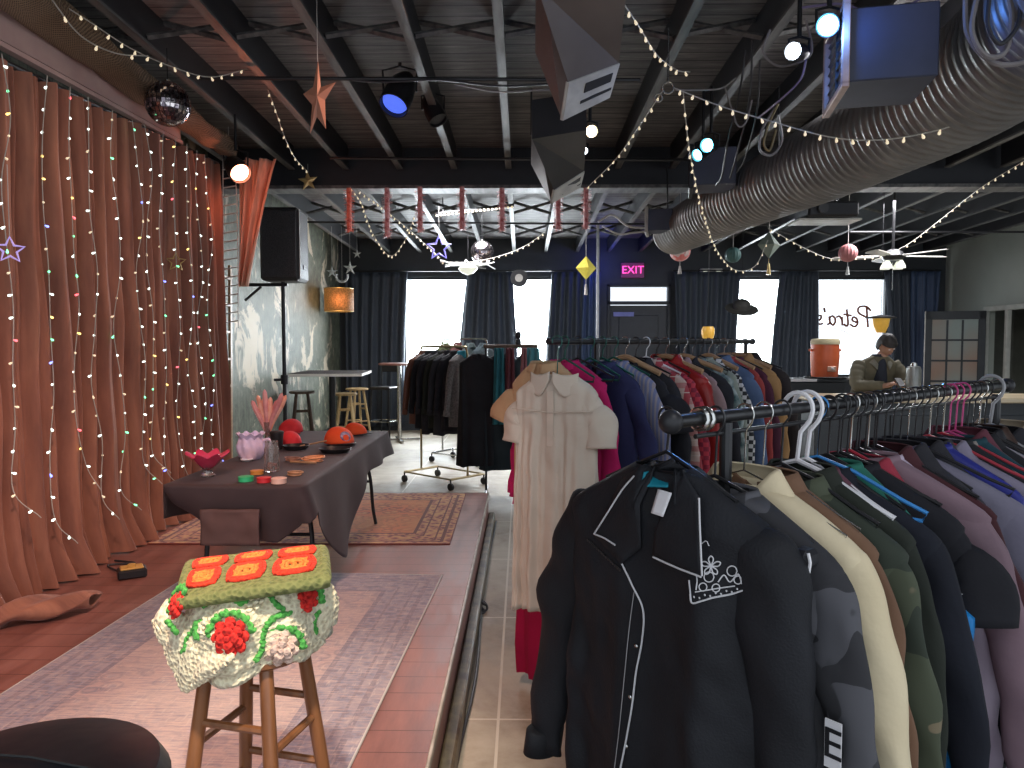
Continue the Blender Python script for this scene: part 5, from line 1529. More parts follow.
# ------------------------------------------------------------------ FRONT RACK
FA = Vector((.345, 1.49, 1.452)); FB = Vector((1.56, 2.47, 1.466))
fd = (FB - FA); fd.z = 0; FL = fd.length; fd.normalize()
fyaw = math.atan2(-fd.x, fd.y)
t = thing('clothes_rack', 'long black clothes rack packed with coats, nearest to the camera', 'clothes rack', (0, 0, 0))
MB().tube([FA - fd * .06, FB + fd * .05], .0135, 14).build('top_rail', M['blackmetal'], t)
MB().tube([FA - fd * .0 + Vector((0, 0, -.034)), FB + fd * .0 + Vector((0, 0, -.034))], .005, 10).build('lower_rail', M['blackmetal'], t)
MB().ball(FA - fd * .075, .024, 16, 12).build('end_knob', M['blackplastic'], t)
MB().ball(FB + fd * .07, .024, 16, 12).build('end_knob', M['blackplastic'], t)
for Q in (FA + fd * .1, FB - fd * .02):
    MB().tube([(Q.x, Q.y, 1.44), (Q.x, Q.y, .06)], .0135, 10).build('upright', M['blackmetal'], t)
    pr = Vector((fd.y, -fd.x, 0))
    f_ = MB().tube([Vector((Q.x, Q.y, .07)) - pr * .24, Vector((Q.x, Q.y, .07)) + pr * .24], .0135, 10).build('foot_bar', M['blackmetal'], t)
    for s in (-1, 1): MB().cyl(Vector((Q.x, Q.y, .035)) + pr * (.23 * s - .012), Vector((Q.x, Q.y, .035)) + pr * (.23 * s + .012), .03, n=16).build('caster', M['blackplastic'], f_)
MB().torus(tuple(FA + fd * .012), .021, .005, 16, 6, rot=(R(90), 0, fyaw)).torus(tuple(FA + fd * .03), .021, .005, 16, 6, rot=(R(90), 0, fyaw)).build('rail_clips', M['chrome'], t)

B_ = cm('black_cotton', (.016, .016, .019), (.01, .01, .012))
B2 = cm('black_wool', (.028, .027, .032), (.016, .016, .02), scale=9)
B3 = cm('ink_black_fleece', (.012, .014, .022), (.008, .009, .014))
front = [
    # label, cat, material, width, length, extras, hanger kind/material, hanger name
    ('black and grey camouflage sweatshirt just behind the embroidered black shirt', 'sweatshirt', cm('grey_camo', (.02, .02, .024), (.07, .07, .08), kind='camo', freq=6, c3=(.028, .028, .032)), dict(W=.5, b=.035, collar='round', SL=.62, sr=.062), 'plastic', 'hblack'),
    ('cream jacket, third from the near end of the front rack', 'jacket', cm('cream_twill', (.62, .53, .36), (.55, .46, .3)), dict(W=.52, b=.045, L=.85, collar='lapel', SL=.64, splay=.1, sr=.066), 'wire', 'chrome'),
    ('brown corduroy style jacket behind the cream one', 'jacket', cm('brown_canvas', (.17, .095, .058), (.12, .065, .04)), dict(W=.5, b=.026, L=.75, collar='shirt', SL=.6), 'wire', 'chrome'),
    ('green camouflage jacket with tan patches behind the brown jacket', 'jacket', cm('green_camo', (.02, .028, .018), (.05, .06, .035), kind='camo', freq=6, c3=(.16, .13, .08)), dict(W=.51, b=.028, L=.85, collar='shirt', SL=.62), 'plastic', 'hblack'),
    ('dark olive coat between the camouflage jacket and the white hangers', 'coat', cm('olive_black', (.022, .026, .02), (.014, .017, .013)), dict(W=.5, b=.02, L=.85), 'tube', 'white'),
    ('dusty plum sweater hanging on a white tube hanger', 'sweater', cm('plum_knit', (.12, .045, .065), (.08, .03, .045)), dict(W=.42, b=.014, L=.6, collar='round'), 'tube', 'white'),
    ('big black fleece coat with a thin white trim line', 'coat', B3, dict(W=.55, b=.03, L=.95, collar='shirt', SL=.66, splay=.1), 'plastic', 'hblue'),
    ('emerald green blouse showing a narrow bright shoulder', 'blouse', cm('emerald', (.02, .13, .095), (.01, .08, .06)), dict(W=.4, b=.012, L=.6, collar='round'), 'plastic', 'hblack'),
    ('black tee with small white script on the chest', 't-shirt', cm('black_tee', (.012, .012, .016), (.009, .009, .012)), dict(W=.52, b=.03, L=.8, collar='round', sl='short', SL=.2, splay=.05, sr=.06), 'plastic', 'hblack'),
    ('crimson knit cardigan with lighter edges', 'cardigan', cm('crimson_knit', (.28, .03, .05), (.2, .02, .035)), dict(W=.42, b=.012, L=.6, collar='lapel'), 'plastic', 'hred'),
    ('mauve pink hooded top with a ruffled cuff, right of the black tee', 'hoodie', cm('mauve_jersey', (.2, .13, .155), (.15, .1, .12)), dict(W=.55, b=.016, L=.85, collar='round', SL=.62, splay=.12), 'plastic', 'hblack'),
    ('lavender white blouse laid slanting along its hanger', 'blouse', cm('lavender_white', (.45, .38, .46), (.36, .3, .38)), dict(W=.46, b=.01, L=.6, collar='round'), 'wire', 'chrome'),
    ('maroon brown long cardigan right of the mauve top', 'cardigan', cm('maroon_brown', (.06, .018, .022), (.04, .012, .015)), dict(W=.56, b=.018, L=.95, collar='lapel', SL=.66, splay=.12), 'plastic', 'hblack'),
    ('black suit jacket on the first group of black hangers', 'jacket', B2, dict(W=.45, b=.014, collar='lapel'), 'plastic', 'hblack'),
    ('slate violet shirt under the row of black hangers', 'shirt', cm('slate_violet', (.08, .07, .1), (.055, .05, .07)), dict(W=.46, b=.014), 'plastic', 'hblack'),
    ('blue violet sleeved grey sweatshirt at the right edge', 'sweatshirt', cm('heather_grey', (.17, .16, .21), (.13, .12, .165)), dict(W=.6, b=.03, L=.8, collar='round', SL=.64, splay=.14), 'plastic', 'hblack'),
    ('black velvet blazer left of the royal blue scarfed jacket', 'blazer', B2, dict(W=.45, b=.014, collar='lapel'), 'wire', 'chrome'),
    ('royal blue satin jacket glowing among black coats', 'jacket', cm('royal_blue', (.025, .03, .22), (.015, .02, .13), rough=.5), dict(W=.5, b=.018, collar='round'), 'plastic', 'hblack'),
    ('dark charcoal coat right of the royal blue jacket', 'coat', cm('charcoal', (.035, .036, .042), (.025, .025, .03)), dict(W=.48, b=.014, L=.9), 'plastic', 'hblack'),
    ('dull lilac grey cardigan lying along the shoulders at right', 'cardigan', cm('lilac_grey', (.2, .18, .24), (.15, .13, .18)), dict(W=.56, b=.018, collar='lapel', splay=.14), 'plastic', 'hred'),
    ('black pullover between the lilac cardigan and the tan shirt', 'sweater', B_, dict(W=.47, b=.012, collar='round'), 'plastic', 'hblack'),
    ('tan piped grey shirt near the right edge of the picture', 'shirt', cm('tan_grey', (.25, .22, .2), (.19, .17, .16)), dict(W=.54, b=.016, splay=.14), 'plastic', 'hred'),
    ('dark teal blouse under the magenta hangers', 'blouse', cm('deep_teal', (.012, .045, .06), (.008, .03, .04)), dict(W=.46, b=.012, collar='round'), 'plastic', 'hpink'),
    ('dark rose cardigan beside the magenta hangers', 'cardigan', cm('dark_rose', (.12, .035, .05), (.08, .024, .035)), dict(W=.44, b=.012, collar='lapel'), 'plastic', 'hpink'),
    ('black cotton shirt right of the magenta hangers', 'shirt', B_, dict(W=.48, b=.014), 'plastic', 'hpink'),
    ('white grey striped jersey with rolled collar at the far right', 'jersey', cm('pale_grey', (.32, .3, .33), (.25, .23, .26)), dict(W=.56, b=.016, collar='round', splay=.14), 'plastic', 'hblack'),
    ('black parka in the last third of the front rack', 'parka', cm('black_nylon', (.018, .018, .022), (.012, .012, .015), rough=.5), dict(W=.52, b=.02, L=.9, collar='fur'), 'plastic', 'hblack'),
    ('dark brown leather jacket near the far end of the front rack', 'jacket', cm('dark_brown_leather', (.05, .03, .024), (.035, .02, .016), rough=.4), dict(W=.48, b=.015, collar='lapel'), 'plastic', 'hgrey'),
    ('black dress coat third from the far end of the front rack', 'coat', B2, dict(W=.5, b=.016, L=.95, collar='lapel'), 'plastic', 'hblack'),
    ('black wrap top second from the far end of the front rack', 'top', B_, dict(W=.46, b=.014, collar='lapel'), 'tube', 'hgrey'),
    ('cream beige cardigan last on the far end of the front rack', 'cardigan', cm('beige_knit', (.38, .31, .22), (.3, .24, .17)), dict(W=.52, b=.02, collar='lapel'), 'plastic', 'hgrey'),
]
rr = random.Random(11)
FD = .15
NF = len(front)
front_objs = []
s_near = [.065, .165, .235, .305, .37, .41, .46, .505, .565]
for i, (lab, cat, m_, kw, hk, hm) in enumerate(front):
    s_ = s_near[i] if i < len(s_near) else .565 + (FL - .585) * (i - len(s_near) + 1) / (NF - len(s_near))
    p = FA + fd * s_ + Vector((0, 0, (FB.z - FA.z) * s_ / FL))
    yaw = fyaw + rr.uniform(-.07, .07)
    w_ = kw.get('W', .45)
    dz = rr.uniform(-.012, .012)
    off = Vector((fd.y, -fd.x, 0)) * (rr.uniform(-.015, .015) + .015)
    t_ = garment(lab, cat, p + off + Vector((0, 0, dz)), yaw, m_, k=rr.choice([3, 4, 5]), amp=.006, seed=i, res=1.35 if i < 5 else 1, **{**dict(L=.72, drop=FD, sh=.095), **kw})
    front_objs.append(t_)
    hanger({'tube': 'thick white tube hanger' if hm == 'white' else 'thick grey tube hanger', 'plastic': {'hblack': 'black', 'hred': 'red', 'hpink': 'magenta', 'hblue': 'blue', 'hgrey': 'grey'}.get(hm, '') + ' plastic hanger', 'wire': 'thin metal wire hanger'}[hk] + ' holding the ' + ' '.join(lab.split()[:6]), p, yaw, hk, M[hm], w=w_ / 2 - .03, drop=FD, hookr=.022 if hk != 'tube' else .036, sh=.095)
# extra empty black hangers crowded on the rail
for k in range(7):
    s_ = .46 + k * .045
    p = FA + fd * s_
    hanger('empty black plastic hanger squeezed between coats on the front rack', p, fyaw + rr.uniform(-.1, .1), 'plastic', M['hblack'], w=.19, drop=FD, sh=.095, group='spare hangers on the front rack')

# ------------------------------------------------------------------ EMBROIDERED BLACK SHIRT (front)
HP = FA + fd * (-.012) + Vector((fd.y, -fd.x, 0)) * (-.062)
HY = fyaw
M['hero'] = mat('black_shirt_cotton', (.012, .013, .017), (.008, .0085, .011), scale=5, rough=.7, bump=.2, bscale=220, spec=.3)
M['piping'] = mat('white_piping', (.6, .6, .62), rough=.5)
hero = garment('black western shirt with white piping and white chest embroidery, nearest of all', 'shirt', HP + Vector((0, 0, -.012)), HY, M['hero'], W=.54, L=.8, b=.052, splay_r=.02, SL=.62, amp=.014, k=3, collar=None, res=2.4, sh=.105, neck=.07, drop=.085, sr=.08, splay=.12, name='western_shirt')
bpy.context.view_layer.update()
HM = Matrix.Translation(HP + Vector((0, 0, -.012))) @ Matrix.Rotation(HY, 4, 'Z')
HMi = HM.inverted()
def hl_(px, py, off=-.075):
    """local point on a plane just in front of the shirt"""
    d = HMi.to_3x3() @ ray(px, py); o = HMi @ CAM_P
    return o + d * ((off - o.y) / d.y)
hero_obj = [c for c in hero.children if c.name.startswith('torso')][0]
from mathutils.bvhtree import BVHTree
_me = hero_obj.data
BV = BVHTree.FromPolygons([v.co for v in _me.vertices], [tuple(p.vertices) for p in _me.polygons])
def hs(px, py, lift=.004):
    """point on the front surface of the shirt"""
    d = (HMi.to_3x3() @ ray(px, py)).normalized(); o = HMi @ CAM_P
    hit = BV.ray_cast(o, d)
    if hit[0] is None:
        return hl_(px, py, -.062)
    return hit[0] - d * lift
def smooth_front(px, py, lift):
    """shirt point with the fold noise averaged out"""
    acc = Vector((0, 0, 0)); n_ = 0
    for dx in (-8, 0, 8):
        for dy in (-8, 0, 8):
            acc += hs(px + dx, py + dy, lift); n_ += 1
    p = acc / n_
    q = hs(px, py, lift)
    return q
def flapmesh(pxs, lift0, lift1, nm, m_, th=.004):
    """collar wing: triangulated fan over a pixel outline lying on the shirt"""
    import bmesh
    cx = sum(p[0] for p in pxs) / len(pxs); cy = sum(p[1] for p in pxs) / len(pxs)
    rings = 7; n_ = 0
    edge = []
    for i in range(len(pxs)):
        a, b = pxs[i], pxs[(i + 1) % len(pxs)]
        for k in range(6): edge.append((a[0] + (b[0] - a[0]) * k / 6, a[1] + (b[1] - a[1]) * k / 6))
    vs = []
    for r_ in range(1, rings + 1):
        f = r_ / rings
        for (ex, ey) in edge:
            p = hs(cx + (ex - cx) * f, cy + (ey - cy) * f, lift0 + (lift1 - lift0) * f ** 2)
            vs.append(p)
    # relax so the wing lies smooth over the folds
    n_ = len(edge)
    for it in range(6):
        nv_ = list(vs)
        for r_ in range(rings):
            for k in range(n_):
                nb = [vs[r_ * n_ + (k + 1) % n_], vs[r_ * n_ + k - 1]]
                if 0 < r_ < rings - 1: nb += [vs[(r_ + 1) * n_ + k], vs[(r_ - 1) * n_ + k]]
                if r_ < rings - 1:
                    a = sum(nb, Vector()) / len(nb)
                    nv_[r_ * n_ + k] = Vector((vs[r_ * n_ + k].x, (vs[r_ * n_ + k].y + a.y) / 2, vs[r_ * n_ + k].z))
        vs = nv_
    c_ = sum(vs[:n_], Vector()) / n_
    fs = [((r_ * n_ + k), (r_ * n_ + (k + 1) % n_), ((r_ + 1) * n_ + (k + 1) % n_), ((r_ + 1) * n_ + k)) for r_ in range(rings - 1) for k in range(n_)]
    fs += [(k, len(vs), (k + 1) % n_) for k in range(n_)]
    o = MB().add(vs + [c_], fs).build(nm, m_, hero, sharp=0, solid=th)
    return o
LW_ = [(655, 461), (640, 466), (622, 480), (594, 534), (621, 564), (641, 548), (640, 505), (652, 478)]
RW_ = [(672, 458), (682, 470), (699, 497), (701, 577), (653, 558), (655, 532), (668, 500), (676, 475)]
flapmesh(LW_, .016, .012, 'collar_wing', M['hero'])
flapmesh(RW_, .016, .012, 'collar_wing', M['hero'])
def line(pxs, nm, m_, r=.0016, lift=.008, n=6):
    P = [hs(a, b, lift) for a, b in pxs]
    return MB().tube(curve_pts(P, n), r, 6).build(nm, m_, hero)
line([(634, 476), (622, 490), (608, 512), (594, 534)], 'piping', M['piping'], .0019, .022)
line([(594, 534), (604, 538), (615, 545)], 'piping', M['piping'], .0019, .022)
line([(699, 498), (700, 530), (702, 576)], 'piping', M['piping'], .0019, .022)
line([(653, 557), (675, 567), (701, 577)], 'piping', M['piping'], .0019, .022)
pl = [(621, 562), (632, 585), (643, 610), (642, 640), (636, 672), (632, 705), (626, 740), (618, 780)]
line(pl, 'front_piping', M['piping'], .002, .009)
line([(634, 592), (629, 630), (624, 680), (619, 730), (613, 780)], 'placket_seam', M['hgrey'], .001, .006)
for (bx, by) in ((636, 646), (630, 697), (626, 746)):
    p = hs(bx, by, .005)
    MB().ball(p, (.0048, .003, .0048), 10, 8).build('snap_button', M['chrome'], hero)
# rope edging at the left wing
mb = MB()
for k in range(15):
    f = k / 14; p = hs(588 + 32 * f, 540 + 30 * f, .012); mb.ball(p, (.0036, .002, .003), 6, 5, rot=(0, .8, 0))
mb.build('rope_edging', M['hblack'], hero)
# chest embroidery (white flower and scrollwork)
mb = MB()
def ep(pxs, r=.0011, n=5): mb.tube(curve_pts([hs(a, b, .006) for a, b in pxs], n), r, 5)
ep([(690, 594), (692, 603), (702, 601), (712, 598), (722, 596), (732, 594), (744, 590)], .0018)
ep([(689, 580), (690, 590), (691, 600)], .0016)
for a, b, r_ in ((709, 577, 5), (716, 588, 4), (703, 587, 4), (732, 571, 5), (738, 580, 4)):
    ep([(a + r_ * math.cos(k * PI / 4), b + r_ * math.sin(k * PI / 4)) for k in range(9)])
for k in range(5):
    a = k * 2 * PI / 5 - PI / 2
    ep([(711, 566), (711 + 7 * math.cos(a - .35), 566 + 7 * math.sin(a - .35)), (711 + 10 * math.cos(a), 566 + 10 * math.sin(a)), (711 + 7 * math.cos(a + .35), 566 + 7 * math.sin(a + .35)), (711, 566)], .0013)
ep([(718, 582), (724, 575), (730, 582), (738, 574), (742, 584)], .0013)
ep([(695, 592), (708, 590), (720, 588), (735, 586)], .0012)
ep([(695, 570), (697, 580), (696, 590)], .0013); ep([(700, 545), (706, 541), (709, 546)], .001)
for k in range(9): mb.ball(hs(694 + k * 5.4, 597 - k * 1.0 + (k % 2) * 2, .005), (.0022, .0012, .0022), 6, 5)
mb.build('white_embroidery', M['piping'], hero)
# dark inside of the open neck, teal hanger pad and tag
mb = MB()
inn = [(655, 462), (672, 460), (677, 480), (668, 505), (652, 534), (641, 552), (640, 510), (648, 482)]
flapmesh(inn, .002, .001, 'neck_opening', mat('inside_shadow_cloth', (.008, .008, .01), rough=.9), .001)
def pad(u, v):
    a, b, c_, d_ = hs(640, 487, .012), hs(644, 472, .014), hs(671, 466, .016), hs(668, 487, .014)
    p = (a * (1 - u) + d_ * u) * (1 - v) + (b * (1 - u) + c_ * u) * v
    return p + Vector((0, -.006 * math.sin(u * PI) * math.sin(v * PI), 0))
MB().grid(pad, 12, 8).build('inner_yoke', M['teal'], hero, sharp=0, solid=.003)
def tagm(u, v):
    a, b, c_, d_ = hs(651, 513, .022), hs(658, 489, .018), hs(672, 493, .018), hs(663, 517, .022)
    return (a * (1 - u) + d_ * u) * (1 - v) + (b * (1 - u) + c_ * u) * v
MB().grid(tagm, 6, 8).build('size_label', M['white'], hero, sharp=0, solid=.0012)
# hook of its hanger reaching the rail
hanger('black hanger inside the embroidered western shirt', HP, HY, 'plastic', M['hblack'], w=.17, drop=.1)

# details on the front rack garments
g2 = front_objs[0]
bpy.context.view_layer.update()
def gl(tg, px, py, off):
    Mi = tg.matrix_world.inverted(); d = Mi.to_3x3() @ ray(px, py); o = Mi @ CAM_P
    return o + d * ((off - o.y) / d.y)
p = gl(g2, 833, 745, -.052)
MB().box((p.x, p.y, p.z), (.03, .003, .085)).build('white_patch', M['white'], g2, smooth=False)
text_mesh('E', .075, B_, g2, (p.x + .0, p.y - .003, p.z), (R(90), 0, 0), 'patch_letter', .001)
p = gl(g2, 805, 558, -.04)
MB().box((p.x, p.y, p.z), (.035, .045, .035), bev=.008).build('rolled_epaulet', cm('black_nylon', (0, 0, 0)), g2, smooth=False)
MB().ball((p.x - .03, p.y - .01, p.z + .003), (.012, .008, .01), 8, 6).build('white_bead', M['white'], g2)
MB().tube([(p.x + .018, p.y - .02, p.z + .016), (p.x + .022, p.y - .02, p.z), (p.x + .018, p.y - .018, p.z - .022)], .003, 6).build('lace_trim', M['white'], g2)
g9 = front_objs[8]
p = gl(g9, 953, 597, -.04)
text_mesh('Si', .035, M['piping'], g9, tuple(p), (R(90), 0, 0), 'chest_script', .001, shear=.4)
# blue satin garment seen low between the coats
p = FA + fd * .53 + Vector((fd.y, -fd.x, 0)) * .05
garment('bright blue satin lining garment showing low between black coats', 'dress', p + Vector((0, 0, -.27)), fyaw, cm('bright_blue', (.01, .2, .5), (.005, .12, .35), rough=.4), W=.54, L=.8, b=.016, sl=None, collar=None, amp=.012)

# ------------------------------------------------------------------ MIDDLE RACK
MA = Vector((.13, 3.05, 1.615)); MBp = Vector((1.32, 4.42, 1.62))
md = (MBp - MA); md.z = 0; ML = md.length; md.normalize()
myaw = math.atan2(-md.x, md.y)
mperp = Vector((md.y, -md.x, 0))
t = thing('clothes_rack', 'black clothes rack behind the front one, with the cream dress at its end', 'clothes rack', (0, 0, 0))
MB().tube([MA - md * .04, MBp + md * .06], .014, 12).build('top_rail', M['blackmetal'], t)
MB().ball(MBp + md * .07, .02, 12, 8).build('end_knob', M['blackplastic'], t)
for Q in (MA + md * .3, MBp - md * .02):
    MB().tube([(Q.x, Q.y, 1.61), (Q.x, Q.y, .06)], .0125, 10).build('upright', M['blackmetal'], t)
    f_ = MB().tube([Vector((Q.x, Q.y, .08)) - mperp * .24, Vector((Q.x, Q.y, .08)) + mperp * .24], .0125, 10).build('foot_bar', M['blackmetal'], t)
    for s in (-1, 1):
        MB().cyl(Vector((Q.x, Q.y, .034)) + mperp * (.23 * s - .012), Vector((Q.x, Q.y, .034)) + mperp * (.23 * s + .012), .03, n=16).build('caster', M['blackplastic'], f_)
MB().tube([(MA.x + .05, MA.y + .05, .12), (MBp.x, MBp.y, .12)], .012, 8).build('lower_bar', M['blackmetal'], t)
mid = [
    ('peach sleeved blouse peeking out left of the cream dress', 'blouse', cm('peach', (.55, .36, .2), (.45, .28, .16)), dict(W=.36, L=.5, b=.02, sl='short', SL=.16, collar='round'), 'plastic', 'hgreen'),
    ('magenta dress with a wide skirt behind the cream dress', 'dress', cm('magenta_cloth', (.5, .015, .12), (.38, .01, .09)), dict(W=.42, L=.62, b=.03, sl='long', SL=.5, collar='round', flare=1.35), 'plastic', 'hblack'),
    ('long crimson gown reaching almost to the floor', 'gown', cm('crimson_gown', (.36, .005, .05), (.28, .004, .04)), dict(W=.36, L=1.44, b=.03, sl=None, collar=None, flare=1.35), 'plastic', 'hgreen'),
    ('navy blue blouse between the magenta and the striped garment', 'blouse', cm('navy_blouse', (.03, .035, .1), (.02, .022, .07)), dict(W=.4, L=.6, b=.02, collar='round', SL=.4), 'plastic', 'hgreen'),
    ('blue and lilac striped gathered shirt in the middle rack', 'shirt', cm('blue_lilac_stripe', (.13, .15, .27), (.25, .22, .25), kind='stripe', freq=55), dict(W=.42, L=.62, b=.03, collar='round', SL=.42, pleat=.004), 'plastic', 'hgreen'),
    ('black ruffled dress on a wooden skirt hanger', 'dress', cm('black_crepe', (.018, .018, .022), (.012, .012, .016)), dict(W=.42, L=.8, b=.03, collar='round', sl='short', SL=.2), 'wood', 'hangwood'),
    ('black cardigan left of the red patterned scarf shirt', 'cardigan', B2, dict(W=.43, L=.65, b=.02, collar='lapel'), 'plastic', 'hblack'),
    ('cream and red plaid shirt on a pale hanger', 'shirt', cm('cream_plaid', (.45, .32, .28), (.3, .04, .05), kind='plaid'), dict(W=.43, L=.66, b=.02), 'plastic', 'white'),
    ('red zigzag patterned blouse beside the plaid shirt', 'blouse', cm('red_check', (.42, .03, .05), (.2, .01, .03), kind='check'), dict(W=.44, L=.66, b=.02, collar='round'), 'plastic', 'hblack'),
    ('shiny dark red leather jacket in the middle rack', 'jacket', cm('red_leather', (.3, .022, .02), (.2, .012, .012), rough=.32, sheen=0), dict(W=.47, L=.68, b=.035, collar='lapel'), 'wood', 'hangwood'),
    ('pinkish grey cardigan right of the red leather jacket', 'cardigan', cm('pink_grey', (.3, .2, .2), (.22, .15, .15)), dict(W=.46, L=.75, b=.02, collar='lapel'), 'plastic', 'hblack'),
    ('black blazer in the centre of the middle rack', 'blazer', B2, dict(W=.48, L=.75, b=.025, collar='lapel'), 'wood', 'hangwood'),
    ('dark teal floral blouse with white flecks', 'blouse', cm('teal_floral', (.03, .08, .085), (.3, .34, .32), scale=26, lo=.3, hi=.38), dict(W=.46, L=.7, b=.02), 'plastic', 'hblack'),
    ('pale sage dress in the right half of the middle rack', 'dress', cm('sage', (.25, .27, .22), (.17, .19, .16)), dict(W=.42, L=.9, b=.02, collar='round'), 'plastic', 'hblack'),
    ('black and white checked shirt near the red scarf', 'shirt', cm('bw_check', (.5, .48, .46), (.02, .02, .02), kind='check'), dict(W=.4, L=.7, b=.02), 'wood', 'hangwood'),
    ('faded blue denim shirt in the right half of the middle rack', 'shirt', cm('denim', (.09, .13, .22), (.06, .09, .16)), dict(W=.43, L=.72, b=.02), 'plastic', 'hblack'),
    ('brick red knitted top with rolled shoulders', 'top', cm('brick_red', (.32, .05, .04), (.22, .03, .03)), dict(W=.42, L=.65, b=.02, collar='round'), 'wood', 'hangwood'),
    ('dark plum long dress near the far end of the middle rack', 'dress', cm('dark_plum', (.08, .02, .035), (.05, .014, .025)), dict(W=.43, L=.95, b=.02, collar='round'), 'plastic', 'hblack'),
    ('tan suede jacket near the far end of the middle rack', 'jacket', cm('tan_suede', (.36, .2, .08), (.25, .13, .05)), dict(W=.46, L=.8, b=.035, collar='lapel'), 'wood', 'hangwood'),
    ('dark brown coat closing the far end of the middle rack', 'coat', cm('brown_black', (.03, .022, .02), (.02, .015, .014)), dict(W=.5, L=.95, b=.035, collar='lapel'), 'plastic', 'hblack'),
]
rr = random.Random(5)
for i, (lab, cat, m_, kw, hk, hm) in enumerate(mid):
    s_ = .07 + (ML - .1) * i / (len(mid) - 1)
    p = MA + md * s_
    yaw = myaw + rr.uniform(-.06, .06)
    off = Vector((0, 0, rr.uniform(-.01, .01)))
    if i == 0: off += -mperp * .1
    if i == 2: off += -mperp * .18
    if i == 1: off += -mperp * .07
    garment(lab, cat, p + off, yaw, m_, k=4, amp=.01, drop=.1, **kw)
    hanger({'wood': 'wooden hanger', 'plastic': {'hblack': 'black', 'white': 'white', 'hgreen': 'dark green', 'hangwood': ''}[hm] + ' plastic hanger'}[hk] + ' holding the ' + ' '.join(lab.split()[:6]), p, yaw, hk, M[hm], w=kw['W'] / 2 - .03, drop=.1)
M['creamdress'] = cm('cream_dress_cotton', (.62, .55, .46), (.54, .46, .38), scale=3)
CDY = R(-30)
cp_ = MA + Vector((.0, -.0, 0))
t = garment('long cream dress with short sleeves and a pleated front', 'dress', cp_ + Vector((.01, -.06, -.035)), CDY, M['creamdress'], W=.36, L=.94, b=.035, sl='short', SL=.2, collar=None, flare=1.1, amp=.012, k=4, res=2, pleat=.006, sr=.056, splay=.035, neck=.08, drop=.1, sh=.06)
# rounded flat collar halves, yoke and buttons
def collar_half(s):
    def f(u, v):
        x = s * (.006 + .1 * u)
        z = -.085 - .02 * math.sin(u * 2.4) - (.035 + .05 * math.sin(u * PI * .9)) * v + .01 * u
        return Vector((x, -.052 + .03 * u * u - .006 * v, z - .0))
    return f
for s in (-1, 1): MB().grid(collar_half(s), 14, 8).build('round_collar', M['creamdress'], t, sharp=0, solid=.005)
MB().box((0, -.058, -.27), (.03, .004, .22), bev=.001).build('button_placket', mat('pale_placket', (.66, .56, .46)), t, smooth=False)
MB().tube([(-.18, -.05, -.235), (0, -.062, -.245), (.18, -.05, -.235)], .003, 6).build('yoke_seam', M['creamdress'], t)
hanger('dark green plastic hanger in the neck of the cream dress', cp_ + Vector((.01, -.06, 0)), CDY, 'plastic', M['hgreen'], w=.14, drop=.165, sh=.05)

# ------------------------------------------------------------------ FAR RACK (brass coloured, on castors)
RA = Vector((-1.2, 8.88, 1.575)); RB = Vector((-.61, 8.36, 1.58))
def far_rack(label, A, B, zt, half, mm, base=True):
    d_ = (B - A); d_.z = 0; L_ = d_.length; d_.normalize(); pr = Vector((d_.y, -d_.x, 0))
    t = thing('clothes_rack', label, 'clothes rack', (A.x, A.y, 0))
    o = Vector((A.x, A.y, 0))
    A0, B0 = Vector((0, 0, 0)), Vector((B.x, B.y, 0)) - o
    MB().tube(curve_pts([A0 + Vector((0, 0, zt - .08)), A0 + Vector((0, 0, zt - .02)) + d_ * .02, A0 + Vector((0, 0, zt)) + d_ * .08, B0 + Vector((0, 0, zt)) - d_ * .08, B0 + Vector((0, 0, zt - .02)) - d_ * .02, B0 + Vector((0, 0, zt - .08))], 4), .013, 8).build('top_rail', mm, t)
    for Q in (A0, B0):
        MB().tube([Q + Vector((0, 0, .12)), Q + Vector((0, 0, zt - .07))], .013, 8).build('upright', mm, t)
        f_ = MB().tube([Q - pr * half + Vector((0, 0, .12)), Q + pr * half + Vector((0, 0, .12))], .013, 8).build('end_bar', mm, t)
        for s in (-1, 1):
            c_ = Q + pr * half * s
            MB().cyl(c_ + Vector((0, 0, .12)), c_ + Vector((0, 0, .06)), .009, n=8).cyl(c_ + pr * -.014 + Vector((0, 0, .04)), c_ + pr * .014 + Vector((0, 0, .04)), .04, n=16).build('caster', M['blackplastic'], f_)
    for s in (-1, 1): MB().tube([A0 + pr * half * s + Vector((0, 0, .12)), B0 + pr * half * s + Vector((0, 0, .12))], .01, 8).build('base_rail', mm, t)
    return d_, pr, L_
fd2, fp2, FL2 = far_rack('brass coloured rolling rack standing beyond the end of the stage', RA, RB, 1.58, .26, M['brass'])
fy2 = math.atan2(-fd2.x, fd2.y)
far = [
    ('brown leather jacket at the left end of the far rolling rack', 'jacket', cm('rust_leather', (.15, .06, .035), (.1, .04, .025), rough=.45), dict(W=.5, L=.8, b=.05, collar='lapel', SL=.6)),
    ('black coat second from the left on the far rolling rack', 'coat', B_, dict(W=.5, L=.85, b=.04, collar='lapel')),
    ('black jacket in the left middle of the far rolling rack', 'jacket', B2, dict(W=.5, L=.9, b=.04, collar='lapel')),
    ('olive black coat in the middle of the far rolling rack', 'coat', cm('olive_black', (0, 0, 0)), dict(W=.48, L=.82, b=.04, collar='shirt')),
    ('dark coat with a furry collar on the far rolling rack', 'coat', cm('charcoal', (0, 0, 0)), dict(W=.5, L=.9, b=.04, collar='fur')),
    ('black suit jacket right of the furry collared coat', 'jacket', B2, dict(W=.48, L=.85, b=.035, collar='lapel')),
    ('grey tweed coat open over teal at the right end of the far rack', 'coat', cm('grey_tweed', (.2, .19, .18), (.11, .1, .1), scale=60), dict(W=.5, L=.78, b=.05, collar='lapel', mcol=M['teal'])),
]
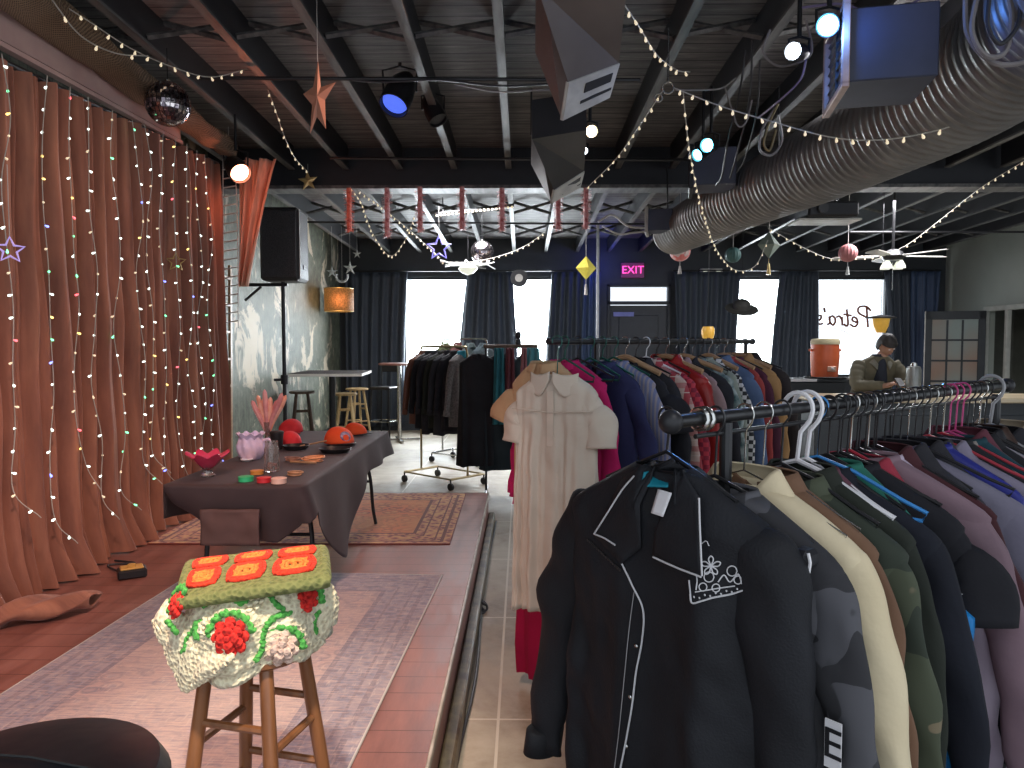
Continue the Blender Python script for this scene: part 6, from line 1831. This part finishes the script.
for i, (lab, cat, m_, kw) in enumerate(far):
    p = Vector((RA.x, RA.y, 1.58)) + fd2 * (.08 + (FL2 - .16) * i / (len(far) - 1))
    yw = fy2 + (0 if i < 6 else .25)
    garment(lab, cat, p, yw, m_, k=4, amp=.012, **kw)
    hanger('brown plastic hanger holding the ' + ' '.join(lab.split()[:6]), p, yw, 'plastic', M['hgrey'], w=.21)
# white topped rolling rack behind
KA, KB = Vector((at(442, 340, 10.4).x, 10.4, 1.66)), Vector((at(487, 340, 10.0).x, 10.0, 1.66))
kd, kp, KL = far_rack('chrome rolling rack partly hidden behind the brass one', KA, KB, 1.68, .24, M['chrome'])
ky = math.atan2(-kd.x, kd.y)
for i, (lab, cat, m_, kw) in enumerate([
    ('olive green coat low on the hidden chrome rack', 'coat', cm('khaki', (.1, .11, .05), (.07, .08, .04)), dict(W=.46, L=1.15, b=.05)),
    ('rose brown cardigan on the hidden chrome rack', 'cardigan', cm('rose_brown', (.2, .08, .07), (.14, .05, .05)), dict(W=.44, L=.8, b=.04, collar='lapel')),
    ('dark grey green shirt on the hidden chrome rack', 'shirt', cm('grey_green', (.1, .13, .13), (.07, .09, .09)), dict(W=.46, L=.8, b=.04)),
    ('slate coat at the right end of the hidden chrome rack', 'coat', cm('slate_coat', (.06, .08, .09), (.04, .055, .06)), dict(W=.5, L=.95, b=.05))]):
    p = Vector((KA.x, KA.y, 1.68)) + kd * (.06 + (KL - .12) * i / 3)
    garment(lab, cat, p, ky + .15, m_, k=4, amp=.012, **kw)
# dress rack with long dark dresses
DA, DB = Vector((at(484, 346, 7.9).x, 7.9, 1.585)), Vector((at(537, 346, 8.1).x, 8.1, 1.585))
t = thing('clothes_rack', 'rack of long dark dresses between the brass rack and the cream dress', 'clothes rack', (DA.x, DA.y, 0))
d0 = Vector((DB.x - DA.x, DB.y - DA.y, 0))
MB().tube([(0, 0, 1.585), d0 + Vector((0, 0, 1.585))], .022, 10).build('top_rail', M['darkwood'], t)
for q_ in (Vector((.02, 0, 0)), d0 - Vector((.02, 0, 0))):
    MB().tube([q_ + Vector((0, 0, .05)), q_ + Vector((0, 0, 1.58))], .012, 8).build('upright', M['blackmetal'], t)
    MB().tube([q_ + Vector((0, -.25, .05)), q_ + Vector((0, .25, .05))], .014, 8).build('foot_bar', M['blackmetal'], t)
tag(MB().lathe([(0, 0), (.03, 0), (.03, .05), (.018, .06), (.035, .09), (.03, .13), (0, .14)], n=16).build('perfume_bottle', M['blackplastic'], loc=(DA.x + .36, DA.y + .13, 1.605)), 'small dark bottle standing on top of the long dress rack', 'bottle')
dd = [('long black gown at the left of the dress rack', 'gown', B_, dict(W=.4, L=1.15, b=.05, flare=1.25), -.16),
      ('long black dress in the middle of the dress rack', 'dress', cm('slate_black', (.02, .028, .032), (.014, .02, .024)), dict(W=.42, L=1.2, b=.05, flare=1.2), .08),
      ('dark slate dress at the right of the dress rack', 'dress', cm('slate_coat', (0, 0, 0)), dict(W=.38, L=1.0, b=.05, flare=1.2), .36)]
for i, (lab, cat, m_, kw, dx) in enumerate(dd):
    garment(lab, cat, (DA.x + .1 + dx, DA.y + .06 * i, 1.57), R(8 + i * 6), m_, k=4, amp=.02, sl=None, collar='round', **kw)
for i, (px, col, lab, w_, L_) in enumerate([(499, cm('teal_scarf', (.03, .16, .19), (.02, .1, .12)), 'teal scarf hanging down the left of the dress rack', .09, .8), (510, cm('wine_scarf', (.16, .05, .06), (.1, .03, .04)), 'wine and grey scarf hanging beside the teal one', .08, .95),
                                            (533, cm('aqua_scarf', (.1, .3, .33), (.07, .2, .23)), 'aqua scarf at the right end of the dress rack', .12, .4), (524, cm('pink_scarf', (.35, .16, .17), (.25, .1, .11)), 'thin pink scarf left of the aqua one', .05, .36)]):
    p = at(px, 350, 7.8)
    def sf(u, v, w_=w_, L_=L_, i=i): return Vector(((u - .5) * w_ * (1 + .5 * v), .02 * math.sin(u * 12 + v * 3), -L_ * v))
    tag(MB().grid(sf, 20, 16).build('scarf', col, loc=(p.x, 7.8, 1.57), solid=.008, sharp=0), lab, 'scarf', 'scarves on the dress rack')

# shoe / bag dark shape and chair right of racks: high tables, stools
def table_sq(label, cx, cy, z, w, l, rz, m_top):
    t = thing('high_table', label, 'table', (cx, cy, 0), rz)
    MB().box((0, 0, z - .02), (w, l, .04), bev=.008).build('tabletop', m_top, t, smooth=False)
    MB().box((0, -l / 2 - .002, z - .02), (w, .006, .036)).box((w / 2 + .002, 0, z - .02), (.006, l, .036)).build('edge_band', M['offwhite'], t, smooth=False)
    MB().cyl((0, 0, .03), (0, 0, z - .04), .045).build('pedestal', M['blackmetal'], t)
    for k in range(4):
        a_ = k * PI / 2 + PI / 4
        MB().box((.18 * math.cos(a_), .18 * math.sin(a_), .025), (.38, .07, .04), rot=(0, 0, a_), bev=.01).build('foot', M['blackmetal'], t, smooth=False)
q = at(324, 376, 10.2)
table_sq('long dark high table standing by the peeling left wall', -2.72, 10.7, 1.215, .98, 1.4, R(6), mat('dark_tabletop', (.06, .05, .05), (.04, .033, .033), scale=4, rough=.85, spec=.1))
p = at(399, 363, 12.4)
t = thing('high_table', 'small round reddish high table by the first window', 'table', (p.x, 12.4, 0))
zt = p.z
MB().lathe([(0, zt - .035), (.33, zt - .035), (.34, zt - .02), (.33, zt), (0, zt)], n=36).build('tabletop', mat('reddish_laminate', (.3, .13, .1), (.24, .1, .08), rough=.3), t)
MB().cyl((0, 0, .03), (0, 0, zt - .035), .035).build('pedestal', M['chrome'], t)
for k in range(4):
    a_ = k * PI / 2 + .3
    MB().box((.17 * math.cos(a_), .17 * math.sin(a_), .03), (.36, .06, .03), rot=(0, 0, a_), bev=.01).build('foot', M['chrome'], t, smooth=False)
p = at(302, 391, 10.6); stool('bar_stool', 'dark wooden bar stool left of the high table post', (p.x, 10.6, 0), R(20), p.z, .11, .24, M['darkwood'], 'bar stools at the high table', legr=.02, seat_r=.18)
p = at(345, 393, 11.6); stool('bar_stool', 'pale pine bar stool in front right of the high table post', (p.x, 11.6, 0), R(10), at(345, 393, 11.6).z, .11, .23, M['pine'], 'bar stools at the high table', legr=.022, seat_r=.19)
p = at(357, 388, 12.6); stool('bar_stool', 'pale pine bar stool behind the other pine stool', (p.x, 12.6, 0), R(40), at(357, 388, 12.6).z, .11, .24, M['pine'], 'bar stools at the high table', legr=.022, seat_r=.19)
p = at(385, 388, 12.8)
t = thing('bar_chair', 'black metal bar chair between the high tables', 'chair', (p.x, 12.8, 0), R(-20))
zs = p.z
MB().box((0, 0, zs), (.4, .4, .05), bev=.015).build('seat', M['blackplastic'], t, smooth=False)
for sx in (-1, 1):
    for sy in (-1, 1): MB().tube([(sx * .16, sy * .16, zs), (sx * .2, sy * .2, 0)], .013, 8).build('leg', M['blackmetal'], t)
    MB().tube([(sx * .16, .17, zs), (sx * .17, .2, zs + .38)], .012, 8).build('back_post', M['blackmetal'], t)
MB().box((0, .2, zs + .33), (.36, .03, .12), bev=.01).build('backrest', M['blackplastic'], t, smooth=False)
for z_ in (.3,): MB().tube([(-.19, -.19, z_), (.19, -.19, z_), (.19, .19, z_), (-.19, .19, z_)], .009, 8, closed=True).build('foot_ring', M['chrome'], t)
# ================================================================== BAR AREA
CZ = 1.08
cx0, cx1 = at(812, 390, 7.6).x, 6.2
t = thing('bar_counter', 'bar counter with a pale worn wooden top at the right', 'counter', ((cx0 + cx1) / 2, 7.75, 0))
cw = cx1 - cx0
M['counter'] = mat('worn_counter_wood', (.6, .5, .34), (.42, .33, .2), scale=3, stretch=(1, 6, 1), rough=.3)
MB().box((0, 0, CZ - .025), (cw, .75, .05), bev=.01).build('countertop', M['counter'], t, smooth=False)
MB().box((.03, .05, (CZ - .05) / 2), (cw - .1, .6, CZ - .05), bev=.005).build('counter_base', M['walldark'], t, smooth=False)
for k in range(4): MB().box((-cw / 2 + .3 + k * .75, -.26, .5), (.62, .015, .8), bev=.005).build('panel', M['frame'], t, smooth=False)
lx0, lx1 = at(780, 378, 9.3).x, at(842, 378, 9.3).x
t = thing('side_ledge', 'dark ledge with a white edge under the orange cooler', 'ledge', ((lx0 + lx1) / 2, 9.4, 0))
lz = at(800, 379, 9.2).z
MB().box((0, 0, lz / 2 - .02), (lx1 - lx0, .4, lz - .04), bev=.005).build('ledge_base', M['walldark'], t, smooth=False)
MB().box((0, 0, lz - .015), (lx1 - lx0 + .04, .46, .035), bev=.006).build('ledge_top', M['walldark'], t, smooth=False)
MB().box((-(lx1 - lx0) * .25, -.235, lz - .015), ((lx1 - lx0) * .55, .01, .03)).build('white_edge', M['white'], t, smooth=False)
p = at(827, 381, 9.3)
t = thing('drink_cooler', 'orange round drink cooler with a cream lid on the ledge', 'cooler', (p.x, 9.38, lz + .022))
r_ = .17; H_ = .5
M['coolor'] = mat('orange_cooler', (.62, .12, .04), (.55, .1, .03), rough=.4)
MB().lathe([(0, .0), (r_ * .9, 0), (r_ * .92, .02), (r_ * 1.0, H_ * .5), (r_ * .96, H_ * .82), (0, H_ * .82)], n=36).build('cooler_body', M['coolor'], t)
MB().lathe([(0, H_ * .8), (r_ * 1.0, H_ * .8), (r_ * 1.02, H_ * .86), (r_ * .95, H_ * .93), (r_ * .5, H_ * .95), (0, H_ * .95)], n=36).build('cooler_lid', mat('cream_lid', (.55, .48, .3)), t)
MB().box((.02, -r_ * .98, .1), (.11, .02, .07), bev=.01).build('spigot_plate', mat('pale_plate', (.6, .35, .25)), t, smooth=False)
MB().cyl((.02, -r_ * .98, .11), (.02, -r_ * 1.3, .1), .014).build('spigot', M['white'], t)
for s in (-1, 1): MB().box((s * r_ * 1.03, 0, H_ * .66), (.03, .09, .03), bev=.008).build('handle', M['coolor'], t, smooth=False)
tag(MB().lathe([(0, 0), (.24, 0), (.26, .018), (.25, .02), (.23, .006), (0, .006)], n=36).build('serving_tray', M['blackplastic'], loc=(p.x + .02, 9.37, lz + .003)), 'round black tray under the orange drink cooler', 'tray')
p = at(909, 394, 7.8)
t = thing('metal_canister', 'tall grey metal canister on the counter beside the person', 'canister', (p.x, 7.72, CZ))
MB().lathe([(0, 0), (.07, 0), (.072, .02), (.072, .27), (.06, .3), (.0, .31)], n=28).build('canister_body', mat('grey_metal', (.25, .26, .25), rough=.35, metal=.4), t)
MB().lathe([(0, .3), (.03, .3), (.03, .335), (0, .34)], n=16).build('canister_cap', M['chrome'], t)

# ------------------------------------------------------------------ PERSON
def px_(a, b, Y): return at(a, b, Y)
PY = 8.32
pc = at(874, 380, PY)
person = thing('person', 'person in an olive brown jacket leaning over the bar counter looking down', 'person', (pc.x, PY, 0))
M['skin'] = mat('skin', (.42, .24, .17), (.38, .2, .14), scale=6, rough=.5)
M['olivecoat'] = mat('olive_brown_coat', (.13, .115, .075), (.09, .08, .05), scale=5, rough=.8)
M['hair'] = mat('dark_hair', (.025, .02, .018), (.012, .01, .01), scale=40, rough=.6, stretch=(1, 1, .2))
M['jeans'] = mat('dark_jeans', (.02, .025, .04), rough=.8)
bz = .1
import bmesh
def skin_body():
    V = {}
    vs, es, rad = [], [], []
    def v(p, r):
        vs.append(p); rad.append(r); return len(vs) - 1
    pel = v((0, .1, .95), (.15, .11)); abd = v((0, .06, 1.1), (.145, .105)); che = v((0, -.02, 1.3), (.17, .11)); nb = v((.01, -.09, 1.42), (.09, .075)); nk = v((.02, -.135, 1.485), (.052, .055)); hd0 = v((.025, -.165, 1.53), (.055, .06))
    es += [(pel, abd), (abd, che), (che, nb), (nb, nk), (nk, hd0)]
    for s in (-1, 1):
        h = v((s * .09, .1, .88), (.085, .09)); k = v((s * .1, .05, .48), (.058, .06)); a = v((s * .1, .1, .08), (.04, .042)); f = v((s * .11, -.06, .045), (.04, .03))
        es += [(pel, h), (h, k), (k, a), (a, f)]
        sh = v((s * .185, -.05, 1.37), (.065, .06)); el = v((s * .25, -.2, 1.16), (.045, .045)); wr = v((s * .09 + .02, -.4, 1.17), (.028, .024)); pm = v((s * .05 + .02, -.455, 1.19), (.034, .018))
        es += [(che, sh), (sh, el), (el, wr), (wr, pm)]
        for j in range(4):
            y0 = -.485; x0 = s * .05 + .02 - s * .03 + s * .018 * j
            l_ = (.036, .042, .038, .03)[j]
            f1 = v((x0, y0, 1.2 - .004 * j), (.0085, .0085)); f2 = v((x0 - s * .008, y0 - l_ * .7, 1.2), (.008, .008)); f3 = v((x0 - s * .02, y0 - l_, 1.183), (.007, .007))
            es += [(pm, f1), (f1, f2), (f2, f3)]
        t1 = v((s * .015 + .02, -.44, 1.215), (.01, .01)); t2 = v((s * .0 + .02, -.47, 1.235), (.008, .008))
        es += [(pm, t1), (t1, t2)]
    me = bpy.data.meshes.new('body'); me.from_pydata(vs, es, [])
    o = bpy.data.objects.new('body', me); COL.objects.link(o)
    o.modifiers.new('skin', 'SKIN'); md = o.modifiers.new('s', 'SUBSURF'); md.levels = 2; md.render_levels = 2
    for i, r_ in enumerate(rad): me.skin_vertices[0].data[i].radius = r_
    me.skin_vertices[0].data[0].use_root = True
    bpy.context.view_layer.update()
    dg = bpy.context.evaluated_depsgraph_get()
    m2 = bpy.data.meshes.new_from_object(o.evaluated_get(dg))
    bpy.data.objects.remove(o)
    return m2
bm_ = bmesh.new(); bm_.from_mesh(skin_body())
# head joined into the same body mesh
HC = Vector((.03, -.205, 1.6)); tilt = Matrix.Rotation(R(38), 3, 'X') @ Matrix.Rotation(R(14), 3, 'Z')
def headv(u, v):
    th = u * 2 * PI; ph = -PI / 2 + PI * v
    x, y, z = math.cos(ph) * math.sin(th), -math.cos(ph) * math.cos(th), math.sin(ph)
    fx, fy, fz = x * .077, y * .095, z * .118
    if z < 0: fx *= 1 + .22 * z; 
    if y < 0:     # face
        if z < -.1: fy *= 1 - .05 * (-z)
        nose = math.exp(-((x / .13) ** 2) - ((z + .12) / .2) ** 2) * (.022 if z > -.35 else .01)
        eye = math.exp(-(((abs(x) - .36) / .16) ** 2) - ((z - .06) / .1) ** 2) * .009
        mouth = math.exp(-((x / .3) ** 2) - ((z + .5) / .07) ** 2) * .005
        chin = math.exp(-((x / .3) ** 2) - ((z + .8) / .2) ** 2) * .012
        brow = math.exp(-((x / .5) ** 2) - ((z - .22) / .08) ** 2) * .005
        fy -= nose - eye + mouth + chin + brow
    return tilt @ Vector((fx, fy, fz)) + HC
hm = MB().grid(headv, 40, 30, close_u=True)
for s in (-1, 1): hm.ball(tilt @ Vector((s * .079, .005, -.008)) + HC, (.011, .02, .032), 10, 8, rot=tilt)
me = bpy.data.meshes.new('h'); me.from_pydata(hm.v, [], hm.f); bm_.from_mesh(me)
bme = bpy.data.meshes.new('body'); bm_.to_mesh(bme); bm_.free()
bme.materials.append(M['skin']); bme.polygons.foreach_set('use_smooth', [True] * len(bme.polygons))
body = bpy.data.objects.new('body', bme); COL.objects.link(body); body.parent = person
def hairv(u, v):
    th = u * 2 * PI; ph = -.15 + (PI / 2 + .15) * v
    x, y, z = math.cos(ph) * math.sin(th), -math.cos(ph) * math.cos(th), math.sin(ph)
    low = .55 if y < -.3 else 0
    zz = z
    if y < 0 and z < .42: zz = .42 + (z - .42) * .2
    if y > 0 and z < .2: zz = z - .5 * (.2 - z) * 1.5
    n_ = .006 * noise.noise(Vector((x * 6, y * 6, z * 6)))
    return tilt @ Vector((x * (.088 + n_), y * (.106 + n_), zz * .132 + n_)) + HC
MB().grid(hairv, 48, 16, close_u=True).build('hair', M['hair'], person, sharp=0, solid=.008)
mb = MB()
for s in (-1, 1): mb.ball(tilt @ Vector((s * .028, -.088, .006)) + HC, (.012, .006, .006), 8, 6, rot=tilt)
mb.build('eye', M['white'], person)
MB().tube([tilt @ Vector((x, -.093 + abs(x) * .3, -.058)) + HC for x in (-.022, -.01, 0, .01, .022)], .0035, 6).build('mouth', mat('lip', (.3, .1, .09)), person)
# coat: torso shell and sleeves, open collar
def coat(u, v):
    th = u * 2 * PI; cxx, syy = math.cos(th), math.sin(th)
    rows = [(1.47, .085, .075, -.11), (1.43, .15, .1, -.08), (1.38, .225, .13, -.045), (1.3, .235, .15, -.02), (1.15, .21, .15, .04), (1.0, .2, .15, .09), (.85, .21, .16, .1)]
    f = v * (len(rows) - 1); i = min(int(f), len(rows) - 2); k = f - i
    z, a, b, yo = [rows[i][j] + (rows[i + 1][j] - rows[i][j]) * k for j in range(4)]
    n_ = .014 * noise.noise(Vector((cxx * 2, syy * 2, z * 9)))
    return Vector(((a + n_) * cxx, yo + (b + n_) * syy, z + .01 * cxx * cxx))
MB().grid(coat, 48, 30, close_u=True).build('coat', M['olivecoat'], person, sharp=0, solid=.008)
for s in (-1, 1):
    P = curve_pts([(s * .17, -.045, 1.38), (s * .235, -.11, 1.28), (s * .262, -.2, 1.165), (s * .18 + .01, -.3, 1.165), (s * .1 + .02, -.385, 1.17)], 6)
    n_ = len(P)
    MB().tube(P, [(.088 - .04 * i / n_) * (1 + .05 * math.sin(i * 2.1)) for i in range(n_)], 16).build('coat_sleeve', M['olivecoat'], person, sharp=0)
MB().grid(lambda u, v: Vector(((.09 + .035 * v) * math.sin((u * 2 - 1) * 2.6), -.1 + (.08 + .03 * v) * math.cos((u * 2 - 1) * 2.6) - .02, 1.49 - .06 * v - .1 * abs(u * 2 - 1) ** 4)), 30, 6).build('coat_collar', mat('grey_collar', (.2, .19, .15)), person, sharp=0, solid=.01)
MB().grid(lambda u, v: Vector(((.07) * math.cos(u * 2 * PI), -.105 + (.075 + .035 * v) * math.sin(u * 2 * PI) - .02 * v, 1.5 - .3 * v)), 24, 8, close_u=True).build('dark_shirt', M['jeans'], person, sharp=0)
def leg_fn(s):
    P = [(s * .09, .1, .92), (s * .095, .08, .7), (s * .1, .05, .48), (s * .1, .08, .25), (s * .1, .1, .1)]
    return MB().tube(P, [.115, .1, .078, .07, .066], 16)
for s in (-1, 1):
    leg_fn(s).build('trouser_leg', M['jeans'], person, sharp=0)
    MB().ball((s * .105, .03, .045), (.055, .14, .05), 14, 8).build('shoe', M['black'], person)
tag(MB().box((0, 0, 0), (.07, .14, .009), rot=(R(35), 0, 0), bev=.003).build('mobile_phone', M['blackplastic'], loc=(pc.x + .02, PY - .53, 1.215), smooth=False), 'dark phone held by the person at the bar', 'phone')

# ------------------------------------------------------------------ window lettering (seen from inside, so mirrored)
w4c = at(845, 317, BW)
t = thing('window_lettering', 'red brown mirrored shop lettering on the right window', 'lettering', (w4c.x, BW + .05, w4c.z), R(0), rot=(0, R(4), 0))
M['lettering'] = mat('brown_red_lettering', (.28, .09, .06), (.22, .07, .05), rough=.6)
for strokes in (
    [[(.3, 0), (.55, 1.5), (.8, 3)], [(.1, 2.5), (.9, 3.1), (1.9, 2.9), (1.9, 2.1), (.7, 1.5)]],
    [[(1.9, .6), (2.7, .9), (2.6, 1.4), (2.1, 1.2), (1.9, .5), (2.3, 0), (3.0, .3)]],
    [[(3.7, 2.5), (3.3, .5), (3.5, 0), (3.9, .3)], [(2.9, 1.6), (4.1, 1.75)]],
    [[(4.1, 0), (4.3, 1.35)], [(4.25, .9), (4.7, 1.4), (5.1, 1.2)]],
    [[(6.1, 1.1), (5.6, 1.35), (5.2, .7), (5.5, 0), (6.0, .5), (6.15, 1.3), (6.0, .3), (6.4, .05)]],
    [[(7.05, 2.5), (6.85, 1.8)]],
    [[(7.9, 1.2), (7.4, 1.3), (7.4, .8), (7.8, .4), (7.5, 0), (7.0, .15)]]):
    mb = MB()
    for st_ in strokes:
        mb.tube(curve_pts([(-(x_ - 4.0) * .125, 0, (z_ - 1.3) * .125) for x_, z_ in st_], 5), .022, 6, flat=.9)
    mb.build('script_letter', M['lettering'], t)
MB().tube(curve_pts([(-.42, 0, -.2), (-.2, 0, -.21), (.05, 0, -.27), (.22, 0, -.38)], 6), [.006 + .016 * math.sin(i / 18 * PI) for i in range(19)], 8, flat=.3).build('underline_swash', M['lettering'], t)
# glass jar shelf objects at the far right wall
p = at(1018, 280, 10.4)
t = thing('wall_shelf', 'pale shelf of glassware high on the right wall', 'shelf', (RX - .12, p.y, at(1010, 302, 10.4).z))
MB().box((0, 0, 0), (.24, 1.3, .03), bev=.004).build('shelf_board', M['offwhite'], t, smooth=False)
for dy in (-.45, .45): MB().box((.03, dy, -.06), (.16, .02, .1)).build('shelf_bracket', M['offwhite'], t, smooth=False)
for k in range(5):
    tag(MB().lathe([(0, 0), (.035, 0), (.045, .12), (.04, .12), (.03, .01), (0, .01)], n=16).build('drinking_glass', M['clearglass'], loc=(RX - .14, p.y - .4 + k * .17, at(1010, 302, 10.4).z + .015)), 'clear glass tumbler on the high right wall shelf', 'glass', 'glasses on the wall shelf')

# ================================================================== LIGHT
world = bpy.data.worlds.new('daylight'); bpy.context.scene.world = world
world.use_nodes = True
wn = world.node_tree
bgn = wn.nodes['Background']; bgn.inputs['Color'].default_value = (.82, .9, 1.0, 1); bgn.inputs['Strength'].default_value = WORLD
def area(name, loc, rot, sx, sy, power, col, spread=None):
    l = bpy.data.lights.new(name, 'AREA'); l.shape = 'RECTANGLE'; l.size = sx; l.size_y = sy; l.energy = power; l.color = col
    if spread: l.spread = spread
    o = bpy.data.objects.new(name, l); COL.objects.link(o); o.location = loc; o.rotation_euler = rot
    return o
def spot(name, loc, target, power, col, ang=60, blend=.6, r=.06):
    l = bpy.data.lights.new(name, 'SPOT'); l.energy = power; l.color = col; l.spot_size = R(ang); l.spot_blend = blend; l.shadow_soft_size = r
    o = bpy.data.objects.new(name, l); COL.objects.link(o); o.location = loc
    d_ = Vector(target) - Vector(loc); o.rotation_euler = d_.to_track_quat('-Z', 'Y').to_euler()
    return o
def point(name, loc, power, col, r=.05):
    l = bpy.data.lights.new(name, 'POINT'); l.energy = power; l.color = col; l.shadow_soft_size = r
    o = bpy.data.objects.new(name, l); COL.objects.link(o); o.location = loc
    return o
for i, (x0, x1) in enumerate(wx):
    area('window_daylight', ((x0 + x1) / 2, BW + .35, (WZ0 + WZ1) / 2), (R(-90), 0, 0), x1 - x0, WZ1 - WZ0, (230, 230, 130, 16)[i], (.86, .94, 1))
# warm stage wash
spot('stage_wash', (-.9, 1.5, 3.5), (-1.7, 3.1, .3), 240, (1, .6, .47), 72, .8, .15)
spot('stage_wash', (-.4, 4.6, 3.5), (-2.7, 3.8, .8), 75, (1, .55, .4), 95, .9, .2)
spot('blanket_spot', (-.2, .4, 3.4), (-.62, 1.86, .9), 330, (1, .87, .72), 30, .7, .08)
point('red_lamp', tuple(at(246, 178, 6.35)), 7, (1, .25, .12), .06)
point('cyan_glow', tuple(at(832, 30, 3.5)), 9, (.1, .3, 1), .05)
point('blue_glow', tuple(at(605, 262, 13.4)), 6, (.08, .12, 1), .1)
point('drum_glow', tuple(at(339, 300, 12.2)), 4, (1, .5, .2), .1)
# fill lamps added to brighten the shop floor, with no fixtures behind them
for (x_, y_, e_) in FILL:
    area('fill_light', (x_, y_, 3.3), (0, 0, 0), .9, .9, e_, (.97, .96, 1))
sc = bpy.context.scene
sc.view_settings.view_transform = 'Standard'
sc.view_settings.look = 'None'
sc.view_settings.gamma = 1
sc.view_settings.use_curve_mapping = False
sc.view_settings.exposure = EXPO
